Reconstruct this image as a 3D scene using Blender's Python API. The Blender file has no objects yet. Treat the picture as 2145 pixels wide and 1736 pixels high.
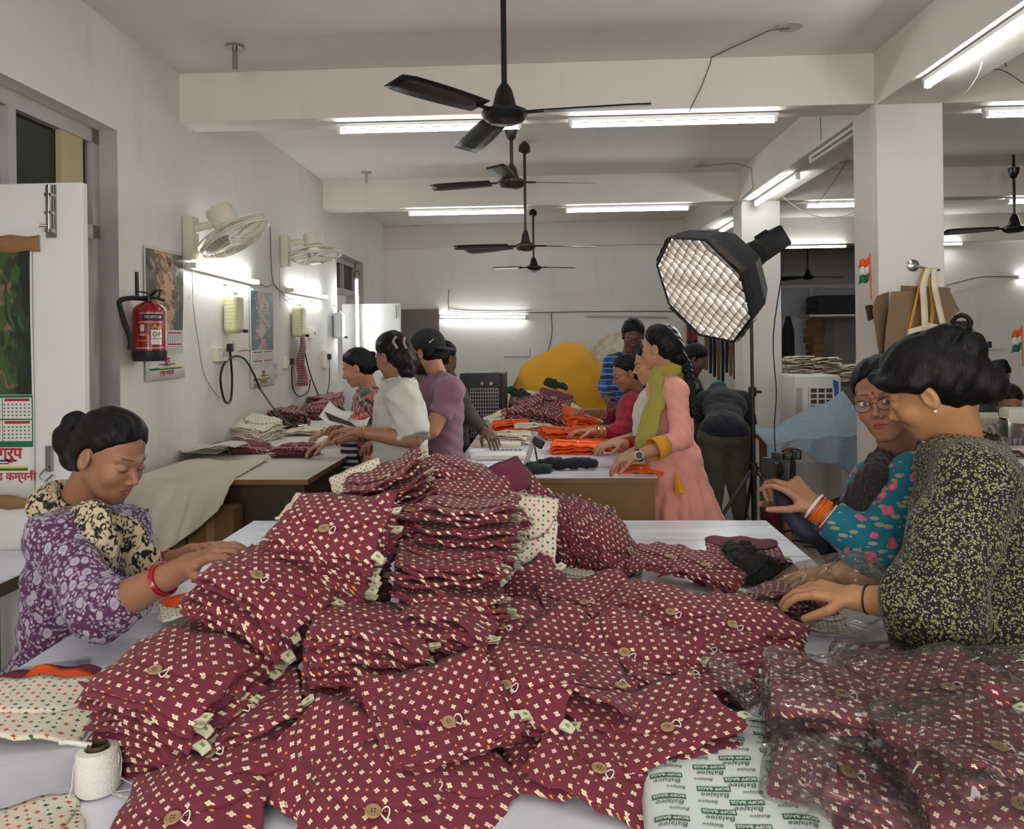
import bpy, bmesh, math, random
import numpy as np
from mathutils import Vector, Matrix, Euler
PI = math.pi
scene = bpy.context.scene
COL = scene.collection
R = math.radians

# ------------------------------------------------------------------ camera
F_PX, CX, CY, EYE = 1600.0, 1072.5, 706.0, 1.52
YAW, ROLL = R(2.773), -0.0124
cam_d = bpy.data.cameras.new('camera')
cam = bpy.data.objects.new('camera', cam_d)
COL.objects.link(cam)
CR = Matrix.Rotation(YAW, 3, 'Z') @ Matrix.Rotation(PI / 2, 3, 'X') @ Matrix.Rotation(ROLL, 3, 'Z')
cam.matrix_world = Matrix.Translation((0, 0, EYE)) @ CR.to_4x4()
cam_d.sensor_fit = 'HORIZONTAL'
cam_d.sensor_width = 36.0
cam_d.lens = 36.0 * F_PX / 2145.0
cam_d.shift_y = (CY - 868.0) / 2145.0
cam_d.clip_start = 0.05
scene.camera = cam

# ------------------------------------------------------------------ world, exposure
w = bpy.data.worlds.new('world'); scene.world = w; w.use_nodes = True
w.node_tree.nodes['Background'].inputs[0].default_value = (0.95, 0.97, 1.0, 1)
w.node_tree.nodes['Background'].inputs[1].default_value = 0.3
scene.view_settings.view_transform = 'Standard'
scene.view_settings.look = 'None'
scene.view_settings.gamma = 1.0
scene.view_settings.use_curve_mapping = False
scene.view_settings.exposure = 1.2
TUBE_POWER = 13.0          # emission strength of every lit tube lamp
SOFTBOX_POWER = 11.0
# two area lights added behind the camera to brighten the front of the scene
for wx, en in ((-.2, 46), (3.6, 20)):
    ld = bpy.data.lights.new('window_daylight', 'AREA'); ld.shape = 'RECTANGLE'; ld.size = 1.9; ld.size_y = 1.3; ld.energy = en; ld.color = (1.0, .955, .90)
    lo_ = bpy.data.objects.new('window_daylight', ld); COL.objects.link(lo_); lo_.location = (wx, -3.04, 1.75); lo_.rotation_euler = (PI / 2, 0, 0)
scene.cycles.max_bounces = 6
scene.cycles.adaptive_threshold = 0.04
scene.cycles.diffuse_bounces = 3
scene.cycles.glossy_bounces = 3
scene.cycles.transparent_max_bounces = 12
scene.cycles.caustics_reflective = False
scene.cycles.caustics_refractive = False
scene.cycles.sample_clamp_indirect = 4.0


# measured points of the place: a viewing ray through an image position met with a plane of the room
def ray(px, py):
    return CR @ Vector(((px - CX) / F_PX, -(py - CY) / F_PX, -1.0))
def PY(px, py, Y):
    d = ray(px, py); return Vector((0, 0, EYE)) + d * (Y / d.y)
def PZ(px, py, z):
    d = ray(px, py); return Vector((0, 0, EYE)) + d * ((z - EYE) / d.z)
def PXW(px, py, off=0.0):            # on the left wall, off metres out from it
    d = ray(px, py)
    # wall x = LW(Y)
    # t*dx = a + b*t*dy
    a, b = -2.1105 + off, -0.021
    t = a / (d.x - b * d.y)
    return Vector((0, 0, EYE)) + d * t
def LW(Y): return -2.1105 - 0.021 * Y


# ------------------------------------------------------------------ tagging
def tag(o, label=None, cat=None, group=None, kind=None):
    if label: o['label'] = label
    if cat: o['category'] = cat
    if group: o['group'] = group
    if kind: o['kind'] = kind
    return o
def empty(name, loc=(0, 0, 0), rz=0.0, label=None, cat=None, group=None):
    o = bpy.data.objects.new(name, None)
    o.empty_display_size = 0.05
    COL.objects.link(o); o.location = loc; o.rotation_euler = (0, 0, rz)
    return tag(o, label, cat, group)
def link_mesh(name, me, mats, parent=None, world=False):
    o = bpy.data.objects.new(name, me)
    COL.objects.link(o)
    if mats is not None and len(me.materials) == 0:
        for m in (mats if isinstance(mats, (list, tuple)) else [mats]):
            me.materials.append(m)
    if parent is not None:
        o.parent = parent
        if world:   # geometry given in world coordinates
            o.matrix_parent_inverse = (Matrix.Translation(parent.location) @ parent.rotation_euler.to_matrix().to_4x4()).inverted()
    return o


# ------------------------------------------------------------------ materials
def new_mat(name):
    m = bpy.data.materials.new(name); m.use_nodes = True
    nt = m.node_tree
    return m, nt, nt.nodes['Principled BSDF'], nt.links
def srgb(r, g, b):
    f = lambda c: (c / 255.0 / 12.92) if c / 255.0 <= 0.04045 else ((c / 255.0 + 0.055) / 1.055) ** 2.4
    return (f(r), f(g), f(b), 1)
def mat(name, col, rough=0.6, metal=0.0, bump=0.0, bscale=60.0, vary=0.0, vscale=3.0, coat=0.0, emit=None, estr=0.0, alpha=1.0, trans=0.0, sheen=0.0):
    m, nt, b, L = new_mat(name)
    c = srgb(*col)
    b.inputs['Base Color'].default_value = c
    b.inputs['Roughness'].default_value = rough
    b.inputs['Metallic'].default_value = metal
    b.inputs['Coat Weight'].default_value = coat
    b.inputs['Sheen Weight'].default_value = sheen
    b.inputs['Alpha'].default_value = alpha
    b.inputs['Transmission Weight'].default_value = trans
    tc = nt.nodes.new('ShaderNodeTexCoord')
    if vary:
        n = nt.nodes.new('ShaderNodeTexNoise'); n.inputs['Scale'].default_value = vscale; n.inputs['Detail'].default_value = 5
        L.new(tc.outputs['Object'], n.inputs['Vector'])
        r = nt.nodes.new('ShaderNodeMapRange'); r.inputs[1].default_value = 0.3; r.inputs[2].default_value = 0.7
        r.inputs[3].default_value = 1 - vary; r.inputs[4].default_value = 1 + vary * 0.4
        L.new(n.outputs['Fac'], r.inputs[0])
        mx = nt.nodes.new('ShaderNodeVectorMath'); mx.operation = 'SCALE'
        mx.inputs[0].default_value = c[:3]; L.new(r.outputs[0], mx.inputs['Scale'])
        L.new(mx.outputs[0], b.inputs['Base Color'])
    if bump:
        n = nt.nodes.new('ShaderNodeTexNoise'); n.inputs['Scale'].default_value = bscale; n.inputs['Detail'].default_value = 4
        L.new(tc.outputs['Object'], n.inputs['Vector'])
        bp = nt.nodes.new('ShaderNodeBump'); bp.inputs['Strength'].default_value = bump; bp.inputs['Distance'].default_value = 0.01
        L.new(n.outputs['Fac'], bp.inputs['Height']); L.new(bp.outputs[0], b.inputs['Normal'])
    if emit:
        b.inputs['Emission Color'].default_value = srgb(*emit); b.inputs['Emission Strength'].default_value = estr
    return m
class NB:
    """tiny node builder"""
    def __init__(s, nt): s.nt = nt; s.L = nt.links
    def _in(s, sock, v):
        if hasattr(v, 'links') or isinstance(v, bpy.types.NodeSocket): s.L.new(v, sock)
        else: sock.default_value = v
    def m(s, op, a, b=0.0, c=0.0):
        n = s.nt.nodes.new('ShaderNodeMath'); n.operation = op
        for i, v in enumerate((a, b, c)): s._in(n.inputs[i], v)
        return n.outputs[0]
    def sep(s, v):
        n = s.nt.nodes.new('ShaderNodeSeparateXYZ'); s.L.new(v, n.inputs[0]); return n.outputs
    def mix(s, f, a, b):
        n = s.nt.nodes.new('ShaderNodeMix'); n.data_type = 'RGBA'
        s._in(n.inputs[0], f); s._in(n.inputs[6], a); s._in(n.inputs[7], b); return n.outputs[2]
    def noise(s, vec, sc, det=3.0, dist=0.0):
        n = s.nt.nodes.new('ShaderNodeTexNoise'); s.L.new(vec, n.inputs['Vector']); n.inputs['Scale'].default_value = sc
        n.inputs['Detail'].default_value = det; n.inputs['Distortion'].default_value = dist; return n.outputs['Fac']
    def voro(s, vec, sc, feat='F1', rnd=1.0):
        n = s.nt.nodes.new('ShaderNodeTexVoronoi'); n.feature = feat; s.L.new(vec, n.inputs['Vector']); n.inputs['Scale'].default_value = sc
        n.inputs['Randomness'].default_value = rnd; return n
    def step(s, v, lo, hi):
        n = s.nt.nodes.new('ShaderNodeMapRange'); n.interpolation_type = 'SMOOTHSTEP'
        s.L.new(v, n.inputs[0]); n.inputs[1].default_value = lo; n.inputs[2].default_value = hi; return n.outputs[0]
    def mapv(s, vec, scale=(1, 1, 1), rot=(0, 0, 0), loc=(0, 0, 0)):
        n = s.nt.nodes.new('ShaderNodeMapping'); s.L.new(vec, n.inputs[0])
        n.inputs['Scale'].default_value = scale; n.inputs['Rotation'].default_value = rot; n.inputs['Location'].default_value = loc
        return n.outputs[0]
    def tc(s, out='Object'):
        n = s.nt.nodes.new('ShaderNodeTexCoord'); return n.outputs[out]
    def bump(s, h, strength, dist, sock):
        n = s.nt.nodes.new('ShaderNodeBump'); n.inputs['Strength'].default_value = strength; n.inputs['Distance'].default_value = dist
        s.L.new(h, n.inputs['Height']); s.L.new(n.outputs[0], sock)
def plaster(name, col, stain=0.06):
    m, nt, b, L = new_mat(name); N = NB(nt); v = N.tc()
    n1 = N.noise(v, 0.8, 5, 0.4); n2 = N.noise(N.mapv(v, (3, 3, 0.9)), 1.6, 6)
    spot = N.step(N.voro(v, 2.3).outputs['Distance'], 0.035, 0.02)
    k = N.m('ADD', N.m('MULTIPLY', N.step(n1, .35, .7), -stain), N.m('MULTIPLY', N.step(n2, .55, .75), -stain))
    k = N.m('ADD', 1.0, k); k = N.m('SUBTRACT', k, N.m('MULTIPLY', spot, N.m('MULTIPLY', N.step(n2, .5, .6), .25)))
    mx = nt.nodes.new('ShaderNodeVectorMath'); mx.operation = 'SCALE'; mx.inputs[0].default_value = srgb(*col)[:3]
    L.new(k, mx.inputs['Scale']); L.new(mx.outputs[0], b.inputs['Base Color'])
    b.inputs['Roughness'].default_value = 0.75
    h = N.m('ADD', N.noise(v, 9, 4), N.m('MULTIPLY', N.noise(v, 70, 3), .25))
    N.bump(h, 0.25, 0.012, b.inputs['Normal'])
    return m

M = {}
M['wall'] = plaster('plaster_wall', (236, 232, 226))
M['ceil'] = plaster('plaster_ceiling', (230, 224, 218), .04)
M['beam'] = plaster('plaster_beam', (230, 225, 215), .07)
M['white'] = mat('white_paint', (228, 226, 224), .45, vary=.05)
M['grey_frame'] = mat('grey_paint', (188, 180, 178), .6, vary=.18, vscale=6, bump=.2, bscale=30)
M['dark_glass'] = mat('dark_glass', (38, 44, 42), .12, vary=.2, vscale=2)
M['black'] = mat('black_plastic', (16, 17, 20), .45)
M['black_metal'] = mat('black_metal', (14, 14, 16), .3)
M['brown_metal'] = mat('dark_brown_metal', (52, 32, 32), .35)
M['steel'] = mat('steel', (170, 170, 168), .25, metal=1.0)
M['wire'] = mat('wire_grey', (95, 88, 84), .6)
M['wire_white'] = mat('wire_white', (215, 210, 200), .5)
M['wood'] = mat('wood_board', (140, 101, 58), .5, vary=.25, vscale=4, bump=.05)
M['wood_dark'] = mat('wood_dark', (74, 58, 42), .5, vary=.3, vscale=5)
M['card'] = mat('cardboard', (150, 112, 72), .8, vary=.1, vscale=5)
M['cream'] = mat('cream_plastic', (222, 214, 196), .4)
M['cloth_white'] = mat('white_cloth', (212, 206, 196), .85, bump=.2, bscale=90, vary=.07, vscale=4)
M['linen'] = mat('linen_cloth', (208, 198, 180), .9, bump=.3, bscale=120, vary=.08, vscale=5)
m, nt, b, L = new_mat('tube_glow')
b.inputs['Base Color'].default_value = (1, 1, 1, 1)
b.inputs['Emission Color'].default_value = (0.94, 0.99, 0.98, 1)
b.inputs['Emission Strength'].default_value = TUBE_POWER
M['tube'] = m
M['tube_off'] = mat('tube_unlit', (205, 202, 196), .3)
def laminate(name, col):
    m, nt, b, L = new_mat(name); N = NB(nt); v = N.tc()
    n1 = N.noise(N.mapv(v, (1, 6, 1)), 2.2, 5)
    sp = N.step(N.voro(v, 9).outputs['Distance'], 0.05, 0.03)
    k = N.m('MULTIPLY', sp, N.step(N.noise(v, 3, 2), .56, .6))
    c = N.mix(N.m('MULTIPLY', k, .55), srgb(*col), srgb(90, 60, 60))
    L.new(c, b.inputs['Base Color'])
    L.new(N.m('ADD', .2, N.m('MULTIPLY', N.step(n1, .4, .7), .14)), b.inputs['Roughness'])
    b.inputs['Coat Weight'].default_value = 0.2
    N.bump(N.noise(v, 14, 3), .05, .01, b.inputs['Normal'])
    return m
M['laminate'] = laminate('laminate', (224, 226, 240))
m, nt, b, L = new_mat('floor_stone'); N = NB(nt); v = N.tc()
br = nt.nodes.new('ShaderNodeTexBrick'); L.new(v, br.inputs['Vector']); br.offset = 0; br.inputs['Scale'].default_value = 1.0
br.inputs['Brick Width'].default_value = .6; br.inputs['Row Height'].default_value = .6; br.inputs['Mortar Size'].default_value = .006
br.inputs['Color1'].default_value = srgb(176, 170, 160); br.inputs['Color2'].default_value = srgb(164, 160, 152); br.inputs['Mortar'].default_value = srgb(110, 104, 98)
L.new(N.mix(N.m('MULTIPLY', N.noise(v, 5, 6), .5), br.outputs['Color'], srgb(140, 132, 122)), b.inputs['Base Color'])
b.inputs['Roughness'].default_value = .35
M['floor'] = m


# ------------------------------------------------------------------ mesh builder
class MB:
    def __init__(s): s.v = []; s.f = []; s.mi = []; s.uv = {}
    def add(s, vs, fs, mi=0):
        o = len(s.v); s.v += [tuple(v) for v in vs]
        for f in fs: s.f.append(tuple(i + o for i in f)); s.mi.append(mi)
        return s
    def box(s, c, size, rot=None, mi=0, bev=0.0):
        x, y, z = [k / 2 for k in size]
        if bev > 0:
            bm = bmesh.new(); bmesh.ops.create_cube(bm, size=1)
            for v in bm.verts: v.co = Vector((v.co.x * size[0], v.co.y * size[1], v.co.z * size[2]))
            bmesh.ops.bevel(bm, geom=list(bm.edges), offset=min(bev, min(size) * .45), segments=2, affect='EDGES', profile=.6)
            vs = [v.co.copy() for v in bm.verts]; bm.verts.index_update(); fs = [[v.index for v in f.verts] for f in bm.faces]; bm.free()
        else:
            vs = [Vector((a * x, b * y, d * z)) for a in (-1, 1) for b in (-1, 1) for d in (-1, 1)]
            fs = [(0, 1, 3, 2), (4, 6, 7, 5), (0, 4, 5, 1), (2, 3, 7, 6), (0, 2, 6, 4), (1, 5, 7, 3)]
        if rot is not None: vs = [rot @ v for v in vs]
        c = Vector(c); return s.add([v + c for v in vs], fs, mi)
    def b2(s, lo, hi, mi=0, bev=0.0):
        lo, hi = Vector(lo), Vector(hi); return s.box((lo + hi) / 2, hi - lo, None, mi, bev)
    def cyl(s, a, b, r0, r1=None, n=12, mi=0, caps=True):
        a, b = Vector(a), Vector(b); r1 = r0 if r1 is None else r1
        d = (b - a).normalized(); q = d.to_track_quat('Z', 'Y')
        vs = []
        for p, r in ((a, r0), (b, r1)):
            for i in range(n):
                t = 2 * PI * i / n; vs.append(p + q @ Vector((math.cos(t) * r, math.sin(t) * r, 0)))
        fs = [(i, (i + 1) % n, n + (i + 1) % n, n + i) for i in range(n)]
        if caps: fs += [tuple(range(n))[::-1], tuple(range(n, 2 * n))]
        return s.add(vs, fs, mi)
    def tube(s, pts, r, n=7, mi=0, closed=False):
        pts = [Vector(p) for p in pts]; k = len(pts); vs = []; fs = []
        up = Vector((0, 0, 1)); last = None
        for i, p in enumerate(pts):
            if closed: t = (pts[(i + 1) % k] - pts[i - 1])
            else: t = pts[min(i + 1, k - 1)] - pts[max(i - 1, 0)]
            t.normalize()
            if last is None:
                u = t.cross(up)
                if u.length < .1: u = t.cross(Vector((1, 0, 0)))
            else: u = last - t * last.dot(t)
            u.normalize(); last = u; w_ = t.cross(u)
            rr = r[i] if isinstance(r, (list, tuple)) else r
            for j in range(n):
                a = 2 * PI * j / n; vs.append(p + (u * math.cos(a) + w_ * math.sin(a)) * rr)
        for i in range(k if closed else k - 1):
            i2 = (i + 1) % k
            for j in range(n): fs.append((i * n + j, i * n + (j + 1) % n, i2 * n + (j + 1) % n, i2 * n + j))
        if not closed: fs += [tuple(range(n))[::-1], tuple(range((k - 1) * n, k * n))]
        return s.add(vs, fs, mi)
    def lathe(s, prof, origin=(0, 0, 0), rot=None, n=24, mi=0, sx=1.0):
        vs = []; fs = []; k = len(prof); o = Vector(origin)
        for r, z in prof:
            for j in range(n):
                a = 2 * PI * j / n; v = Vector((math.cos(a) * r * sx, math.sin(a) * r, z))
                if rot is not None: v = rot @ v
                vs.append(v + o)
        for i in range(k - 1):
            for j in range(n): fs.append((i * n + j, i * n + (j + 1) % n, (i + 1) * n + (j + 1) % n, (i + 1) * n + j))
        fs += [tuple(range(n))[::-1], tuple(range((k - 1) * n, k * n))]
        return s.add(vs, fs, mi)
    def grid(s, fn, nu, nv, mi=0, flip=False):
        vs = [fn(i / nu, j / nv) for i in range(nu + 1) for j in range(nv + 1)]
        fs = []
        for i in range(nu):
            for j in range(nv):
                a = i * (nv + 1) + j; f = (a, a + nv + 1, a + nv + 2, a + 1); fs.append(f[::-1] if flip else f)
        return s.add(vs, fs, mi)
    def mesh(s, name, smooth=False):
        me = bpy.data.meshes.new(name); me.from_pydata(s.v, [], s.f)
        me.polygons.foreach_set('material_index', s.mi)
        if smooth: me.polygons.foreach_set('use_smooth', [True] * len(s.f))
        bm = bmesh.new(); bm.from_mesh(me); bmesh.ops.recalc_face_normals(bm, faces=bm.faces); bm.to_mesh(me); bm.free()
        if smooth: me.set_sharp_from_angle(angle=R(40))
        return me
    def build(s, name, mats, parent=None, smooth=False, world=True):
        """geometry in world coordinates; under a parent it stays where it was given"""
        me = s.mesh(name, smooth)
        return link_mesh(name, me, mats, parent, world)
def recentre(o, c):
    """move a top-level mesh object's origin to c without moving the geometry"""
    c = Vector(c); o.data.transform(Matrix.Translation(-c)); o.location = c; return o
def solidify(o, t, off=0.0):
    md = o.modifiers.new('thick', 'SOLIDIFY'); md.thickness = t; md.offset = off; return o
def catenary(a, b, sag, n=12):
    a, b = Vector(a), Vector(b)
    return [a.lerp(b, i / n) + Vector((0, 0, -sag * 4 * (i / n) * (1 - i / n))) for i in range(n + 1)]
def smooth_path(pts, n=6):
    pts = [Vector(p) for p in pts]; out = []
    P_ = [pts[0]] + pts + [pts[-1]]
    for i in range(1, len(P_) - 2):
        p0, p1, p2, p3 = P_[i - 1:i + 3]
        for k in range(n):
            t = k / n
            out.append(.5 * ((2 * p1) + (p2 - p0) * t + (2 * p0 - 5 * p1 + 4 * p2 - p3) * t * t + (3 * p1 - p0 - 3 * p2 + p3) * t ** 3))
    out.append(pts[-1]); return out
def text_mesh(body, size, rot_m, loc, font_bold=0.0, align='CENTER', ext=0.0003, sx=1.0):
    cu = bpy.data.curves.new('txt', 'FONT'); cu.body = body; cu.size = size; cu.align_x = align; cu.align_y = 'CENTER'
    cu.extrude = ext; cu.offset = font_bold; cu.resolution_u = 2
    o = bpy.data.objects.new('txt', cu); COL.objects.link(o)
    dg = bpy.context.evaluated_depsgraph_get(); dg.update()
    me = bpy.data.meshes.new_from_object(o.evaluated_get(dg))
    vs = [Vector((v.co.x * sx, v.co.y, v.co.z)) for v in me.vertices]; fs = [tuple(p.vertices) for p in me.polygons]
    bpy.data.objects.remove(o); bpy.data.curves.remove(cu); bpy.data.meshes.remove(me)
    loc = Vector(loc)
    return [rot_m @ v + loc for v in vs], fs
# ================================================================== THE ROOM
YB1, YB2, YW = 4.5, 7.65, 10.9
ZC, ZB = 3.13, 2.84
XR = 8.6
def struct(mb, name, m, smooth=False):
    o = mb.build(name, m, smooth=smooth); o['kind'] = 'structure'; return o
struct(MB().b2((-2.6, -3.2, -.1), (XR + .2, 17, 0)), 'floor', M['floor'])
struct(MB().b2((-2.6, -3.2, ZC), (XR + .2, 17, ZC + .15)), 'ceiling', M['ceil'])
struct(MB().b2((-2.6, -3.3, 0), (XR + .2, -3.1, ZC)), 'wall_rear', M['wall'])
struct(MB().b2((XR, -3.1, 0), (XR + .2, 16.9, ZC)), 'wall_right', M['wall'])

# left wall: slightly out of square, with two door openings with transom lights
def lwall_seg(mb, y0, y1, z0, z1, t=.22):
    vs = []
    for y in (y0, y1):
        for x in (LW(y) - t, LW(y)):
            for z in (z0, z1): vs.append((x, y, z))
    mb.add(vs, [(0, 1, 3, 2), (4, 6, 7, 5), (0, 4, 5, 1), (2, 3, 7, 6), (0, 2, 6, 4), (1, 5, 7, 3)])
D1 = (2.15, 3.80, 2.60)      # near door opening: y0, y1, head height
D2 = (8.15, 9.45, 2.47)
mb = MB()
lwall_seg(mb, -3.1, D1[0], 0, ZC); lwall_seg(mb, D1[0], D1[1], D1[2], ZC)
lwall_seg(mb, D1[1], D2[0], 0, ZC); lwall_seg(mb, D2[0], D2[1], D2[2], ZC); lwall_seg(mb, D2[1], YW, 0, ZC)
struct(mb, 'wall_left', M['wall'])
q0, q1 = PXW(128, 300, -.10), PXW(172, 300, -.10)
M['beige'] = mat('beige_panel', (186, 172, 130), .7)
struct(MB().b2((LW(q0.y) - .128, q0.y, 2.11), (LW(q0.y) - .10, q1.y, D1[2] - .07)), 'trim_3', M['beige'])
# little corridor closed behind the openings
struct(MB().b2((-3.9, 1.2, -.1), (-3.8, 10.8, ZC)).b2((-3.9, 1.1, -.1), (-2.35, 1.2, ZC)).b2((-3.9, 10.8, -.1), (-2.5, 10.9, ZC)), 'wall_corridor', M['wall'])
def frame_set(n, D, mull):
    x = lambda y: LW(y) - .13
    mb = MB(); y0, y1, h = D
    def bar(ya, yb, za, zb, dx=0.0, w_=.075):
        vs = []
        for y in (ya, yb):
            for xx in (x(y) - w_ / 2 + dx, x(y) + w_ / 2 + dx):
                for z in (za, zb): vs.append((xx, y, z))
        mb.add(vs, [(0, 1, 3, 2), (4, 6, 7, 5), (0, 4, 5, 1), (2, 3, 7, 6), (0, 2, 6, 4), (1, 5, 7, 3)])
    bar(y0, y0 + .07, 0, h); bar(y1 - .07, y1, 0, h); bar(y0, y1, h - .075, h); bar(y0, y1, 2.04, 2.11)
    for yy in mull: bar(yy - .025, yy + .025, 2.1, h - .07)
    fr = struct(mb, 'window_%d' % n, M['grey_frame'])
    g = MB(); g.add([(x(y0), y0, 2.1), (x(y1), y1, 2.1), (x(y1), y1, h - .05), (x(y0), y0, h - .05)], [(0, 1, 2, 3)])
    gl = g.build('pane', M['dark_glass'], fr)
frame_set(1, D1, [PXW(8, 300, -.13).y]); frame_set(2, D2, [8.8])
# grey painted reveal of the near door
struct(MB().add([(LW(3.8) - .22, 3.795, 0), (LW(3.8) + .001, 3.795, 0), (LW(3.8) + .001, 3.795, D1[2]), (LW(3.8) - .22, 3.795, D1[2])], [(0, 1, 2, 3)]), 'trim_1', M['grey_frame'])
struct(MB().add([(LW(9.45) - .22, 9.445, 0), (LW(9.45) + .001, 9.445, 0), (LW(9.45) + .001, 9.445, D2[2]), (LW(9.45) - .22, 9.445, D2[2])], [(0, 1, 2, 3)]), 'trim_2', M['grey_frame'])

# back wall with an opening to a dim store room on the right
xl0 = PY(1640, 700, YW).x - .35; xo1 = PY(1978, 700, YW).x
mb = MB(); mb.b2((-2.6, YW, 0), (xl0, YW + .2, ZC)); mb.b2((xo1, YW, 0), (XR, YW + .2, ZC))
struct(mb, 'wall_back', M['wall'])
struct(MB().b2((-2.6, YW - .12, 2.80), (xl0, YW, ZC)).b2((xl0, YW - .12, 2.76), (XR, YW + .2, ZC)), 'beam', M['beam'])
struct(MB().b2((xl0 - .5, 15.2, 0), (XR, 15.4, ZC)), 'wall_store', M['wall'])
struct(MB().b2((xl0 - .2, YW + .2, 0), (xl0, 15.2, ZC)), 'wall_store_left', M['wall'])
# cross beams and the long beam with pillars
struct(MB().b2((LW(4.5) - .05, YB1, ZB), (1.9, YB1 + .23, ZC)), 'beam', M['beam'])
struct(MB().b2((2.22, YB1 + .02, ZB), (XR, YB1 + .25, ZC)), 'beam', M['beam'])
struct(MB().b2((LW(7.6) - .05, YB2, ZB), (1.92, YB2 + .23, ZC)), 'beam', M['beam'])
struct(MB().b2((2.24, YB2 + .02, ZB), (XR, YB2 + .25, ZC)), 'beam', M['beam'])
struct(MB().b2((-2.3, 1.25, ZB), (1.9, 1.48, ZC)), 'beam', M['beam'])
struct(MB().b2((2.22, 1.25, ZB), (XR, 1.48, ZC)), 'beam', M['beam'])
struct(MB().b2((1.89, -3.1, ZB - .015), (2.235, YW - .12, ZC)), 'beam', M['beam'])
a, b_ = PY(1838, 400, 4.46), PY(1977, 400, 4.46)
struct(MB().b2((a.x, 4.46, 0), (b_.x, 4.80, ZB - .015), bev=.006), 'pillar', M['wall'])
COL1 = (a.x, b_.x, 4.46)
a, b_ = PY(1555, 600, 7.6), PY(1636, 600, 7.6)
struct(MB().b2((a.x, 7.6, 0), (b_.x, 7.95, ZB - .015), bev=.006), 'pillar', M['wall'])
COL2 = (a.x, b_.x, 7.6)

# opened door leaf of the near doorway with a tower bolt
def leaf(px0, px1, ytop, Y, n, thick=.035):
    a = PY(px0, ytop, Y); c = PY(px1, ytop, Y)
    mb = MB().b2((a.x, Y, .02), (c.x, Y + thick, a.z), bev=.004)
    d = struct(mb, 'door_%d' % n, M['white']); return a, c, d
a, c, d1 = leaf(-75, 172, 387, 2.9, 1)
LEAF1 = (a, c)
p0 = PY(108, 388, 2.9); p1 = PY(108, 498, 2.9)
mb = MB().b2((p1.x - .018, 2.893, p1.z), (p0.x + .02, 2.9, p0.z)); mb.cyl(p0 + Vector((0, -.015, .0)), p1 + Vector((0, -.015, .02)), .008, n=10)
mb.cyl(p1 + Vector((0, -.012, .045)), p1 + Vector((-.03, -.03, .045)), .006)
for k in (.02, .09, .16): mb.b2((p1.x - .014, 2.878, p1.z + k), (p1.x + .014, 2.893, p1.z + k + .012))
mb.build('bolt', M['steel'], d1, smooth=True)
q = PY(106, 960, 2.9)
mb = MB().b2((q.x - .012, 2.885, q.z - .05), (q.x + .012, 2.9, q.z + .05)); mb.tube(smooth_path([q + Vector((0, -.02, -.03)), q + Vector((-.01, -.05, -.06)), q + Vector((.01, -.05, -.08)), q + Vector((.02, -.02, -.06))]), .004)
mb.build('latch_hook', M['steel'], d1, smooth=True)
a, c, d2 = leaf(716, 838, 637, 8.3, 2)
p0 = PY(829, 638, 8.3)
MB().cyl(p0 + Vector((0, -.015, 0)), p0 + Vector((0, -.015, -.14)), .01).b2(p0 + Vector((-.02, -.01, -.15)), p0 + Vector((.02, 0, 0))).build('bolt', M['steel'], d2)
# closed grey-brown door in the back wall
a = PY(842, 648, YW); c = PY(920, 650, YW)
M['door_grey'] = mat('door_grey_brown', (128, 118, 112), .6, vary=.06)
mb = MB().b2((a.x, YW - .05, 0), (c.x, YW, a.z), bev=.003)
d3 = struct(mb, 'door_3', M['door_grey'])
q = PY(898, 672, YW - .06)
mb = MB().b2((a.x + .02, YW - .062, .1), (q.x, YW - .05, q.z)); mb.build('door_panel', M['door_grey'], d3)

# ================================================================== TUBE LAMPS
TUBE_N = [0]
def tube_lamp(a, b, label, out=(0, 0, -1), lit=True, group=None):
    """a, b: ends of the glass tube; out: the side the tube faces, away from its mounting"""
    a, b, out = Vector(a), Vector(b), Vector(out).normalized()
    c = (a + b) / 2; d = (b - a).normalized(); L_ = (b - a).length
    t = empty('tube_lamp', c, 0, label, 'lamp', group)
    side = d.cross(out).normalized()
    rot = Matrix((d, side, out)).transposed()
    mb = MB(); mb.box(c - out * .034, (L_ + .04, .036, .022), rot, bev=.004)
    mb.build('batten', M['white'], t)
    for e, s_ in ((a, 1), (b, -1)): MB().box(e - d * s_ * .004 - out * .010, (.018, .034, .044), rot).build('end_cap', M['white'], t)
    MB().cyl(a, b, .013, n=12).build('tube', M['tube'] if lit else M['tube_off'], t, smooth=True)
    return t
def tube_px(p0, p1, Y, label, **k): return tube_lamp(PY(p0[0], p0[1], Y), PY(p1[0], p1[1], Y), label, **k)
zt = ZB - .05
def tz(px0, py0, px1, py1, z=zt):    # both ends at the height of the beam soffit
    return PZ(px0, py0, z), PZ(px1, py1, z)
Yc = YB1 + .115
a, b_ = PY(713, 267, Yc), PY(1088, 264, Yc); a.z = b_.z = zt
tube_lamp(a, b_, 'lit tube lamp under the nearest cross beam, the one behind the big ceiling fan hub')
a, b_ = PY(1197, 258, Yc), PY(1622, 241, Yc); a.z = b_.z = zt
tube_lamp(a, b_, 'lit tube lamp under the nearest cross beam, right of the big ceiling fan')
Yc = YB2 + .115
a, b_ = PY(858, 451, Yc), PY(1098, 450, Yc); a.z = b_.z = zt
tube_lamp(a, b_, 'lit tube lamp under the second cross beam, left of the fan rods')
a, b_ = PY(1187, 446, Yc), PY(1441, 443, Yc); a.z = b_.z = zt
tube_lamp(a, b_, 'lit tube lamp under the second cross beam, right of the fan rods')
tube_px((922, 663), (1100, 664), YW - .06, 'glowing tube lamp on the far white wall above the black oven', out=(0, -1, 0))
tube_px((1232, 661), (1400, 663), YW - .05, 'unlit tube lamp on the far wall near the softbox', out=(0, -1, 0), lit=False)
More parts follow.
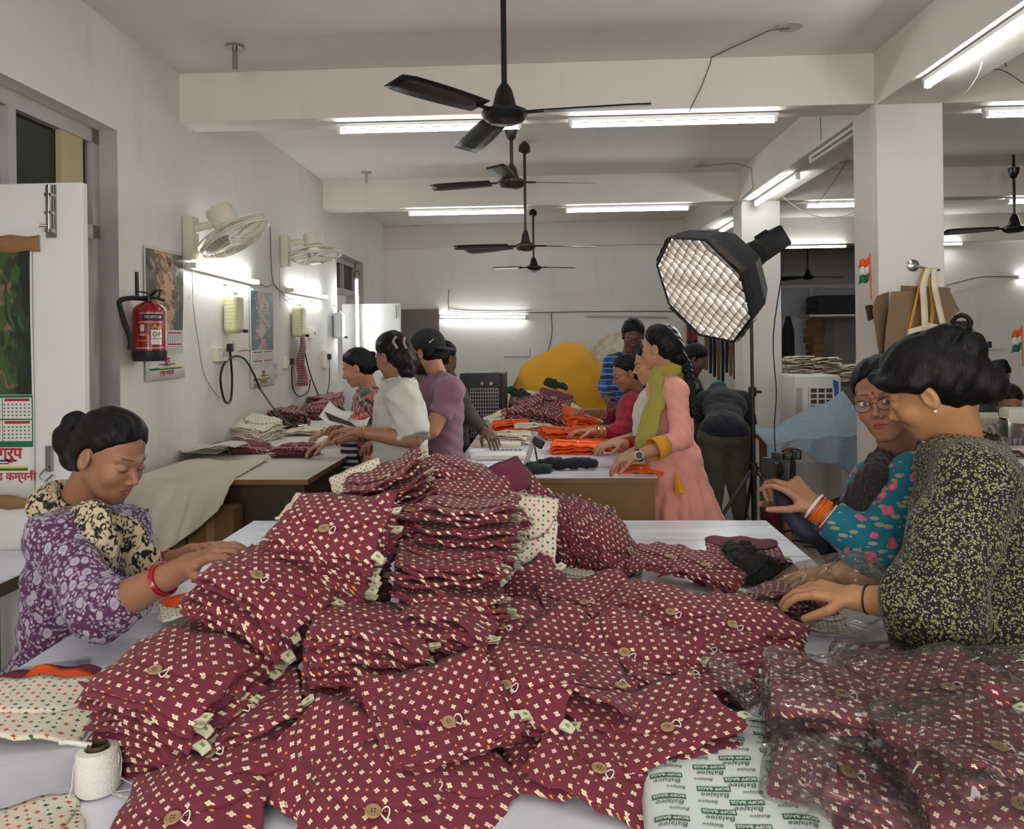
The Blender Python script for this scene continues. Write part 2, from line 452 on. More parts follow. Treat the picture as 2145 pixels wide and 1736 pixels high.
tube_lamp(PXW(407, 556, .06), PXW(540, 591, .06), 'glowing tube lamp on the left wall under the nearer wall fan', out=(1, 0, 0))
tube_lamp(PXW(613, 608, .06), PXW(685, 622, .06), 'shorter glowing tube lamp on the left wall under the farther wall fan', out=(1, 0, 0))
a = PY(747, 585, 8.15); b_ = PY(750, 735, 8.15)
tube_lamp(a, b_, 'glowing tube lamp standing upright in front of the far door leaf', out=(.3, -1, 0))
MB().tube([a + Vector((-.03, .03, 0)), a + Vector((-.035, .03, .07)), a + Vector((.01, .02, .1)), a + Vector((.03, .03, .05))], .008).build('hanger_clip', M['black'], None).parent = None
o = bpy.data.objects['hanger_clip']; tag(o, 'black clip holding the top of the upright tube lamp', 'clip')
# on the soffit of the long beam
zl = ZB - .065
def soffit(pa, pb, label, **k):
    a, b_ = PZ(*pa, zl), PZ(*pb, zl); x = (a.x + b_.x) / 2; a.x = b_.x = x
    return tube_lamp(a, b_, label, **k)
a = PZ(1943, 180, zl); tube_lamp((a.x, a.y, zl), (a.x, a.y - 1.2, zl), 'large bright tube lamp under the long beam, nearest the upper right corner')
soffit((1588, 428), (1666, 373), 'bright tube lamp under the long beam, just before the farther pillar')
soffit((1700, 338), (1794, 277), 'unlit tube lamp under the long beam, behind the near pillar', lit=False)
soffit((1512, 487), (1541, 466), 'small far tube lamp under the long beam beside the far pillar')
a = PY(2066, 226, YB1 + .13); tube_lamp((a.x, YB1 + .13, zt), (a.x + 1.2, YB1 + .13, zt), 'tube lamp on the cross beam right of the near pillar')
a, b_ = PY(1690, 432, YB2 + .13), PY(1830, 430, YB2 + .13); tube_lamp((a.x, YB2 + .13, zt), (a.x + 1.2, YB2 + .13, zt), 'tube lamp between the two pillars, above a drooping white wire')
a = PY(1637, 518, YW - .15); b_ = PY(1771, 517, YW - .15); tube_lamp((a.x, YW - .16, a.z), (b_.x, YW - .16, a.z), 'tube lamp above the opening to the dark store room', out=(0, -1, 0))
a = PY(1920, 512, YW - .15); b_ = PY(2014, 511, YW - .15); tube_lamp((a.x, YW - .16, a.z), (b_.x, YW - .16, a.z), 'short visible tube lamp just right of the near pillar, far end', out=(0, -1, 0))
a = PY(2112, 418, YB2 + .13); tube_lamp((a.x, YB2 + .13, zt), (a.x + 1.2, YB2 + .13, zt), 'tube lamp at the right picture edge behind the hanging fan')
a = PY(2134, 580, YW - .05); tube_lamp((a.x, YW - .05, a.z), (a.x + 1.2, YW - .05, a.z), 'tube lamp on the far wall at the right picture edge', out=(0, -1, 0))
# the same fittings continue behind the camera
for x0, sd_ in ((-1.5, 'left'), (.3, 'right')):
    tube_lamp((x0, 1.36, zt), (x0 + 1.2, 1.36, zt), sd_ + ' tube lamp on the cross beam overhead, outside the photo')
    tube_lamp((x0, -1.2, ZC - .05), (x0 + 1.2, -1.2, ZC - .05), sd_ + ' tube lamp on the ceiling behind the camera, outside the photo')
tube_lamp((2.06, .9, zl), (2.06, -.3, zl), 'tube lamp under the long beam beside the camera, outside the photo')
tube_lamp((4.5, 1.38, zt), (5.7, 1.38, zt), 'tube lamp over the right bay beside the camera, outside the photo')

for k, wx in enumerate((-.2, 3.6)):
    mb = MB()
    for sx_ in (-1, 0, 1): mb.b2((wx + sx_ * .98 - .03, -3.1, 1.06), (wx + sx_ * .98 + .03, -3.0, 2.44))
    for zz in (1.06, 2.38): mb.b2((wx - 1.0, -3.1, zz), (wx + 1.0, -3.0, zz + .06))
    struct(mb, 'window_%d' % (k + 3), M['grey_frame'])  # made-up window frames round the added front lights
# ================================================================== SOFT SOLIDS (distance fields meshed with surface nets)
def A3(v): return np.array(v, dtype=np.float32)
def s_cap(p, a, b, ra, rb):            # tapered capsule
    a, b = A3(a), A3(b); pa = p - a; ba = b - a
    h = np.clip((pa @ ba) / max(float(ba @ ba), 1e-9), 0, 1)
    return np.sqrt(((pa - h[:, None] * ba) ** 2).sum(1)) - (ra + (rb - ra) * h)
def s_ell(p, c, r, Q=None):            # ellipsoid, Q rows = local axes
    q = p - A3(c)
    if Q is not None: q = q @ A3(Q).T
    r = A3(r); k0 = np.sqrt(((q / r) ** 2).sum(1)); k1 = np.sqrt(((q / (r * r)) ** 2).sum(1))
    return k0 * (k0 - 1.0) / np.maximum(k1, 1e-6)
def s_box(p, c, h, r=0.0, Q=None):
    q = p - A3(c)
    if Q is not None: q = q @ A3(Q).T
    q = np.abs(q) - (A3(h) - r)
    return np.sqrt((np.maximum(q, 0) ** 2).sum(1)) + np.minimum(q.max(1), 0) - r
def s_chain(p, pts, rad, k=0.0):
    d = None
    for i in range(len(pts) - 1):
        e = s_cap(p, pts[i], pts[i + 1], rad[i], rad[i + 1])
        d = e if d is None else (np.minimum(d, e) if k <= 0 else smin(d, e, k))
    return d
def s_flat(p, a, b, ra, rb, side, flat):   # capsule squashed along 'side' normal: flat = depth/width
    n = A3(side); n = n / np.linalg.norm(n)
    a, b = A3(a), A3(b)
    sc = lambda q: q + np.outer(q @ n, n) * (1 / flat - 1) if q.ndim == 2 else q + (q @ n) * n * (1 / flat - 1)
    return s_cap(sc(p - a), np.zeros(3), sc(b - a), ra, rb) * (0.55 + .45 * flat)
def smin(a, b, k):
    h = np.clip(.5 + .5 * (b - a) / k, 0, 1); return b + (a - b) * h - k * h * (1 - h)
def smax(a, b, k): return -smin(-a, -b, k)
def wob(p, f, ph=0.0):                 # smooth wandering value in about -1..1
    x, y, z = p[:, 0] * f, p[:, 1] * f, p[:, 2] * f
    return (np.sin(x + 1.7 * np.sin(y * .8 + ph) + ph) * np.sin(y * 1.1 + 1.3 * np.sin(z * .9 + ph * 2)) + np.sin(z * 1.2 + 1.5 * np.sin(x * .7 + ph * 3))) * .5

def sdf_arrays(f, lo, hi, res):
    lo = np.array(lo, dtype=np.float32); hi = np.array(hi, dtype=np.float32)
    K = 4
    nb = np.ceil((hi - lo) / (res * K)).astype(int) + 1
    # coarse pass on block centres
    g = [lo[i] + (np.arange(nb[i]) + .5) * res * K for i in range(3)]
    X, Y, Z = np.meshgrid(*g, indexing='ij')
    pc = np.stack([X.ravel(), Y.ravel(), Z.ravel()], 1).astype(np.float32)
    dc = f(pc).reshape(nb)
    n = nb * K + 1
    V = np.repeat(np.repeat(np.repeat(np.sign(dc), K, 0), K, 1), K, 2)
    V = np.pad(V, ((0, 1),) * 3, mode='edge').astype(np.float32) * 10
    near = np.argwhere(np.abs(dc) < res * K * 1.6)
    if len(near) == 0: return np.zeros((0, 3)), np.zeros((0, 4), int)
    off = np.stack(np.meshgrid(*[np.arange(K + 1)] * 3, indexing='ij'), -1).reshape(-1, 3)
    CH = 3000
    for s in range(0, len(near), CH):
        idx = (near[s:s + CH, None, :] * K + off[None]).reshape(-1, 3)
        d = f((lo + idx * res).astype(np.float32))
        V[idx[:, 0], idx[:, 1], idx[:, 2]] = d
    S = V < 0
    # cells with a sign change
    c = np.zeros(tuple(np.array(V.shape) - 1), dtype=np.int8)
    for dx in (0, 1):
        for dy in (0, 1):
            for dz in (0, 1):
                c += S[dx:dx + c.shape[0], dy:dy + c.shape[1], dz:dz + c.shape[2]]
    cells = np.argwhere((c > 0) & (c < 8))
    vid = -np.ones(c.shape, dtype=np.int64); vid[tuple(cells.T)] = np.arange(len(cells))
    acc = np.zeros((len(cells), 3)); cnt = np.zeros(len(cells))
    corners = [(a, b, d) for a in (0, 1) for b in (0, 1) for d in (0, 1)]
    for i, a in enumerate(corners):
        for b in corners[i + 1:]:
            if sum(abs(a[k] - b[k]) for k in range(3)) != 1: continue
            va = V[cells[:, 0] + a[0], cells[:, 1] + a[1], cells[:, 2] + a[2]]
            vb = V[cells[:, 0] + b[0], cells[:, 1] + b[1], cells[:, 2] + b[2]]
            m_ = (va < 0) != (vb < 0)
            t = np.where(m_, va / np.where(m_, va - vb, 1), 0)
            for k in range(3): acc[:, k] += np.where(m_, a[k] + t * (b[k] - a[k]), 0)
            cnt += m_
    verts = lo + (cells + acc / np.maximum(cnt, 1)[:, None]) * res
    quads = []
    for ax in range(3):
        u, v = [(1, 2), (2, 0), (0, 1)][ax]
        sl0 = [slice(None)] * 3; sl1 = [slice(None)] * 3
        sl0[ax] = slice(0, -1); sl1[ax] = slice(1, None)
        e = np.argwhere(S[tuple(sl0)] != S[tuple(sl1)])
        ok = (e[:, u] > 0) & (e[:, v] > 0) & (e[:, u] < c.shape[u]) & (e[:, v] < c.shape[v])
        e = e[ok]
        if len(e) == 0: continue
        def cell(du, dv):
            q = e.copy(); q[:, u] -= du; q[:, v] -= dv; return vid[q[:, 0], q[:, 1], q[:, 2]]
        q = np.stack([cell(1, 1), cell(0, 1), cell(0, 0), cell(1, 0)], 1)
        inside = S[e[:, 0], e[:, 1], e[:, 2]]
        q[~inside] = q[~inside][:, ::-1]
        quads.append(q[(q >= 0).all(1)])
    return verts, np.concatenate(quads)
def arrays_mesh(name, parts, mats=None):
    """parts: list of (verts, quads, material index array or int)"""
    vs, fs, mi, o = [], [], [], 0
    for v, q, m_ in parts:
        vs.append(v); fs.append(q + o); o += len(v)
        mi.append(np.full(len(q), m_) if np.isscalar(m_) else m_)
    v = np.concatenate(vs); q = np.concatenate(fs); mi = np.concatenate(mi)
    me = bpy.data.meshes.new(name)
    me.vertices.add(len(v)); me.vertices.foreach_set('co', v.astype(np.float32).ravel())
    me.loops.add(len(q) * 4); me.loops.foreach_set('vertex_index', q.astype(np.int32).ravel())
    me.polygons.add(len(q)); me.polygons.foreach_set('loop_start', np.arange(0, len(q) * 4, 4, dtype=np.int32))
    me.polygons.foreach_set('loop_total', np.full(len(q), 4, dtype=np.int32)) if bpy.app.version < (4, 1, 0) else None
    me.polygons.foreach_set('material_index', mi.astype(np.int32))
    me.polygons.foreach_set('use_smooth', np.ones(len(q), dtype=bool))
    me.update(calc_edges=True); me.validate()
    return me
def bounds(pts, pad):
    p = np.array([list(q) for q in pts]); return p.min(0) - pad, p.max(0) + pad
def sdf_obj(name, f, lo, hi, res, mats, parent=None, matfn=None):
    v, q = sdf_arrays(f, lo, hi, res)
    mi = 0
    if matfn is not None and len(q): mi = matfn(v[q].mean(1).astype(np.float32))
    me = arrays_mesh(name, [(v, q, mi)])
    return link_mesh(name, me, mats, parent, parent is not None)

# ================================================================== PEOPLE
def unit(v): v = Vector(v); return v.normalized()
def frame(fwd, up=(0, 0, 1)):
    """rows: right, forward, up"""
    f_ = unit(fwd); r = f_.cross(Vector(up)).normalized(); u = r.cross(f_).normalized()
    return np.array([list(r), list(f_), list(u)], dtype=np.float32)
def head_sdf(c, Q, s=1.0, male=False, lids='down', beard=False):
    """c: point between the ears at eye height; Q rows right, forward, up"""
    c = A3(c)
    def f(p):
        q = ((p - c) @ Q.T) / s
        x = q.copy(); x[:, 0] = np.abs(x[:, 0])       # mirrored
        d = s_ell(q, (0, -.014, .034), (.074, .094, .084))
        j = s_ell(q, (0, .030, -.034), (.056, .060, .074))
        d = smin(d, j, .03)
        jw = .026 if male else .02
        jx = .046 if male else .040; d = smin(d, s_cap(x, (jx, .002, -.050), (.012 if male else .008, .064, -.096), jw * .8, jw * (1 if male else .86)), .025)
        d = smin(d, s_ell(x, (.034, .058, -.030), (.026, .024, .026)), .02)
        d = smin(d, s_ell(q, (0, .066, -.066), (.026, .022, .024)), .018)      # muzzle
        d = smin(d, s_cap(x, (.008, .084, .020), (.042, .066, .022), .008, .007), .014)    # brow
        d = smax(d, -s_ell(x, (.031, .094, .001), (.017, .014, .012)), .012)   # sockets
        d = smin(d, s_ell(x, (.031, .074, .000), (.0155, .0135, .0125)), .004)  # lids over eyeballs
        d = smin(d, s_cap(q, (0, .082, .004), (0, .106, -.030), .0066, .0085), .010)       # nose
        d = smin(d, s_ell(x, (.0095, .0935, -.037), (.0072, .009, .0065)), .006)
        d = smin(d, s_ell(q, (0, .0845, -.0590), (.0195, .0085, .0050)), .006)  # lips
        d = smin(d, s_ell(q, (0, .0838, -.0685), (.0155, .0090, .0058)), .006)
        d = smax(d, -s_box(q, (0, .097, -.0635), (.019, .008, .0010), .001), .003)
        e = s_ell(x, (.076, -.010, -.010), (.0085, .018, .031))
        e = smax(e, -s_ell(x, (.086, -.006, -.008), (.007, .010, .019)), .004)
        d = smin(d, e, .006)
        return d * s
    return f
def head_mat(c, Q, s=1.0, beard=False, brows=True):
    """per point weights: lips, dark hair (brows, lashes, beard)"""
    c = A3(c)
    def g(p):
        q = ((p - c) @ Q.T) / s; x = q.copy(); x[:, 0] = np.abs(x[:, 0])
        st = lambda d, w: np.clip(.5 - d / w, 0, 1)
        lip = st(s_ell(q, (0, .089, -.0637), (.0190, .014, .0098)), .0028)
        hr = np.zeros(len(q))
        if beard:
            bb = (q[:, 2] < -.030) & (q[:, 2] < -.012 - .40 * (.09 - q[:, 1])) & (q[:, 1] > .004) | ((x[:, 0] > .050) & (q[:, 1] > .002) & (q[:, 1] < .030) & (q[:, 2] < .0))
            ms = st(s_ell(q, (0, .092, -.049), (.026, .016, .006)), .003)
            hr = np.maximum(hr, np.maximum(bb * (1 - st(s_ell(q, (0, .089, -.0640), (.021, .015, .011)), .002)), ms) * .93)
        hr = np.maximum(hr, st(s_cap(x, (.014, .092, .0262), (.043, .074, .0272), .0034, .0018), .0030) * .9)
        hr = np.maximum(hr, st(s_ell(x, (.031, .090, -.0058), (.0165, .016, .0020)), .0020) * .85)
        return np.stack([lip * (1 - hr), hr], 1)
    return g
def hand_prims(wr, d, n, side, curl, s=1.0, spread=.10, thumb=(.5, .35), point=None):
    """wrist point, direction to fingertips, palm normal (out of the palm), side=+1 when the thumb is on (d x n) side.
    curl: 0 straight .. 1 fist (or list for index..little)"""
    d = unit(d); n = unit(Vector(n) - d * Vector(n).dot(d)); t = d.cross(n) * side
    wr = Vector(wr); segs = []
    if not isinstance(curl, (list, tuple)): curl = [curl] * 4
    L_ = [(.040, .026, .020), (.044, .029, .021), (.041, .027, .020), (.032, .021, .018)]
    for i in range(4):
        base = wr + d * (.088 - .004 * abs(i - 1)) * s + t * (.030 - i * .0205) * s
        dirv = (d + t * (.5 - i / 3) * 2 * spread).normalized()
        pts = [base]; a = 0
        rad = [.0092, .0086, .0078, .0066]
        if i == 3: rad = [.008, .0075, .0068, .006]
        for k in range(3):
            a += curl[i] * (1.15, 1.5, 1.0)[k]
            v = dirv * math.cos(a) + n * math.sin(a)
            pts.append(pts[-1] + v * L_[i][k] * s)
        segs.append((pts, [r * s for r in rad]))
    # metacarpals make the palm
    palm = []
    for i in range(4):
        palm.append(((wr + t * (.016 - i * .011) * s + d * .008 * s), wr + d * (.088 - .004 * abs(i - 1)) * s + t * (.030 - i * .0205) * s, .0135 * s, .0115 * s))
    tb = wr + d * .022 * s + t * .026 * s
    tv = (d * .62 + t * .70 + n * thumb[1]).normalized()
    tv2 = (d * (.62 + thumb[0] * .4) + t * (.70 - thumb[0]) + n * (thumb[1] + .1)).normalized()
    tp = [tb, tb + tv * .044 * s, tb + tv * .044 * s + tv2 * .033 * s, tb + tv * .044 * s + tv2 * .058 * s]
    return segs, palm, (tp, [.0135 * s, .0105 * s, .0095 * s, .0075 * s])
def arm_hand_sdf(el, wr, hp, r_el=.040, r_wr=.0255, extra=None):
    segs, palm, th = hp
    el, wr = Vector(el), Vector(wr)
    mid = el.lerp(wr, .35)
    def f(p):
        d = s_chain(p, [el, mid, wr], [r_el, r_el * .98, r_wr])
        pm = None
        for a, b, ra, rb in palm:
            e = s_cap(p, a, b, ra, rb); pm = e if pm is None else smin(pm, e, .012)
        pm = smin(pm, s_cap(p, th[0][0], th[0][1], th[1][0], th[1][1]), .014)
        d = smin(d, pm, .022)
        for pts, rad in segs: d = smin(d, s_chain(p, pts, rad), .005)
        d = smin(d, s_chain(p, th[0][1:], th[1][1:]), .004)
        return d
    pts = [el, wr] + [q for s_, _ in segs for q in s_] + list(th[0])
    return f, pts
def skin_mat(name, col, rough=.5, lipc=(150, 84, 78)):
    m, nt, b, L = new_mat(name); N = NB(nt); v = N.tc()
    c = srgb(*col); dk = (c[0] * .80, c[1] * .68, c[2] * .62, 1)
    at = nt.nodes.new('ShaderNodeAttribute'); at.attribute_name = 'tint'; tn = N.sep(at.outputs['Vector'])
    base = N.mix(N.m('MULTIPLY', N.noise(v, 14, 4), .55), c, dk)
    base = N.mix(N.m('MULTIPLY', tn[0], .8), base, srgb(*lipc)); base = N.mix(tn[1], base, srgb(16, 12, 12))
    L.new(base, b.inputs['Base Color'])
    b.inputs['Roughness'].default_value = rough
    b.inputs['Subsurface Weight'].default_value = .08
    b.inputs['Subsurface Radius'].default_value = (.02, .008, .004)
    N.bump(N.noise(v, 260, 3), .12, .002, b.inputs['Normal'])
    return m
M['skin1'] = skin_mat('skin_brown', (158, 112, 86), lipc=(138, 72, 68))
M['skin1r'] = skin_mat('skin_brown_red_lips', (168, 120, 94), lipc=(150, 40, 56))
M['skin2'] = skin_mat('skin_light_brown', (186, 138, 108))
M['skin3'] = skin_mat('skin_dark_brown', (100, 70, 56), lipc=(92, 54, 50))
M['skin4'] = skin_mat('skin_warm_brown', (190, 140, 98))
M['lip'] = mat('lips', (138, 66, 66), .4)
M['lip_red'] = mat('lips_red', (150, 42, 56), .35)
def hair_mat(name, col):
    m, nt, b, L = new_mat(name); N = NB(nt); v = N.tc()
    n = N.noise(N.mapv(v, (60, 60, 9)), 3.0, 4, .6)
    L.new(N.mix(N.step(n, .35, .75), srgb(*col), srgb(*[min(255, int(k * 1.6 + 5)) for k in col])), b.inputs['Base Color'])
    b.inputs['Roughness'].default_value = .48; b.inputs['Specular IOR Level'].default_value = .22
    N.bump(n, .5, .004, b.inputs['Normal'])
    return m
M['hair'] = hair_mat('hair_black', (7, 6, 8))
M['eye_white'] = mat('eye_white', (226, 220, 214), .2)
M['iris'] = mat('iris_dark', (28, 18, 14), .1)

def make_head(hc, fwd, up, s, neck_to, skin, res=.003, male=False, beard=False, lip='lip', extra=None, eyes=False, neck_r=.052):
    """returns arrays of head + neck"""
    Q = frame(fwd, up); hf = head_sdf(hc, Q, s, male, beard=beard)
    hc = Vector(hc); Rm = Matrix([list(r) for r in Q]).transposed()
    nb = hc + Rm @ Vector((0, -.028, -.055)) * s
    nt_ = Vector(neck_to)
    def f(p):
        d = hf(p); n = s_cap(p, nb, nt_, neck_r * s, neck_r * 1.12 * s)
        d = smin(d, n, .022 * s)
        if extra is not None: d = extra(p, d)
        return d
    lo, hi = bounds([hc - Vector((.1, .1, .1)) * s * 1.25, hc + Vector((.1, .1, .1)) * s * 1.25, nt_], .03)
    v, q = sdf_arrays(f, lo, hi, res)
    cen = v[q].mean(1).astype(np.float32)
    parts = [(v, q, 0)]
    if eyes:
        for sg in (-1, 1):
            ec = hc + Rm @ Vector((sg * .031, .0765, .0005)) * s
            ef = lambda p, ec=ec: s_ell(p, ec, (.0145 * s, .0128 * s, .0078 * s), Q)
            lo2, hi2 = bounds([ec], .017 * s)
            v2, q2 = sdf_arrays(ef, lo2, hi2, res * .4)
            look = unit(Vector(eyes) - ec) if eyes is not True else Rm @ Vector((0, 1, 0))
            ic = A3(ec + look * .013 * s)
            c2 = v2[q2].mean(1); mi2 = np.where(np.sqrt(((c2 - ic) ** 2).sum(1)) < .0062 * s, 4, 3)
            parts.append((v2, q2, mi2))
    return parts, Q, Rm
def body_core(J, build, k=.05):
    """torso, upper arms and legs as one soft solid; J: joints"""
    lat = A3(J['lat'] if 'lat' in J else list(unit(Vector(J['sr']) - Vector(J['sl']))))
    ch = Vector(J['chest']); pv = Vector(J['pelvis']); nk = Vector(J['neck'])
    spine = unit(ch - pv); l_ = Vector([float(x) for x in lat]); fw = spine.cross(l_).normalized()
    l2 = fw.cross(spine).normalized()
    Q = np.array([list(l2), list(fw), list(spine)], dtype=np.float32)
    b = build
    def f(p, g=0.0):
        d = s_ell(p, ch, (.150 * b + g, .105 * b + g, .165 * b + g), Q)
        d = smin(d, s_ell(p, ch.lerp(pv, .55), (.128 * b + g, .100 * b + g, .15 * b + g), Q), k * 1.3)
        d = smin(d, s_ell(p, pv, (.165 * b + g, .120 * b + g, .135 * b + g), Q), k * 1.3)
        for s_ in ('l', 'r'):
            sh = Vector(J['s' + s_])
            d = smin(d, s_cap(p, nk.lerp(sh, .15) - Vector((0, 0, .03)), sh, .045 * b + g, .052 * b + g), k)
        d = smin(d, s_cap(p, ch, nk, .07 * b + g, .050 * b + g), k)
        return d
    return f, Q
def legs_sdf(J, b=1.0):
    def f(p, g=0.0):
        d = None
        for s_ in ('l', 'r'):
            if 'k' + s_ not in J: continue
            e = s_chain(p, [J['h' + s_], J['k' + s_], J['a' + s_]], [.085 * b + g, .058 * b + g, .038 * b + g], .03)
            ft = Vector(J['a' + s_]); fd = Vector(J.get('toe', (0, 1, 0)))
            e = smin(e, s_cap(p, ft + Vector((0, 0, -.035)), ft + fd * .15 + Vector((0, 0, -.055)), .036 + g, .028 + g), .03)
            d = e if d is None else np.minimum(d, e)
        return d
    return f
# ================================================================== TABLES
TZ = 0.82
def table_thing(x0, x1, y0, y1, z, label, body=True, edge='wood', top='laminate', side='wood', inset=.03):
    t = empty('packing_table', ((x0 + x1) / 2, (y0 + y1) / 2, 0), 0, label, 'table')
    MB().b2((x0, y0, z - .004), (x1, y1, z), bev=.001).build('table_top', M[top], t)
    MB().b2((x0 + .002, y0 + .002, z - .03), (x1 - .002, y1 - .002, z - .004)).build('edge_board', M[edge], t)
    mb = MB(); mb.b2((x0 + inset, y0 + inset, .0), (x1 - inset, y1 - inset, z - .03)) if body else None
    if body: mb.build('cabinet_body', M[side], t)
    else:
        for x in (x0 + .08, x1 - .08):
            for y in (y0 + .08, y1 - .08): MB().b2((x - .025, y - .025, 0), (x + .025, y + .025, z - .03)).build('leg', M[side], t)
    return t
X0 = (PZ(530, 1088, TZ).x + PZ(0, 1428, TZ).x) / 2; X1 = (PZ(1600, 1092, TZ).x + PZ(1930, 1355, TZ).x) / 2
Y1 = PZ(1100, 1090, TZ).y; YS = PZ(100, 1508, TZ).y - .004
table_thing(X0, X1, YS + .004, Y1, TZ, 'long white laminate packing table under the heap of maroon pouches', body=False)
table_thing(X0 - .25, X1 + .2, .55, YS - .002, TZ - .003, 'nearest white laminate table, its seam showing left of the pouch heap', edge='wood_dark', body=False)
# printed joints of the laminate sheets are thin dark seams
for k, (p, q) in enumerate((((1120, 1131), (1640, 1131)), ((1120, 1165), (1690, 1166)))):
    a, b_ = PZ(p[0], p[1], TZ), PZ(q[0], q[1], TZ)
    o = MB().b2((a.x, a.y, TZ), (X1 - .002, a.y + .0018, TZ + .0004)).build('laminate_joint', M['wire']); tag(o, ['thin dark joint across the packing table, the farther one', 'thin dark joint across the packing table, the nearer one'][k], 'seam', kind='structure')

# ================================================================== PRINTED POUCHES
def print_mat(name, base, petal, dot, cell=.0215, extra=None, rough=.85):
    m, nt, b, L = new_mat(name); N = NB(nt); uv = N.tc('UV')
    v = N.sep(N.mapv(uv, (1 / cell, 1 / cell, 1)))
    fx = N.m('SUBTRACT', N.m('FRACT', v[0]), .5); fy = N.m('SUBTRACT', N.m('FRACT', v[1]), .5)
    rr = N.m('SQRT', N.m('ADD', N.m('MULTIPLY', fx, fx), N.m('MULTIPLY', fy, fy)))
    th = N.m('ARCTAN2', fy, fx)
    pet = N.m('ADD', .105, N.m('MULTIPLY', N.m('ABSOLUTE', N.m('SINE', N.m('MULTIPLY', th, 2))), .115))
    flower = N.m('LESS_THAN', rr, pet)
    core = N.m('LESS_THAN', rr, .05)
    # dots in the gaps of every other cell
    gx = N.m('SUBTRACT', N.m('FRACT', N.m('ADD', v[0], .5)), .5); gy = N.m('SUBTRACT', N.m('FRACT', N.m('ADD', v[1], .5)), .5)
    gr = N.m('SQRT', N.m('ADD', N.m('MULTIPLY', gx, gx), N.m('MULTIPLY', gy, gy)))
    par = N.m('MODULO', N.m('ABSOLUTE', N.m('ADD', N.m('FLOOR', N.m('ADD', v[0], .5)), N.m('FLOOR', N.m('ADD', v[1], .5)))), 2)
    dotm = N.m('MULTIPLY', N.m('LESS_THAN', gr, .095), N.m('LESS_THAN', par, .5))
    weave = N.noise(uv, 900, 2)
    bc = N.mix(N.m('MULTIPLY', N.noise(uv, 30, 3), .35), srgb(*base), srgb(*[int(k * .72) for k in base]))
    if extra:
        cid = nt.nodes.new('ShaderNodeTexWhiteNoise'); cid.noise_dimensions = '2D'
        cm = nt.nodes.new('ShaderNodeCombineXYZ'); L.new(N.m('FLOOR', v[0]), cm.inputs[0]); L.new(N.m('FLOOR', v[1]), cm.inputs[1]); L.new(cm.outputs[0], cid.inputs[0])
        pc = N.mix(N.m('GREATER_THAN', cid.outputs[0], .5), srgb(*petal), srgb(*extra))
    else:
        pc = N.mix(core, srgb(*petal), srgb(214, 170, 120))
    c = N.mix(flower, bc, pc); c = N.mix(dotm, c, srgb(*dot))
    L.new(c, b.inputs['Base Color']); b.inputs['Roughness'].default_value = rough; b.inputs['Sheen Weight'].default_value = .08
    h = N.m('ADD', N.m('MULTIPLY', weave, .3), N.noise(uv, 55, 4))
    N.bump(h, .35, .004, b.inputs['Normal'])
    return m
M['maroon'] = print_mat('maroon_flower_print', (118, 38, 58), (238, 222, 192), (226, 158, 54))
M['cream_print'] = print_mat('cream_flower_print', (232, 224, 204), (196, 70, 44), (60, 60, 90), cell=.017, extra=(46, 92, 66))
M['maroon_plain'] = mat('maroon_plain', (112, 38, 64), .8, bump=.2, bscale=200)
M['orange'] = mat('orange_cloth', (246, 92, 22), .8, vary=.08, vscale=20, bump=.2, bscale=150)
M['cream_cloth'] = mat('cream_cloth', (226, 214, 190), .85, bump=.2, bscale=150, vary=.06, vscale=20)
M['green_cloth'] = mat('dark_green_cloth', (26, 52, 44), .85)
M['button'] = mat('wooden_button', (164, 134, 92), .45, vary=.1, vscale=200)
M['hole'] = mat('button_hole', (50, 36, 26), .8)
M['cord'] = mat('white_elastic_cord', (236, 232, 224), .6)
M['label_tape'] = mat('cream_label_tape', (224, 220, 192), .7, vary=.1, vscale=120)
M['label_ink'] = mat('label_green_print', (120, 158, 96), .7)

PW, PD = .216, .180
def bend_fn(a, b, c, rip, seed, fold=0.0):
    rs = random.Random(seed); ph = [rs.uniform(0, 6.28) for _ in range(6)]; k1, k2 = rs.uniform(26, 48), rs.uniform(26, 48)
    def f(x, y):
        z = a * x * x + b * y * y + c * x * y
        ex = (abs(x) / (PW / 2)) ** 3; ey = (abs(y) / (PD / 2)) ** 3
        z += rip * (ex * math.sin(k1 * y * 2 + ph[0]) + ey * math.sin(k2 * x * 2 + ph[1]))
        z += rip * .35 * (math.sin(22 * x + ph[2]) * math.sin(19 * y + ph[3]))
        if fold: z += fold * math.exp(-((x - .02 + y * .5) / .016) ** 2)
        return z
    return f
def add_uv(me, fn):
    uvl = me.uv_layers.new(name='UVMap')
    co = np.empty(len(me.vertices) * 3, dtype=np.float32); me.vertices.foreach_get('co', co); co = co.reshape(-1, 3)
    li = np.empty(len(me.loops), dtype=np.int32); me.loops.foreach_get('vertex_index', li)
    uvl.data.foreach_set('uv', fn(co)[li].astype(np.float32).ravel())
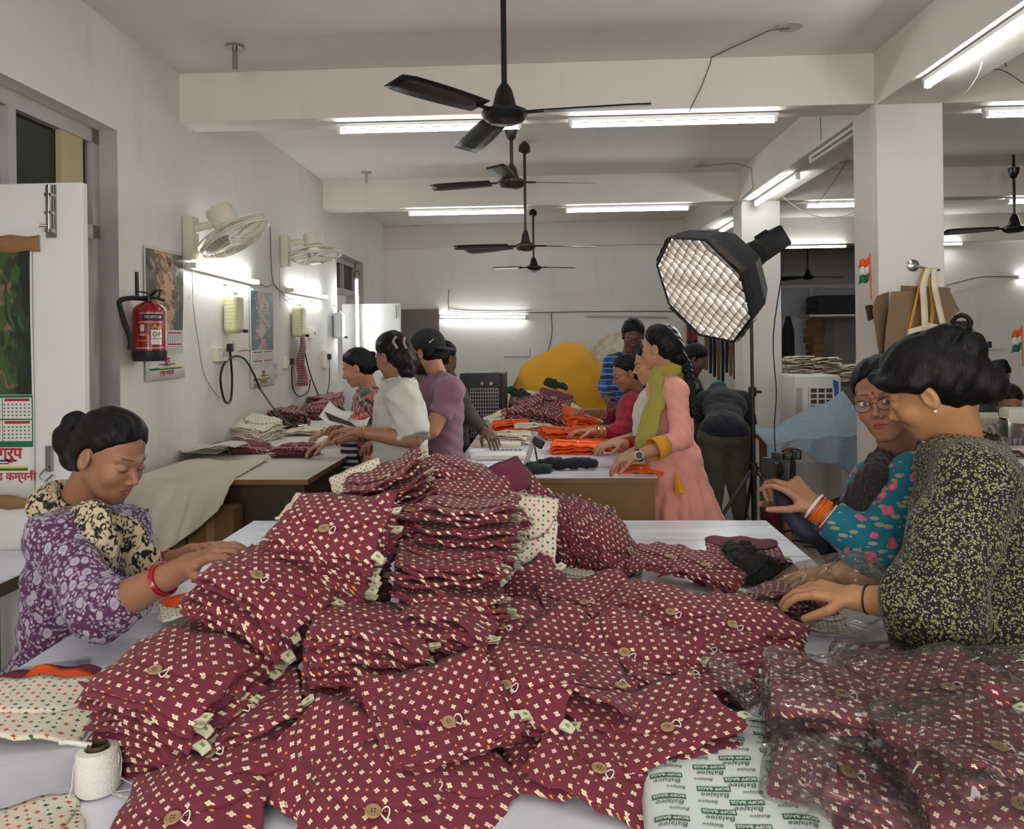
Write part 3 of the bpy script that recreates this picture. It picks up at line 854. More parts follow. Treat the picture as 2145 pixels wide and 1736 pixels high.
def closed_sheet(name, xyf, bf, tf, nu, nv, uvrot, uvoff, mats, z0=0.0, shx=0.0):
    """sheet with a top and an underside that meet at the rim. xyf(u,v)->x,y ; bf bend; tf(u,v)->half thickness"""
    vs, fs, uv = [], [], []
    idx = {}
    for side in (0, 1):
        for i in range(nu + 1):
            for j in range(nv + 1):
                rim = i in (0, nu) or j in (0, nv)
                if side and rim: idx[(1, i, j)] = idx[(0, i, j)]; continue
                u, v = i / nu, j / nv; x, y = xyf(u, v); t = tf(u, v)
                z = bf(x, y) + z0 + (t if side == 0 else -t)
                if rim: z = bf(x, y) + z0
                idx[(side, i, j)] = len(vs); vs.append((x, y, z)); uv.append((x, y))
    for side in (0, 1):
        for i in range(nu):
            for j in range(nv):
                q = [idx[(side, i, j)], idx[(side, i + 1, j)], idx[(side, i + 1, j + 1)], idx[(side, i, j + 1)]]
                fs.append(q if side == 0 else q[::-1])
    me = bpy.data.meshes.new(name); me.from_pydata(vs, [], fs)
    me.polygons.foreach_set('use_smooth', [True] * len(fs))
    ca, sa = math.cos(uvrot), math.sin(uvrot)
    add_uv(me, lambda co: np.stack([co[:, 0] * ca - co[:, 1] * sa + uvoff[0], co[:, 0] * sa + co[:, 1] * ca + uvoff[1]], 1) + (co[:, 2:3] * .7))
    for m_ in (mats if isinstance(mats, list) else [mats]): me.materials.append(m_)
    return me
def edge_warp(u, lo_, hi_):   # push grid lines towards the rim so that it stays round
    return (lo_ + (hi_ - lo_) * (.5 - .5 * math.cos(PI * u)) * .55 + (lo_ + (hi_ - lo_) * u) * .45) if False else lo_ + (hi_ - lo_) * (.5 + .5 * math.sin(PI * (u - .5)))
POUCH = {}
def pouch_variant(key, a=0, b=0, c=0, rip=.004, seed=1, base='maroon', flap='maroon', nu=18, nv=14, thick=.0042, fold=0.0, W=PW, D=PD):
    bf = bend_fn(a, b, c, rip, seed, fold); rs = random.Random(seed * 7 + 3)
    scal = [rs.uniform(0, 6.28) for _ in range(4)]
    def xy(u, v):
        x = edge_warp(u, -W / 2, W / 2); y = edge_warp(v, -D / 2, D / 2)
        x += .0022 * math.sin(v * 31 + scal[0]) * (2 * u - 1) ** 3; y += .0022 * math.sin(u * 37 + scal[1]) * (2 * v - 1) ** 3
        return x, y
    tf = lambda u, v: thick * (max(0, 1 - abs(2 * u - 1) ** 8) ** .5) * (max(0, 1 - abs(2 * v - 1) ** 8) ** .5)
    off = (rs.uniform(0, .02), rs.uniform(0, .02))
    body = closed_sheet('fabric_pouch', xy, bf, tf, nu, nv, R(rs.uniform(-3, 3) + rs.choice([0, 45])), off, M[base])
    LF = .128 * D / .188
    def fxy(u, v):
        x = -W / 2 * .985 + W * .985 * u
        ln = LF * (1 - abs(2 * u - 1) ** 2.6) ** .5 if 0 < u < 1 else 0.0
        ln = max(ln, .002)
        return x, D / 2 * .99 - ln * (1 - (1 - v) ** 1.0)
    bt = lambda x, y: bf(x, y) + thick * (max(0, 1 - abs(2 * x / W) ** 8) ** .5) * .98
    fl = closed_sheet('flap', lambda u, v: fxy(.5 - .5 * math.cos(PI * u), v), bt, lambda u, v: .0011 + .0009 * (v > .85), 18, 8, R(rs.uniform(-4, 4) + 45), (off[1], off[0]), M[flap], z0=.0021)
    ty = D / 2 - LF
    def top(x, y): return bf(x, y) + thick + .002
    mb = MB(); bx, by = rs.uniform(-.02, .004), ty - .004
    z = top(bx, by) + .0012
    mb.lathe([(.0001, .0), (.0095, 0), (.0115, .0012), (.0118, .0028), (.010, .0042), (.0085, .0036), (.0001, .0034)], (bx, by, z), n=20)
    for dx, dy in ((1, 1), (1, -1), (-1, 1), (-1, -1)): mb.cyl((bx + dx * .0022, by + dy * .0022, z + .003), (bx + dx * .0022, by + dy * .0022, z + .0042), .0011, n=8, mi=1)
    btn = mb.mesh('button', True); btn.materials.append(M['button']); btn.materials.append(M['hole'])
    mb = MB(); lx, ly = bx + .017, by - .002; lp = []
    for i in range(14):
        t_ = 2 * PI * i / 14; rr = .0085 * (1 + .35 * math.cos(t_ - 1.57)) ; X_ = lx + rr * .65 * math.cos(t_); Y_ = ly + rr * math.sin(t_)
        lp.append((X_, Y_, top(X_, Y_) + .002 + .002 * math.sin(t_ * 2)))
    mb.tube(lp, .0011, n=6, closed=True); lpm = mb.mesh('button_loop', True); lpm.materials.append(M['cord'])
    # folded care label sewn in the side seam
    mb = MB(); y0 = rs.choice([-.07, -.06, .05]); x0 = W / 2 - .004; z0 = bf(W / 2, y0); dn = rs.uniform(-.5, .35); Lg = .024; wl = .019
    def lab(s_, mi=0, o=0.0, i0=0.0, i1=1.0, ww=1.0):
        vs = []
        for k in range(5):
            t_ = i0 + (i1 - i0) * k / 4
            for w_ in (-ww, ww): vs.append((x0 + Lg * t_, y0 + w_ * wl / 2 + .002 * math.sin(t_ * 3), z0 + dn * Lg * t_ * t_ + s_ * (.0009 + .0016 * math.sin(PI * t_)) + o))
        mb.add(vs, [(2 * k, 2 * k + 2, 2 * k + 3, 2 * k + 1) for k in range(4)], mi)
    lab(1); lab(-1); lab(1, 1, .0004, .42, .72, .3)
    tg = mb.mesh('care_label', True); tg.materials.append(M['label_tape']); tg.materials.append(M['label_ink'])
    POUCH[key] = dict(body=body, flap=fl, button=btn, button_loop=lpm, care_label=tg)
NV = 6
for i in range(NV):
    pouch_variant('flat%d' % i, rip=.0035, seed=10 + i)
    pouch_variant('droop%d' % i, a=-1.6, b=-.8, rip=.005, seed=20 + i)
    pouch_variant('dip%d' % i, a=1.3, b=.6, rip=.005, seed=30 + i)
    pouch_variant('arch%d' % i, a=-3.6, b=.2, rip=.006, seed=40 + i)
    pouch_variant('twist%d' % i, a=-.8, c=3.0, rip=.006, seed=50 + i)
pouch_variant('hero0', a=-.5, b=-1.4, rip=.003, seed=71, nu=34, nv=28)
pouch_variant('hero1', a=.9, b=-1.6, c=1.2, rip=.003, seed=72, nu=34, nv=28, fold=.0)
pouch_variant('hero2', a=-2.0, b=-1.0, rip=.004, seed=73, nu=34, nv=28, fold=.007)
for i in range(2):
    pouch_variant('cream%d' % i, a=-.8, rip=.003, seed=80 + i, base='cream_print', flap='cream_print')
    pouch_variant('plain%d' % i, a=-.8, rip=.003, seed=90 + i, base='maroon', flap='maroon_plain')
    pouch_variant('creamflap%d' % i, a=-.6, rip=.003, seed=95 + i, base='cream_print', flap='orange')
    pouch_variant('orange%d' % i, a=-.6, b=-.5, rip=.004, seed=100 + i, base='orange', flap='orange', W=.26)
    pouch_variant('blank%d' % i, a=-.6, b=-.5, rip=.004, seed=110 + i, base='cream_cloth', flap='cream_cloth', W=.26)
POUCH_N = 0
def place_pouch(key, mtx, parts, label, group=None, name='fabric_pouch'):
    global POUCH_N
    P_ = POUCH[key]; o = bpy.data.objects.new(name, P_['body']); COL.objects.link(o); o.matrix_world = mtx
    if key.startswith(('orange', 'blank')): o.name = 'folded_cloth'; tag(o, label, 'cloth', group)  # plain orange and cream pouches and pouch-like cloth pieces, named apart
    else: tag(o, label, 'pouch', group)
    for k in parts:
        c = bpy.data.objects.new(k, P_[k]); COL.objects.link(c); c.parent = o
    POUCH_N += 1
    return o
ORD = 'top second third fourth fifth sixth seventh eighth ninth tenth eleventh twelfth thirteenth fourteenth fifteenth sixteenth seventeenth eighteenth nineteenth twentieth'.split()
FULL = ('flap', 'button', 'button_loop', 'care_label'); EDGE = ('care_label',)
def stack(px, py, Y, yaw, tx, ty, n, kind, where, t=.0106, drift=(0, 0), dtx=0.0, dty=0.0, dyaw=0.0, jit=.010, jyaw=6, zfix=None, seed=0, floor=TZ + .008, colour='maroon flower-print', top=None, at=None, tops=None, edge=EDGE, scale=1.0, nvar=NV, plain_top=False):
    rs = random.Random(int(px * 7 + py * 13 + seed))
    p = PY(px, py, Y) if at is None else Vector(at)
    if zfix is not None: p = PZ(px, py, zfix)
    for k in range(n):
        rot = Matrix.Rotation(R(yaw + dyaw * k + (rs.uniform(-jyaw, jyaw) if k else 0)), 4, 'Z') @ Matrix.Rotation(R(tx + dtx * k), 4, 'X') @ Matrix.Rotation(R(ty + dty * k), 4, 'Y')
        nrm = (rot @ Vector((0, 0, 1, 0))).to_3d()
        q = p + Vector((rs.uniform(-jit, jit), rs.uniform(-jit, jit), 0)) * (1 if k else 0)
        vk = (top or kind + '0') if k == 0 and top else (kind if rs.random() < .75 or kind in ('plain', 'orange') else rs.choice(['flat', 'droop', 'twist'])) + str(rs.randrange(nvar))
        # lowest corner of this pouch must stay on the table
        low = min((rot @ Vector((sx * PW / 2, sy * PD / 2, 0, 0))).z for sx in (-1, 1) for sy in (-1, 1)) * scale
        if q.z + low < floor:
            if k > 0 and q.z + low < floor - .012: break
            q.z = floor - low
        pos = ORD[k] if k < 20 else 'deepest'
        lab = ('%s pouch on top of %s' if k == 0 else '%s pouch, ' + pos + ' from the top of %s') % (colour, where)
        if k == 0 and tops: lab = tops
        place_pouch(vk, Matrix.Translation(q) @ rot @ Matrix.Scale(scale, 4), (('flap', 'care_label') if plain_top else FULL) if k == 0 else edge, lab, 'pouches in ' + where)
        p = p - nrm * t + Vector((drift[0], drift[1], 0))
# ------------------------------------------------------------------ the heap (image position of each stack's top, its distance)
S = stack
# back of the heap
S(805, 998, 1.98, 12, 4, -22, 15, 'dip', 'the fan stack behind the highest pouch', t=.0112, drift=(.0015, -.004), dty=1.0)
S(968, 978, 2.12, -8, 3, 20, 14, 'droop', 'the rear stack with pale labels', plain_top=True, drift=(-.002, -.004), dty=-.6)
S(1010, 1040, 1.92, 28, 18, 12, 6, 'flat', 'the small tilted stack behind the layered stack')
S(880, 1070, 1.85, 0, 0, 0, 10, 'droop', 'the buried stack between the rear stacks')
# layered stack right of centre, and those below it
S(985, 1066, 1.72, -3, -3, 1, 12, 'dip', 'the layered stack right of the highest pouch', plain_top=True, t=.0108, drift=(-.001, -.002))
S(945, 1168, 1.60, 6, -2, 5, 10, 'dip', 'the sagging middle stack facing the camera', plain_top=True, t=.0112, drift=(.001, -.002))
S(925, 1256, 1.50, -6, 2, 3, 13, 'arch', 'the lower sagging stack in the centre', plain_top=True, t=.0112, drift=(-.001, -.0025))
S(780, 1290, 1.42, 14, 0, 14, 14, 'droop', 'the slanted stack left of centre', plain_top=True, t=.0110, drift=(.002, -.002))
# highest pouch and its stack
S(697, 1088, 1.52, -9, 25, 5, 15, 'droop', 'the highest stack', top='hero0', t=.0112, drift=(-.001, .0005), dtx=-2.0, tops='big maroon pouch with flower print crowning the heap, flap towards the camera')
# left flank
S(580, 1205, 1.42, -18, 6, 24, 13, 'droop', 'the stack leaning left below the crown', top='droop2', t=.0115, drift=(-.003, -.001), dty=-1.2)
S(450, 1345, 1.34, -10, 8, 8, 7, 'droop', 'the wide left stack', plain_top=True, t=.0105, drift=(-.004, -.001))
S(365, 1385, 1.25, -16, 12, 8, 14, 'droop', 'the tall left front stack', top='droop3', t=.0126, drift=(.0008, -.0006), dtx=-1.0, dty=-.9, jyaw=9, jit=.013, tops='maroon pouch with a button and loop topping the left front stack')
S(455, 1560, 1.20, 16, 3, -14, 7, 'droop', 'the low stack beside the left front one', t=.0118, dty=1.2)
S(500, 1480, 1.27, 24, 2, -18, 14, 'arch', 'the left inner stack with hanging labels', t=.0116, drift=(-.001, 0))
# foreground
S(702, 1585, 1.15, -27, 30, 6, 4, 'droop', 'the front centre stack', top='hero0', dtx=-5, tops='nearest maroon pouch in the centre front with a large wooden button')
S(925, 1478, 1.24, 32, 26, -2, 5, 'dip', 'the front right stack', top='hero1', dtx=-4, tops='maroon pouch bent upward right behind the nearest one')
S(800, 1500, 1.25, -30, 22, 14, 4, 'droop', 'the small stack wedged behind the front pouch', dtx=-3)
S(395, 1712, 1.08, 8, 14, -4, 2, 'droop', 'the pair at the bottom left of the heap', top='hero2', tops='maroon pouch cut off by the bottom edge, left of the centre front')
S(800, 1690, 1.08, 5, 16, 10, 4, 'flat', 'the bottom edge stack under the front pouch', top='hero2', tops='maroon pouch at the bottom edge with a raised seam')
S(930, 1650, 1.16, -24, 6, 10, 5, 'droop', 'the small stack with rounded folds at the bottom')
# centre right
S(1078, 1412, 1.34, -20, 16, 2, 13, 'droop', 'the button stack in front of centre right', top='hero0', t=.0108, dtx=-1.6, tops='maroon pouch with a brown button topping the stack right of centre')
S(1060, 1300, 1.55, -8, 10, 8, 8, 'arch', 'the arched stack with a dark hollow')
S(1135, 1242, 1.80, 55, 13, -8, 5, 'twist', 'the crumpled group behind the hollow')
S(1228, 1252, 1.76, 10, 6, -6, 3, 'dip', 'the loose group behind the right spread')
S(1352, 1262, 1.76, -14, 6, 6, 4, 'droop', 'the far row of the right spread')
S(1415, 1270, 1.68, -24, 11, 8, 8, 'flat', 'the neat stack in the right spread', top='hero0', tops='large flat maroon pouch with a button on the right spread')
S(1330, 1350, 1.50, -38, 16, 12, 6, 'flat', 'the slanted stack within the right spread', top='hero0')
S(1195, 1350, 1.52, 58, 22, -6, 4, 'droop', 'the steep group left of the slanted stack')
S(1262, 1425, 1.38, 60, 10, 8, 4, 'droop', 'the near stack of the right spread', top='hero1')
S(1430, 1400, 1.46, 34, 5, 5, 4, 'flat', 'the low stack beside the clear film')
S(1385, 1505, 1.28, 22, 4, -10, 3, 'droop', 'the pair touching the printed white pack')
S(1560, 1300, 1.66, -38, 12, 12, 4, 'droop', 'the right end of the spread')
S(1585, 1362, 1.60, 10, 3, 3, 3, 'twist', 'the rightmost corner of the spread')
S(1480, 1345, 1.58, -20, 6, 6, 5, 'flat', 'the low stack inside the right spread')
S(1148, 1572, 1.235, -14, 10, -6, 3, 'droop', 'the left wing of the near flat pair', top='hero2', tops='maroon pouch lying low with raised flap, left of the printed white pack')
S(1275, 1590, 1.20, -26, 4, 12, 2, 'droop', 'the right wing of the near flat pair', top='hero0', tops='maroon pouch tucked against the printed white pack')
S(1402, 1160, 2.24, -18, 4, 4, 2, 'droop', 'the far loose group beside the black ties')
S(1482, 1178, 2.16, -30, 3, 4, 2, 'droop', 'the far loose group under the black ties')
S(1558, 1146, 2.30, -8, 2, 1, 1, 'plain', '', nvar=2, top='plain1', tops='pouch with plain maroon flap behind the black ties')
# standing fan at the back right
S(1078, 1018, 2.25, 60, 40, -10, 3, 'plain', 'the plain-flap group', nvar=2)
rs = random.Random(5)
for k in range(24):
    f = k / 23
    p = PY(1130 + 172 * f, 1078 + 6 * f, 2.42 - .14 * f); p.z = .955 - .055 * f * f
    rot = Matrix.Rotation(R(88 - 24 * f + rs.uniform(-4, 4)), 4, 'Z') @ Matrix.Rotation(R(rs.uniform(-4, 4)), 4, 'X') @ Matrix.Rotation(R(0), 4, 'Y')
    # stands on its long edge, leaning more and more to the right
    rot = Matrix.Rotation(R(-4 - 10 * f + rs.uniform(-5, 5)), 4, 'Z') @ Matrix.Rotation(R(86 - 32 * f + rs.uniform(-3, 3)), 4, 'Y') @ Matrix.Rotation(R(8), 4, 'X') @ Matrix.Rotation(R(90), 4, 'Z')
    q = p.copy(); low = min((rot @ Vector((sx * PW / 2, sy * PD / 2, 0, 0))).z for sx in (-1, 1) for sy in (-1, 1))
    q.z = TZ + .006 - low + .02 * f * (1 - f) * 2
    place_pouch('droop%d' % rs.randrange(NV), Matrix.Translation(q) @ rot, FULL if k == 23 else EDGE, 'upright maroon pouch, %s from the left in the standing row' % (ORD + ['twenty-first', 'twenty-second', 'twenty-third'])[k].replace('top', 'first') if k < 23 else 'upright maroon pouch closing the right end of the standing row', 'pouches standing in a row on the far table')
# pale pouches in the heap
def one(key, px, py, Y, yaw, tx, ty, label, parts=('flap',), z=None, group=None, sc=1.0, name='fabric_pouch'):
    p = PY(px, py, Y) if z is None else PZ(px, py, z)
    rot = Matrix.Rotation(R(yaw), 4, 'Z') @ Matrix.Rotation(R(tx), 4, 'X') @ Matrix.Rotation(R(ty), 4, 'Y')
    return place_pouch(key, Matrix.Translation(p) @ rot @ Matrix.Scale(sc, 4), parts, label, group, name)
one('cream0', 1085, 1105, 1.96, -8, 64, 24, 'cream pouch with red and green dots standing beside the layered stack')
one('cream1', 752, 1018, 2.12, 38, 50, -35, 'cream dotted pouch peeking out behind the fan stack', sc=.7)
one('cream0', 675, 1062, 1.74, 0, 10, 4, 'cream dotted pouch just behind the crowning pouch', sc=.8)
one('cream1', 1232, 1203, 2.05, -6, 2, 0, 'cream dotted pouch lying flat behind the right spread', z=TZ + .012)
one('cream0', 948, 985, 2.26, 10, 15, 10, 'cream dotted pouch at the crest of the rear stack')
one('plain0', 60, 1448, 1.5, 14, 3, 0, 'plum pouch under the orange one at the left table edge', z=TZ + .008)
one('orange0', 105, 1452, 1.45, -14, 4, 3, 'orange flap pouch at the left table edge', z=TZ + .020, sc=.95)
one('cream1', 62, 1478, 1.38, 12, 4, 6, 'cream pouch with tiny red and navy print at the left table edge', z=TZ + .034, sc=1.1)
one('cream0', -5, 1775, 1.0, 40, 3, 3, 'cream pouch with coloured flowers in the bottom left corner', z=TZ + .01)
for k in range(5):
    one('creamflap%d' % (k % 2), 415, 1262, 1.52, 15 + 4 * k, 0, 0, 'cream and orange pouch, %s in the small stack by seated hands' % ['lowest', 'second lowest', 'middle', 'second highest', 'highest'][k], z=TZ + .008 + .011 * k, parts=('flap',), group='cream and orange pouches by the seated woman', sc=.8)
# ================================================================== CLOTH PRINTS
def cloth_mat(name, fn, rough=.85, wr=.35):
    m, nt, b, L = new_mat(name); N = NB(nt); v = N.tc()
    L.new(fn(N, v), b.inputs['Base Color']); b.inputs['Roughness'].default_value = rough; b.inputs['Sheen Weight'].default_value = .1
    h = N.m('ADD', N.m('MULTIPLY', N.noise(v, 320, 2), .15), N.noise(v, 16, 4, .6))
    N.bump(h, wr, .012, b.inputs['Normal']); return m
def f_purple(N, v):
    vv = N.mapv(v, (1, 1, .75)); a = N.voro(vv, 36); s2 = N.voro(v, 95); s3 = N.voro(N.mapv(v, loc=(2, 3, 1)), 80); n = N.noise(v, 130, 2)
    da = N.m('ADD', a.outputs['Distance'], N.m('MULTIPLY', n, .22))
    c = N.mix(N.step(N.m('ADD', s3.outputs['Distance'], N.m('MULTIPLY', n, .2)), .52, .42), srgb(84, 42, 82), srgb(142, 130, 150))
    c = N.mix(N.step(s2.outputs['Distance'], .40, .30), c, srgb(178, 168, 184))
    c = N.mix(N.step(da, .60, .57), c, srgb(86, 42, 84)); c = N.mix(N.step(da, .52, .47), c, srgb(172, 164, 180))
    return N.mix(N.step(da, .30, .26), c, srgb(150, 142, 160))
def f_leopard(N, v):
    vv = N.mapv(v, (1, 1, .7)); n = N.noise(vv, 95, 2, .8); a = N.voro(vv, 64)
    r = N.m('MULTIPLY', N.step(a.outputs['Distance'], .22, .34), N.step(a.outputs['Distance'], .62, .50))
    k = N.m('MAXIMUM', N.m('MULTIPLY', r, N.step(n, .44, .52)), N.step(N.noise(vv, 52, 3, .8), .55, .59))
    return N.mix(k, srgb(200, 182, 152), srgb(22, 18, 18))
def f_teal(N, v):
    vv = N.mapv(v, (1, 1, .9)); a = N.voro(vv, 20); b2 = N.voro(N.mapv(v, (1.4, 1.4, 3.4), (0, .7, .5)), 18); d = N.voro(v, 60)
    pet = N.m('ADD', a.outputs['Distance'], N.m('MULTIPLY', N.noise(v, 75, 2), .35))
    c = N.mix(N.m('MULTIPLY', N.step(d.outputs['Distance'], .2, .14), N.step(N.noise(v, 9, 2), .5, .55)), srgb(0, 106, 128), srgb(220, 150, 150))
    c = N.mix(N.step(b2.outputs['Distance'], .33, .28), c, srgb(156, 148, 112))
    c = N.mix(N.step(pet, .47, .43), c, srgb(214, 92, 116))
    return N.mix(N.step(pet, .30, .26), c, srgb(236, 132, 128))
def f_dots(N, v):
    a = N.voro(v, 135); b2 = N.voro(N.mapv(v, loc=(3, 1, 2)), 200); d = N.voro(N.mapv(v, loc=(1, 5, 2)), 92)
    n = N.noise(v, 160, 2)
    c = N.mix(N.step(N.m('ADD', d.outputs['Distance'], N.m('MULTIPLY', n, .3)), .52, .46), srgb(14, 17, 18), srgb(122, 124, 66))
    c = N.mix(N.step(N.m('ADD', a.outputs['Distance'], N.m('MULTIPLY', n, .3)), .46, .40), c, srgb(146, 146, 96))
    return N.mix(N.step(b2.outputs['Distance'], .27, .22), c, srgb(206, 202, 190))
def f_flor(N, v):
    n = N.noise(v, 9, 2, 1.5); n2 = N.noise(N.mapv(v, loc=(4, 2, 1)), 13, 2, 2)
    c = N.mix(N.step(n, .5, .53), srgb(28, 84, 78), srgb(206, 92, 82)); c = N.mix(N.step(n2, .58, .61), c, srgb(222, 146, 150))
    return N.mix(N.step(N.noise(v, 22, 2, 1), .62, .66), c, srgb(60, 40, 66))
def f_plaid(N, v):
    s = N.sep(v)
    w_ = lambda k, f, ph: N.m('GREATER_THAN', N.m('SINE', N.m('ADD', N.m('MULTIPLY', s[k], f), ph)), .35)
    c = N.mix(w_(2, 70, 0), srgb(36, 84, 150), srgb(22, 40, 84)); c = N.mix(N.m('MULTIPLY', w_(0, 70, 1), .6), c, srgb(20, 32, 70))
    return N.mix(N.m('GREATER_THAN', N.m('SINE', N.m('MULTIPLY', s[2], 140)), .93), c, srgb(140, 190, 220))
def f_check(N, v):
    s = N.sep(v); k = N.m('MULTIPLY', N.m('GREATER_THAN', N.m('SINE', N.m('MULTIPLY', s[0], 90)), .2), N.m('GREATER_THAN', N.m('SINE', N.m('MULTIPLY', s[2], 60)), .0))
    return N.mix(k, srgb(24, 25, 30), srgb(120, 116, 112))
def f_solid(col, k=.1):
    return lambda N, v: N.mix(N.m('MULTIPLY', N.noise(v, 10, 4), k * 2), srgb(*col), srgb(*[int(c * .75) for c in col]))
def f_stripe(N, v):
    s = N.sep(v); return N.mix(N.m('GREATER_THAN', N.m('SINE', N.m('MULTIPLY', s[2], 170)), .2), srgb(30, 26, 34), srgb(190, 186, 182))
def f_vstripe(N, v):
    s = N.sep(v); return N.mix(N.m('GREATER_THAN', N.m('SINE', N.m('MULTIPLY', s[0], 180)), .5), srgb(128, 110, 120), srgb(176, 164, 168))
for k, f_ in dict(c_purple=f_purple, c_leopard=f_leopard, c_teal=f_teal, c_dots=f_dots, c_flor=f_flor, c_plaid=f_plaid, c_check=f_check, c_stripe=f_stripe, c_vstripe=f_vstripe).items(): M[k] = cloth_mat(k, f_)
for k, c_ in dict(c_white=(206, 202, 194), c_mauve=(134, 92, 112), c_pink=(232, 158, 144), c_olive=(164, 156, 66), c_red=(142, 20, 50), c_navy=(18, 22, 36), c_khaki=(88, 84, 72), c_dark=(26, 22, 28), c_black=(16, 16, 18), c_grey=(62, 60, 58), c_yellow=(222, 152, 24), c_ecru=(216, 210, 200), c_blue=(34, 40, 64)).items():
    M[k] = cloth_mat(k, f_solid(c_))
M['c_shawl'] = cloth_mat('c_shawl', lambda N, v: N.mix(N.step(N.voro(N.mapv(v, (1, 1, .5)), 150).outputs['Distance'], .3, .2), srgb(28, 20, 28), srgb(84, 56, 60)))
M['gold'] = mat('gold_metal', (214, 160, 70), .25, metal=.9)
M['red_bangle'] = mat('red_bangle', (168, 20, 34), .2)
M['orange_bangle'] = mat('orange_bangle', (206, 98, 24), .3)
M['pearl'] = mat('pearl', (232, 222, 214), .2)
M['lens'] = mat('spectacle_lens', (240, 244, 248), .02, alpha=.07)
M['cap'] = mat('cap_black', (15, 18, 22), .8, bump=.2, bscale=200)
M['clip'] = mat('hair_clip', (150, 132, 122), .3)
M['navy_strap'] = mat('navy_strap', (20, 26, 44), .7)

def pt(v):
    return Vector(v) if len(v) == 3 and isinstance(v, Vector) else PY(*v)
def ring(mb, c, axis, r, w_, mi=0, n=24, flat=1.0):
    axis = unit(axis); q = axis.to_track_quat('Z', 'Y')
    mb.tube([Vector(c) + q @ Vector((math.cos(2 * PI * i / n) * r, math.sin(2 * PI * i / n) * r * flat, 0)) for i in range(n)], w_, n=6, mi=mi, closed=True)

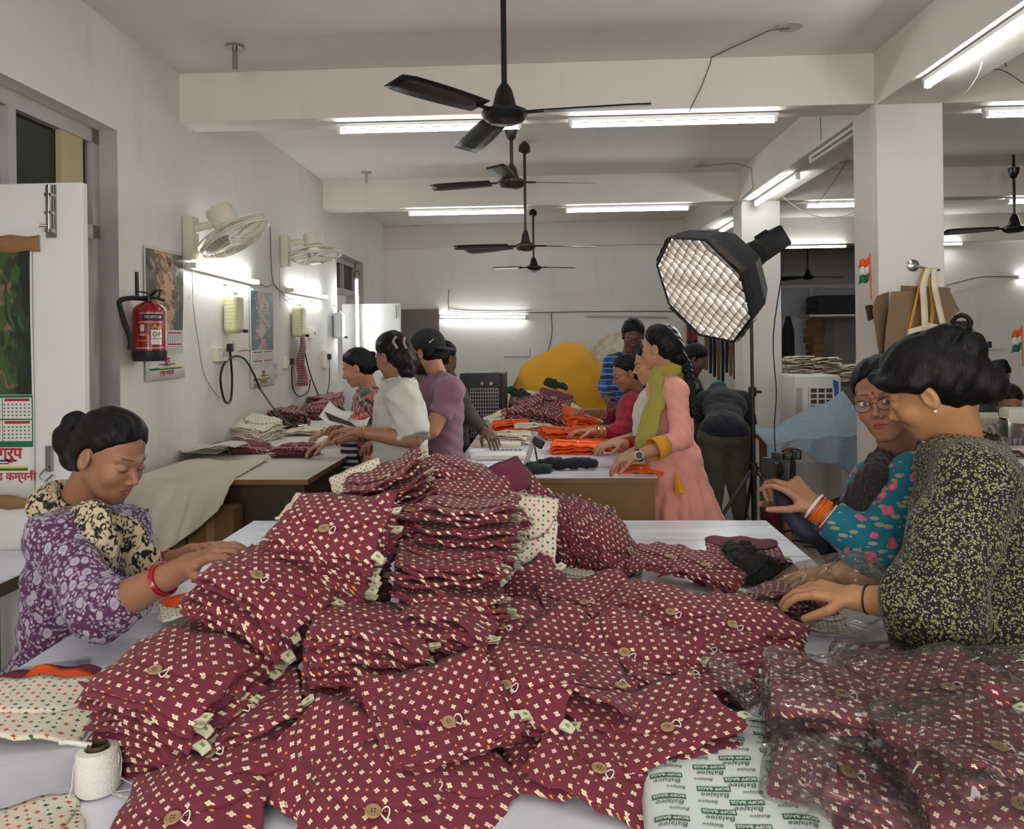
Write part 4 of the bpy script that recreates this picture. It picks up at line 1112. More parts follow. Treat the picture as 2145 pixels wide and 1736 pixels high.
def make_person(label, J, head, skin='skin1', b=1.0, top=None, sleeve=1.0, hem=None, lower=None, lowmat=None, hair=None, male=False, beard=False, lip='lip', eyes=False, arms=None, res=.003, cres=.006, wr=.004, loose=.012, neckline=None, base=None, group=None, hem_r=None, sleeve_r=(.058, .050, .040), extra_top=None, tlabel=None, fold=(38, 5), neck_open=.085):
    """J: joints as world vectors; head: (centre, forward, up, scale)"""
    hc, fwd, up, s = head
    J = {k: (pt(v) if k not in ('toe', 'lat') else v) for k, v in J.items()}
    hc = pt(hc)
    core, Qb = body_core(J, b)
    parts, Q, Rm = make_head(hc, fwd, up, s, J['neck'], skin, res, male, beard, eyes=eyes)
    # torso and legs
    allp = [J[k] for k in ('chest', 'pelvis', 'sl', 'sr', 'neck')]
    lo, hi = bounds(allp, .2)
    v, q = sdf_arrays(lambda p: smax(core(p), (p - A3(J['neck'])) @ A3([0, 0, 1.0]) - .01, .01) + .004, lo, hi, .014); parts.append((v, q, 0))
    if 'kl' in J:
        lf = legs_sdf(J, b); lo, hi = bounds([J[k] for k in ('hl', 'hr', 'kl', 'kr', 'al', 'ar')], .2)
        v, q = sdf_arrays(lf, lo, hi, .014); parts.append((v, q, 0))
    for sd in ('l', 'r'):
        A = (arms or {}).get(sd)
        if A is None: continue
        el, wrp = J['e' + sd], J['w' + sd]
        d = A.get('d'); d = unit(wrp - el) if d is None else Vector(d)
        hp = hand_prims(wrp, d, A['n'], A.get('side', 1), A.get('curl', .3), s * .98, A.get('spread', .1), A.get('thumb', (.5, .35)))
        f, pts = arm_hand_sdf(el, wrp, hp, .040 * b, .0255 * s)
        lo, hi = bounds(pts, .05); v, q = sdf_arrays(f, lo, hi, A.get('res', res)); parts.append((v, q, 0))
        v, q = sdf_arrays(lambda p: s_cap(p, J['s' + sd], el, .050 * b, .040 * b), *bounds([J['s' + sd], el], .08), .010); parts.append((v, q, 0))
    me = arrays_mesh('person', parts)
    nh = len(parts[0][0]); tint = np.zeros((len(me.vertices), 3), dtype=np.float32)
    tint[:nh, :2] = head_mat(hc, Q, s, beard)(parts[0][0].astype(np.float32))
    if len(me.vertices) >= nh: me.attributes.new('tint', 'FLOAT_VECTOR', 'POINT').data.foreach_set('vector', tint.ravel())
    for m_ in (M[skin], M[skin], M['hair'], M['eye_white'], M['iris']): me.materials.append(m_)
    o = link_mesh('person', me, None)
    bs = Vector(base) if base is not None else Vector((J['pelvis'].x, J['pelvis'].y, 0))
    recentre(o, bs); tag(o, label, 'person', group)
    # garment
    if top:
        nl = J['neck'] if neckline is None else neckline[0]
        nn = A3(unit(Rm @ Vector((0, -.2, 1)) if neckline is None else neckline[1])); nl3 = A3(nl)
        hemz = hem if hem is not None else J['pelvis'].z - .10
        fk, fa = fold
        def g(p):
            d = core(p, loose)
            if 'kl' in J and hemz < J['pelvis'].z - .15 and hem_r is None:
                d = smin(d, legs_sdf(J, b)(p, loose + .03), .06)
            if hem_r is not None:
                pv = J['pelvis']; bt = Vector((pv.x, pv.y, hemz)) if not isinstance(hem_r, tuple) else Vector(hem_r[1])
                rr = hem_r[0] if isinstance(hem_r, tuple) else hem_r
                th = np.arctan2(p[:, 1] - bt.y, p[:, 0] - bt.x)
                e = s_cap(p, pv, bt, .15 * b, rr) + .020 * np.sin(th * 15 + 2 * np.sin(p[:, 2] * 3)) * np.clip((pv.z - p[:, 2]) * 3, 0, 1)
                d = smin(d, e, .05)
            for sd in ('l', 'r'):
                if 'e' + sd not in J: continue
                sh, el = J['s' + sd], J['e' + sd]
                r0, r1, r2 = [k * b for k in sleeve_r]
                if sleeve < 1: e = s_cap(p, sh, sh.lerp(el, sleeve), r0, r0 + (r1 - r0) * sleeve); e = smax(e, (p - A3(sh.lerp(el, sleeve))) @ A3(unit(el - sh)), .004)
                else:
                    e = s_cap(p, sh, el, r0, r1)
                    if sleeve > 1:
                        w2 = el.lerp(J['w' + sd], sleeve - 1)
                        e2 = s_cap(p, el, w2, r1, r2); e2 = smax(e2, (p - A3(w2)) @ A3(unit(w2 - el)), .004); e = smin(e, e2, .03)
                        mid = np.exp(-((p - A3(el)) ** 2).sum(1) / .006)
                        e = e + .004 * mid * np.sin((p @ A3(unit(w2 - el))) * 230)
                    else: e = smax(e, (p - A3(el)) @ A3(unit(el - sh)), .004)
                d = smin(d, e, .03)
            d = d + wr * wob(p, fk, 1.3 + bs.x) + wr * .6 * np.sin((p[:, 2] + .5 * p[:, 0]) * fk * 2.2 + 2.2 * np.sin(p[:, 0] * fk * .5) + 2 * np.sin(p[:, 1] * fk * .6))
            axis_r = np.sqrt(((p - nl3)[:, 0]) ** 2 + ((p - nl3)[:, 1]) ** 2) - neck_open; d = smax(d, -np.maximum(-((p - nl3) @ nn), axis_r), .006); d = smax(d, (p - nl3)[:, 2] - .05, .006)
            d = smax(d, hemz - p[:, 2], .006)
            if extra_top is not None: d = extra_top(p, d)
            return d
        P_ = [J['pelvis'] + Vector((0, 0, hemz - J['pelvis'].z)), J['chest'], J['sl'], J['sr'], J['neck']] + [J[k] for k in ('el', 'er') if k in J] + ([J[k] for k in ('wl', 'wr') if k in J and sleeve > 1])
        lo, hi = bounds(P_, .20 if hem_r is None else .34); lo[2] = max(lo[2], hemz - .02)
        sdf_obj('top', g, lo, hi, cres, M[top], o)
    if lowmat and 'kl' in J:
        lf2 = legs_sdf(J, b)
        def g2(p):
            d = lf2(p, .018); d = smin(d, s_ell(p, J['pelvis'], (.17 * b, .13 * b, .14 * b), Qb), .06) + .004 * wob(p, 28, 2)
            return smax(d, (min(J['al'].z, J['ar'].z) - .01) - p[:, 2], .005)
        lo, hi = bounds([J[k] for k in ('hl', 'hr', 'kl', 'kr', 'al', 'ar', 'pelvis')], .2)
        sdf_obj('trousers', g2, lo, hi, max(cres, .009), M[lowmat], o)
    elif lowmat:
        pass
    H = dict(o=o, hc=hc, Q=Q, R=Rm, s=s, J=J, L=lambda x, y, z: hc + Rm @ (Vector((x, y, z)) * s))
    if hair: hair(H, max(res, .0035))
    return H
def hair_obj(H, prims=None, cut=None, k=.02, res=.004, thick=.012, name='hair', male=False, strand=.0022, mname='hair', bang=None):
    """hair shell over the cranium, kept behind the hairline, with extra locks. prims(p_local)->distance in head-local metres"""
    c = A3(H['hc']); Q = H['Q']; s = H['s']
    def f(p):
        q = ((p - c) @ Q.T) / s; x = np.abs(q[:, 0])
        zz = q[:, 2] - .02
        pl = q[:, 1] - (.014 + np.where(zz > 0, 1.0, .62) * zz - .006 * np.clip(1 - x / .02, 0, 1))
        if male: pl = q[:, 1] - (.022 + np.where(zz > 0, .95, .3) * zz)
        t_ = .0035 + (thick - .0035) * np.clip(-pl * 22, 0, 1)
        d = s_ell(q, (0, -.014, .035), (.075, .0945, .0845)) - t_
        d = smin(d, s_ell(q, (0, -.040, -.005), (.068, .070, .075)) - t_ * .8, .02)
        if male: d = smax(d, pl, .006); d = smax(d, -(q[:, 2] + .055), .008)
        else: d = smax(d, pl, .005); d = smax(d, -(q[:, 2] + .085), .01)
        e = s_ell(np.stack([x, q[:, 1], q[:, 2]], 1), (.080, -.008, -.010), (.014, .021, .034)); d = smax(d, -e, .004)   # ear stays free
        if prims is not None:
            d = smin(d, prims(q), k)
        d = d + strand * (np.sin(q[:, 2] * 150 + 60 * q[:, 1] + 3 * np.sin(q[:, 0] * 50)) * .5 + .5 * np.sin(q[:, 0] * 170 + 40 * q[:, 2] + 2.5 * np.sin(q[:, 1] * 45)))
        return d * s
    hc = H['hc']; lo, hi = bounds([hc], .16 * s + .02)
    if cut: lo = lo + np.array(cut[0]); hi = hi + np.array(cut[1])
    return sdf_obj(name, f, lo, hi, res, M[mname], H['o'])
def tubes_on(H, name, items, m, smooth=True, rmesh=None):
    mb = MB()
    for it in items: mb.tube(*it[:2], n=7, **(it[2] if len(it) > 2 else {}))
    return mb.build(name, M[m] if isinstance(m, str) else m, H['o'], smooth=smooth)
def glasses(H, r=.022, flat=.75, m='black', w_=.0012):
    L_ = H['L']; mb = MB(); R_ = H['R']; s = H['s']
    for sg in (-1, 1):
        c = L_(sg * .031, .104, -.004); pts = []
        for i in range(20):
            t = 2 * PI * i / 20; pts.append(c + R_ @ Vector((math.cos(t) * r, -abs(math.cos(t)) * .003 * (1 if sg * math.cos(t) > 0 else 0), math.sin(t) * r * flat)) * s)
        mb.tube(pts, w_, n=5, closed=True)
        mb.tube([L_(sg * .053, .100, .002), L_(sg * .078, .05, .004), L_(sg * .084, -.01, .004)], w_, n=5)
    mb.tube([L_(-.010, .107, 0), L_(0, .111, .003), L_(.010, .107, 0)], w_, n=5)
    g = mb.build('spectacles', M[m], H['o'], smooth=True)
    mb = MB()
    for sg in (-1, 1):
        c = L_(sg * .031, .104, -.004)
        mb.add([c + R_ @ Vector((math.cos(2 * PI * i / 16) * r * .97, 0, math.sin(2 * PI * i / 16) * r * flat * .97)) * s for i in range(16)], [tuple(range(16))])
    mb.build('lens', M['lens'], g)
    return g
def bangles(H, name, c, axis, items, r=.034, m='red_bangle'):
    mb = MB(); a = unit(axis)
    for i, (o_, w_) in enumerate(items): ring(mb, Vector(c) + a * o_, a + Vector((.1 * math.sin(i * 3), .1 * math.cos(i * 2), 0)), r, w_)
    return mb.build(name, M[m], H['o'], smooth=True)
def scarf_strip(H, name, pts, width, thick, m, res=.005, wr=.005, norm=None):
    """a folded cloth strip hanging along a path: union of flattened capsules"""
    pts = smooth_path(pts, 4); n = len(pts)
    def f(p):
        d = None
        for i in range(n - 1):
            w0 = width[0] + (width[1] - width[0]) * i / (n - 1)
            nn = norm(i / (n - 1)) if callable(norm) else norm
            e = s_flat(p, pts[i], pts[i + 1], w0, w0 + (width[1] - width[0]) / (n - 1), nn, thick / w0)
            d = e if d is None else smin(d, e, .012)
        return d + wr * .6 * wob(p, 45, 2.1) + wr * .55 * np.sin((p[:, 0] - p[:, 1] * .7) * 260 + 2 * np.sin(p[:, 2] * 16))
    lo, hi = bounds(pts, max(width) + .02)
    return sdf_obj(name, f, lo, hi, res, M[m], H['o'])
# ================================================================== THE PEOPLE
Z3 = Vector((0, 0, 1))
def stand_legs(J, hipw=.10, toe=(0, 1, 0), spread=.1, lat=None):
    pv = pt(J['pelvis']); l_ = unit(lat or (1, 0, 0)); fw = Vector(toe)
    J['hl'] = pv - l_ * hipw - Z3 * .05; J['hr'] = pv + l_ * hipw - Z3 * .05
    J['kl'] = Vector((J['hl'].x, J['hl'].y, pv.z * .52)) + fw * .02; J['kr'] = Vector((J['hr'].x, J['hr'].y, pv.z * .52)) + fw * .02
    J['al'] = Vector((J['kl'].x, J['kl'].y, .09)); J['ar'] = Vector((J['kr'].x, J['kr'].y, .09)); J['toe'] = fw
    return J
# --- seated woman in purple floral kurta, left
hc = PY(232, 955, 1.95); fw = (.84, -.24, -.36)
J = dict(neck=PY(160, 1072, 2.0), sr=PY(118, 1128, 1.80), sl=PY(262, 1108, 2.20), chest=PY(165, 1200, 2.0), pelvis=PY(130, 1450, 2.0),
         er=PY(212, 1282, 1.66), wr=PY(392, 1186, 1.62), el=PY(290, 1215, 2.12), wl=PY(400, 1160, 1.95))
J['hl'] = J['pelvis'] + Vector((0, .1, -.02)); J['hr'] = J['pelvis'] + Vector((0, -.1, -.02))
J['kl'] = J['hl'] + Vector((.20, 0, -.04)); J['kr'] = J['hr'] + Vector((.20, 0, -.04)); J['al'] = Vector((J['kl'].x, J['kl'].y, .09)); J['ar'] = Vector((J['kr'].x, J['kr'].y, .09)); J['toe'] = (1, 0, 0)
def hair_w1(H, res):
    def pr(q):
        d = s_ell(q, (.0, -.140, -.010), (.052, .050, .056))
        d = smin(d, s_ell(q, (.0, -.100, -.052), (.048, .040, .036)), .012)
        return smin(d, s_ell(q, (0, -.155, .034), (.034, .028, .030)), .01)
    hair_obj(H, pr, res=res, cut=((-.08, -.08, -.08), (.05, .05, .05)))
W1 = make_person('woman in purple floral kurta with leopard scarf seated at the left table edge', J, (hc, fw, (.34, .0, .94), .96), 'skin1', b=1.04,
    top='c_purple', sleeve=1.38, hem=.42, hair=hair_w1, arms=dict(r=dict(n=(.1, .2, -1), curl=.35, side=-1), l=dict(n=(.1, -.2, -1), curl=.35, side=1)), res=.0026, cres=.0055, sleeve_r=(.062, .058, .050), wr=.004,
    lowmat='c_dark', neckline=(J['neck'] + Vector((.02, 0, -.01)), (-.35, 0, 1)))
n_ = J['neck']
scarf_strip(W1, 'scarf', [n_ + Vector((.01, .085, -.03)), n_ + Vector((-.055, .06, .03)), n_ + Vector((-.085, 0, .045)), n_ + Vector((-.045, -.07, .035)), n_ + Vector((.03, -.085, -.01)), PY(185, 1090, 1.79), PY(205, 1135, 1.80), PY(212, 1180, 1.82)], (.034, .048), .012, 'c_leopard', norm=lambda t: (-.2, -.9, .5) if t > .55 else (-1, .1, .6), res=.0045)
scarf_strip(W1, 'scarf_end', [n_ + Vector((.035, .055, -.02)), n_ + Vector((.07, .02, -.05)), PY(245, 1105, 1.92), PY(275, 1140, 1.92), PY(300, 1178, 1.94)], (.028, .040), .012, 'c_leopard', norm=(.5, -.8, .3), res=.0045)
ax = J['wr'] - J['er']; c = J['er'].lerp(J['wr'], .70)
bangles(W1, 'bangle', c, ax, [(0, .0032), (.011, .0032)], .036); c = J['el'].lerp(J['wl'], .62); bangles(W1, 'bangle', c, J['wl'] - J['el'], [(0, .0035)], .036)
# low stool under her
t = empty('stool', (J['pelvis'].x, J['pelvis'].y, 0), 0, 'plain wooden stool under the seated woman', 'stool')
sz = J['pelvis'].z - .15
MB().box(Vector((J['pelvis'].x, J['pelvis'].y, sz)), (.34, .34, .03), bev=.008).build('seat', M['wood'], t)
for a in (-1, 1):
    for b_ in (-1, 1): MB().cyl((J['pelvis'].x + a * .14, J['pelvis'].y + b_ * .14, 0), (J['pelvis'].x + a * .12, J['pelvis'].y + b_ * .12, sz), .016).build('leg', M['wood'], t)

# --- woman in black dress with olive and white dots, right
hc = PY(1941, 812, 1.90); fw = (-.66, .50, -.46)
J = dict(neck=PY(2005, 930, 1.92), sl=PY(2038, 1010, 1.72), sr=PY(1985, 985, 2.08), chest=PY(2045, 1090, 1.90), pelvis=PY(2062, 1400, 1.90),
         el=PY(1952, 1275, 1.62), wl=PY(1795, 1252, 1.72), er=PY(1930, 1200, 2.05), wr=PY(1758, 1200, 2.0))
J = stand_legs(J, lat=(-.3, -.95, 0) , toe=(-1, .2, 0))
def hair_w2(H, res):
    def pr(q):
        d = s_ell(q, (.0, -.085, .005), (.068, .062, .072))
        d = smin(d, s_ell(q, (.0, -.115, -.050), (.056, .045, .050)), .02)
        d = smin(d, s_ell(q, (.005, -.090, .090), (.044, .048, .030)), .01)
        d = smin(d, s_ell(q, (0, -.132, .045), (.040, .034, .040)), .01)
        # front roll dipping over the temple
        x = q.copy(); x[:, 0] = np.abs(x[:, 0])
        d = smin(d, s_chain(x, [(.02, .085, .075), (.066, .050, .052), (.080, .0, .03)], [.016, .020, .020]), .02)
        lp = [(.02 + .0 * a, -.142 + .018 * math.cos(a), .098 + .018 * math.sin(a)) for a in [i * .7 for i in range(9)]]
        return np.minimum(d, s_chain(q, lp, [.0055] * 9))
    hair_obj(H, pr, res=res, cut=((-.05, -.08, -.05), (.12, .05, .05)), thick=.012)
W2 = make_person('woman in black dress densely dotted olive and white, packing pouches at the right', J, (hc, fw, (-.40, .05, .90), 1.0), 'skin4', b=1.06,
    top='c_dots', sleeve=1.42, hem=.45, hair=hair_w2, hem_r=.24, loose=.026, res=.0026, cres=.0055, wr=.006, sleeve_r=(.075, .092, .085), fold=(22, 5),
    arms=dict(l=dict(d=(-.8, .45, .05), n=(.1, .1, -1), curl=.28, side=1), r=dict(d=(-.96, -.1, -.10), n=(.1, .1, -1), curl=.22, side=-1)),
    neckline=(J['neck'] + Vector((0, 0, -.012)), (.12, 0, 1)), lowmat='c_dark')
L_ = W2['L']; MB().lathe([(.0001, -.004), (.0035, -.002), (.0042, 0), (.0035, .002), (.0001, .004)], L_(-.083, -.004, -.043), n=10).build('earring', M['pearl'], W2['o'], smooth=True)
ring_mb = MB(); ring(ring_mb, J['el'].lerp(J['wl'], .85), J['wl'] - J['el'], .030, .0025); ring_mb.build('hair_tie', M['black'], W2['o'], smooth=True)

# --- woman in teal floral kurta looking at the camera
hc = PY(1852, 836, 2.20); fw = (-.60, -.76, -.06)
J = dict(neck=PY(1888, 962, 2.27), sl=PY(1922, 1002, 2.10), sr=PY(1828, 1010, 2.48), chest=PY(1880, 1085, 2.28), pelvis=PY(1880, 1320, 2.30),
         el=PY(1826, 1150, 2.00), wl=PY(1708, 1062, 2.06), er=PY(1768, 1135, 2.40), wr=PY(1668, 1048, 2.24))
J = stand_legs(J, lat=(.5, .8, 0), toe=(-1, -.2, 0))
def hair_w3(H, res):
    hair_obj(H, lambda q: s_ell(q, (.0, -.10, -.05), (.05, .05, .05)), res=res)
W3 = make_person('woman with glasses in teal floral kurta holding a black camera, facing the photographer', J, (hc, fw, (-.22, .0, .97), .97), 'skin1r', b=1.02,
    top='c_teal', sleeve=1.75, hem=.42, hair=hair_w3, eyes=Vector((0, 0, 1.52)), lip='lip_red', res=.0026, cres=.006, wr=.003, sleeve_r=(.064, .062, .052), hem_r=.22, lowmat='c_dark', fold=(26, 5),
    arms=dict(l=dict(d=(-.62, .15, .62), n=(-.5, .7, -.4), curl=[.42, .5, .55, .6], side=1, thumb=(.2, .5)), r=dict(d=(-.55, -.3, .5), n=(-.3, -.8, -.2), curl=[.5, .5, .5, .5], side=-1)))
glasses(W3, .023, .72)
L_ = W3['L']; MB().lathe([(.0001, 0), (.0035, .0005), (.0035, .0015), (.0001, .002)], L_(0, .0905, .030), W3['R'] @ Matrix.Rotation(-PI / 2, 3, 'X'), n=10).build('bindi', M['red_bangle'], W3['o'])
bx = J['wl'] - J['el']; c = J['el'].lerp(J['wl'], .90)
bangles(W3, 'orange_bangle', c, bx, [(-.010, .005), (0, .005), (.010, .005)], .034, 'orange_bangle')
bangles(W3, 'pearl_bangle', c, bx, [(.020, .004), (-.021, .003)], .036, 'pearl'); bangles(W3, 'red_bangle', J['el'].lerp(J['wl'], .72), bx, [(0, .004)], .042, 'red_bangle')
bangles(W3, 'beaded_bangle', J['el'].lerp(J['wl'], .68), bx, [(0, .0035)], .045, 'pearl'); bangles(W3, 'red_bangle', J['er'].lerp(J['wr'], .8), J['wr'] - J['er'], [(0, .004), (.012, .004)], .035)
nk = J['neck']
scarf_strip(W3, 'shawl', [nk + Vector((.06, .02, .0)), nk + Vector((.0, -.04, .03)), nk + Vector((-.06, -.03, .0)), PY(1832, 1000, 2.12), PY(1800, 1050, 2.08), PY(1775, 1095, 2.08), PY(1772, 1135, 2.10)], (.036, .040), .016, 'c_shawl', norm=(-.6, -.75, .2), res=.006)
scarf_strip(W3, 'shawl_fall', [PY(1880, 1160, 2.12), PY(1830, 1180, 2.12), PY(1790, 1240, 2.14)], (.05, .06), .025, 'c_shawl', norm=(-.3, -.9, .1), res=.007)
# the black camera in her hands with its strap
cc = PY(1631, 982, 2.12)
t = empty('camera', cc, 0, 'small black camera with dangling strap in the hands of the woman in teal', 'camera')
rt = frame((-.5, -.6, .1)); RM = Matrix([list(r) for r in rt]).transposed()
mb = MB().box(cc, (.082, .045, .058), RM, bev=.008); mb.box(cc + RM @ Vector((0, 0, .035)), (.034, .034, .02), RM, bev=.005); mb.box(cc + RM @ Vector((-.028, .0, .034)), (.018, .026, .012), RM, bev=.003)
mb.build('camera_body', M['black'], t, smooth=True)
MB().cyl(cc + RM @ Vector((0, .02, 0)), cc + RM @ Vector((0, .060, 0)), .025, .023, n=20).cyl(cc + RM @ Vector((0, .060, 0)), cc + RM @ Vector((0, .064, 0)), .020, n=20).build('camera_lens', M['black_metal'], t, smooth=True)
MB().box(cc + RM @ Vector((-.042, -.016, .042)), (.024, .018, .026), RM, bev=.006).build('eyecup', M['black'], t)
sp = smooth_path([cc + Vector((.02, -.0, -.02)), PY(1634, 1030, 2.1), PY(1655, 1075, 2.06), PY(1690, 1118, 2.04), PY(1725, 1140, 2.06), PY(1752, 1190, 2.1)], 5)
mb = MB(); w_ = Vector((.018, .0, .012))
mb.add([p + w_ * s_ for p in sp for s_ in (-1, 1)], [(2 * i, 2 * i + 2, 2 * i + 3, 2 * i + 1) for i in range(len(sp) - 1)])
solidify(mb.build('strap', M['navy_strap'], t, smooth=True), .003)

# --- woman in white shirt, back turned, at the left table
hc = PY(822, 745, 4.0)
J = dict(neck=PY(835, 800, 4.02), sl=PY(805, 838, 3.84), sr=PY(870, 836, 4.18), chest=PY(838, 880, 4.02), pelvis=PY(838, 1010, 4.02),
         el=PY(866, 922, 3.72), wl=PY(752, 904, 3.66), er=PY(820, 915, 4.3), wr=PY(738, 898, 4.15))
J['sl'] = PY(845, 838, 3.82); J['sr'] = PY(820, 838, 4.22)
J = stand_legs(J, lat=(.6, .75, 0), toe=(-.7, .6, 0))
def hair_w4(H, res):
    def pr(q):
        d = s_ell(q, (0, -.075, -.03), (.072, .052, .085))
        return smin(d, s_ell(q, (0, -.07, -.11), (.05, .035, .04)), .02)
    hair_obj(H, pr, res=res, cut=((-.0, -.0, -.06), (0, 0, 0)))
W4 = make_person('woman in loose white shirt with a hair clip, holding papers by the left table', J, (hc, (-.80, .52, -.30), (-.25, .1, .95), 1.0), 'skin1', b=1.08,
    top='c_white', sleeve=1.0, hem=.62, hair=hair_w4, res=.004, cres=.008, loose=.03, wr=.006, sleeve_r=(.075, .085, .06), lowmat='c_dark',
    arms=dict(l=dict(d=(-.95, .1, .1), n=(.2, 0, -1), curl=.35, side=1), r=dict(n=(.2, 0, -1), curl=.35, side=-1)))
bangles(W4, 'bangle', J['el'].lerp(J['wl'], .93), J['wl'] - J['el'], [(0, .004)], .033, 'gold')
cp = W4['L'](-.075, -.075, .045)
MB().tube(smooth_path([W4['L'](-.05, -.11, .075), W4['L'](-.072, -.10, .05), W4['L'](-.065, -.11, .01)], 4), .007).tube(smooth_path([W4['L'](-.02, -.135, .06), W4['L'](-.04, -.14, .03), W4['L'](-.03, -.135, .0)], 4), .007).build('hair_clip', M['clip'], W4['o'], smooth=True)
cl = J['neck']; mb = MB(); ring(mb, cl + Vector((0, 0, .012)), Vector((-.15, .1, 1)), .068, .012); mb.build('collar', M['c_white'], W4['o'], smooth=True)

# --- man in mauve t-shirt and black backward cap
hc = PY(893, 737, 4.5)
J = dict(neck=PY(915, 785, 4.52), sl=PY(945, 818, 4.30), sr=PY(905, 815, 4.78), chest=PY(922, 860, 4.52), pelvis=PY(920, 990, 4.52),
         el=PY(905, 900, 4.22), wl=PY(845, 930, 4.25), er=PY(860, 900, 4.85), wr=PY(800, 920, 4.7))
J = stand_legs(J, lat=(.5, .85, 0), toe=(-.8, .5, 0))
def hair_m1(H, res): hair_obj(H, None, res=res, thick=.005, male=True)
W5 = make_person('bearded man in mauve t-shirt and black cap worn backwards', J, (hc, (-.86, .42, -.18), (-.15, .05, .98), 1.04), 'skin2', b=1.16,
    top='c_mauve', sleeve=.65, hem=.80, hair=hair_m1, male=True, beard=True, res=.004, cres=.008, loose=.018, wr=.004, sleeve_r=(.060, .058, .05), lowmat='c_blue',
    arms=dict(l=dict(n=(.2, 0, -1), curl=.3, side=1), r=dict(n=(.2, 0, -1), curl=.3, side=-1)))
def capf(H):
    c = A3(H['hc']); Q = H['Q']; s = H['s']
    def f(p):
        q = ((p - c) @ Q.T) / s
        d = s_ell(q, (0, -.016, .040), (.089, .110, .094)); d = np.maximum(d, -s_ell(q, (0, -.016, .036), (.083, .104, .088)))
        d = smax(d, -(q[:, 2] - (.018 + .25 * q[:, 1])), .004)
        b_ = s_ell(q, (0, -.135, -.006 ), (.066, .062, .006), np.array([[1, 0, 0], [0, .93, .36], [0, -.36, .93]]))
        return smin(d, b_, .008) * s
    return f
lo, hi = bounds([W5['hc']], .24); cp = sdf_obj('cap', capf(W5), lo, hi, .004, M['cap'], W5['o'])
# small white curved tick mark embroidered on the cap
L5 = W5['L']; mb = MB(); ck = smooth_path([L5(-.0755, -.094, .047), L5(-.079, -.086, .040), L5(-.0745, -.098, .046), L5(-.064, -.112, .058)], 4)
mb.tube(ck, [.004 - .003 * i / (len(ck) - 1) for i in range(len(ck))], n=5); mb.build('cap_mark', M['pearl'], cp, smooth=True)

# --- woman in floral top beside the wall, behind the papers
hc = PY(748, 770, 4.85)
J = dict(neck=PY(770, 812, 4.9), sl=PY(765, 842, 4.66), sr=PY(760, 838, 5.08), chest=PY(772, 878, 4.88), pelvis=PY(770, 985, 4.88),
         el=PY(758, 905, 4.5), wl=PY(690, 925, 4.45), er=PY(745, 895, 5.1), wr=PY(690, 905, 4.95))
J = stand_legs(J, lat=(.3, .95, 0), toe=(-1, .2, 0))
def hair_w6(H, res): hair_obj(H, lambda q: smin(s_ell(q, (0, -.12, -.02), (.045, .042, .045)), s_ell(q, (0, -.13, .045), (.02, .018, .02)), .005), res=res, cut=((-.04, -.04, -.04), (.04, .04, .04)))
W6 = make_person('woman with tied hair in pink and green floral top standing by the wall', J, (hc, (-.93, -.05, -.35), (-.30, 0, .95), .98), 'skin2', b=1.0, top='c_flor', sleeve=1.05, hem=.5, hair=hair_w6, res=.0045, cres=.009, hem_r=.2, lowmat='c_dark',
    arms=dict(l=dict(n=(.2, 0, -1), curl=.3, side=1), r=dict(n=(.2, 0, -1), curl=.3, side=-1)))
bangles(W6, 'bangle', J['el'].lerp(J['wl'], .8), J['wl'] - J['el'], [(0, .005)], .032)
scarf_strip(W6, 'striped_stole', [PY(725, 905, 4.62), PY(730, 940, 4.58), PY(733, 985, 4.56), PY(735, 1030, 4.56)], (.05, .06), .02, 'c_stripe', norm=(-.3, -.9, .1), res=.008)

# --- person mostly hidden behind the man with the cap
hc = PY(930, 752, 5.2)
J = dict(neck=PY(945, 800, 5.25), sr=PY(960, 825, 5.1), sl=PY(935, 822, 5.45), chest=PY(950, 870, 5.25), pelvis=PY(950, 990, 5.25), er=PY(985, 875, 4.95), wr=PY(1018, 905, 4.75), el=PY(940, 900, 5.5), wl=PY(980, 920, 5.3))
J = stand_legs(J, lat=(-.4, -.9, 0), toe=(.9, -.3, 0))
W7 = make_person('person in dark grey sleeves mostly hidden behind the man with the cap', J, (hc, (.6, .7, -.3), (0, .1, .95), 1.0), 'skin3', b=1.0, top='c_grey', sleeve=1.85, hem=.6, hair=lambda H, r: hair_obj(H, lambda q: s_ell(q, (0, -.09, -.08), (.05, .05, .06)), res=r), res=.005, cres=.010, lowmat='c_dark',
    arms=dict(r=dict(n=(.1, 0, -1), curl=.3, side=-1)))

# --- woman in pink dress with olive scarf and a long braid
hc = PY(1382, 728, 4.15)
J = dict(neck=PY(1398, 785, 4.18), sl=PY(1415, 818, 3.98), sr=PY(1378, 815, 4.38), chest=PY(1402, 862, 4.18), pelvis=PY(1412, 975, 4.18),
         el=PY(1428, 918, 3.86), wl=PY(1334, 955, 3.72), er=PY(1395, 915, 4.45), wr=PY(1325, 948, 4.15))
J = stand_legs(J, lat=(.6, .8, 0), toe=(-.8, .6, 0))
def hair_w8(H, res):
    def pr(q):
        d = s_ell(q, (0, -.085, -.01), (.062, .05, .07))
        return smin(d, s_ell(q, (0, -.10, -.07), (.036, .034, .04)), .02)
    hair_obj(H, pr, res=res, cut=((0, 0, -.04), (.04, 0, 0)))
W8 = make_person('woman in salmon pink dress with olive scarf and long black braid', J, (hc, (-.82, .56, -.12), (-.05, 0, 1), 1.0), 'skin2', b=1.0, top='c_pink', sleeve=1.35, hem=.22, hem_r=.36, hair=hair_w8, res=.004, cres=.008, wr=.0035, sleeve_r=(.060, .052, .046),
    arms=dict(l=dict(d=(-.9, .1, -.25), n=(.2, .1, -1), curl=.35, side=1), r=dict(n=(.2, .1, -1), curl=.3, side=-1)), lowmat='c_pink')
bp = smooth_path([W8['L'](.0, -.105, -.05), PY(1437, 765, 4.10), PY(1446, 800, 4.05), PY(1452, 840, 4.02), PY(1455, 870, 4.02)], 6)
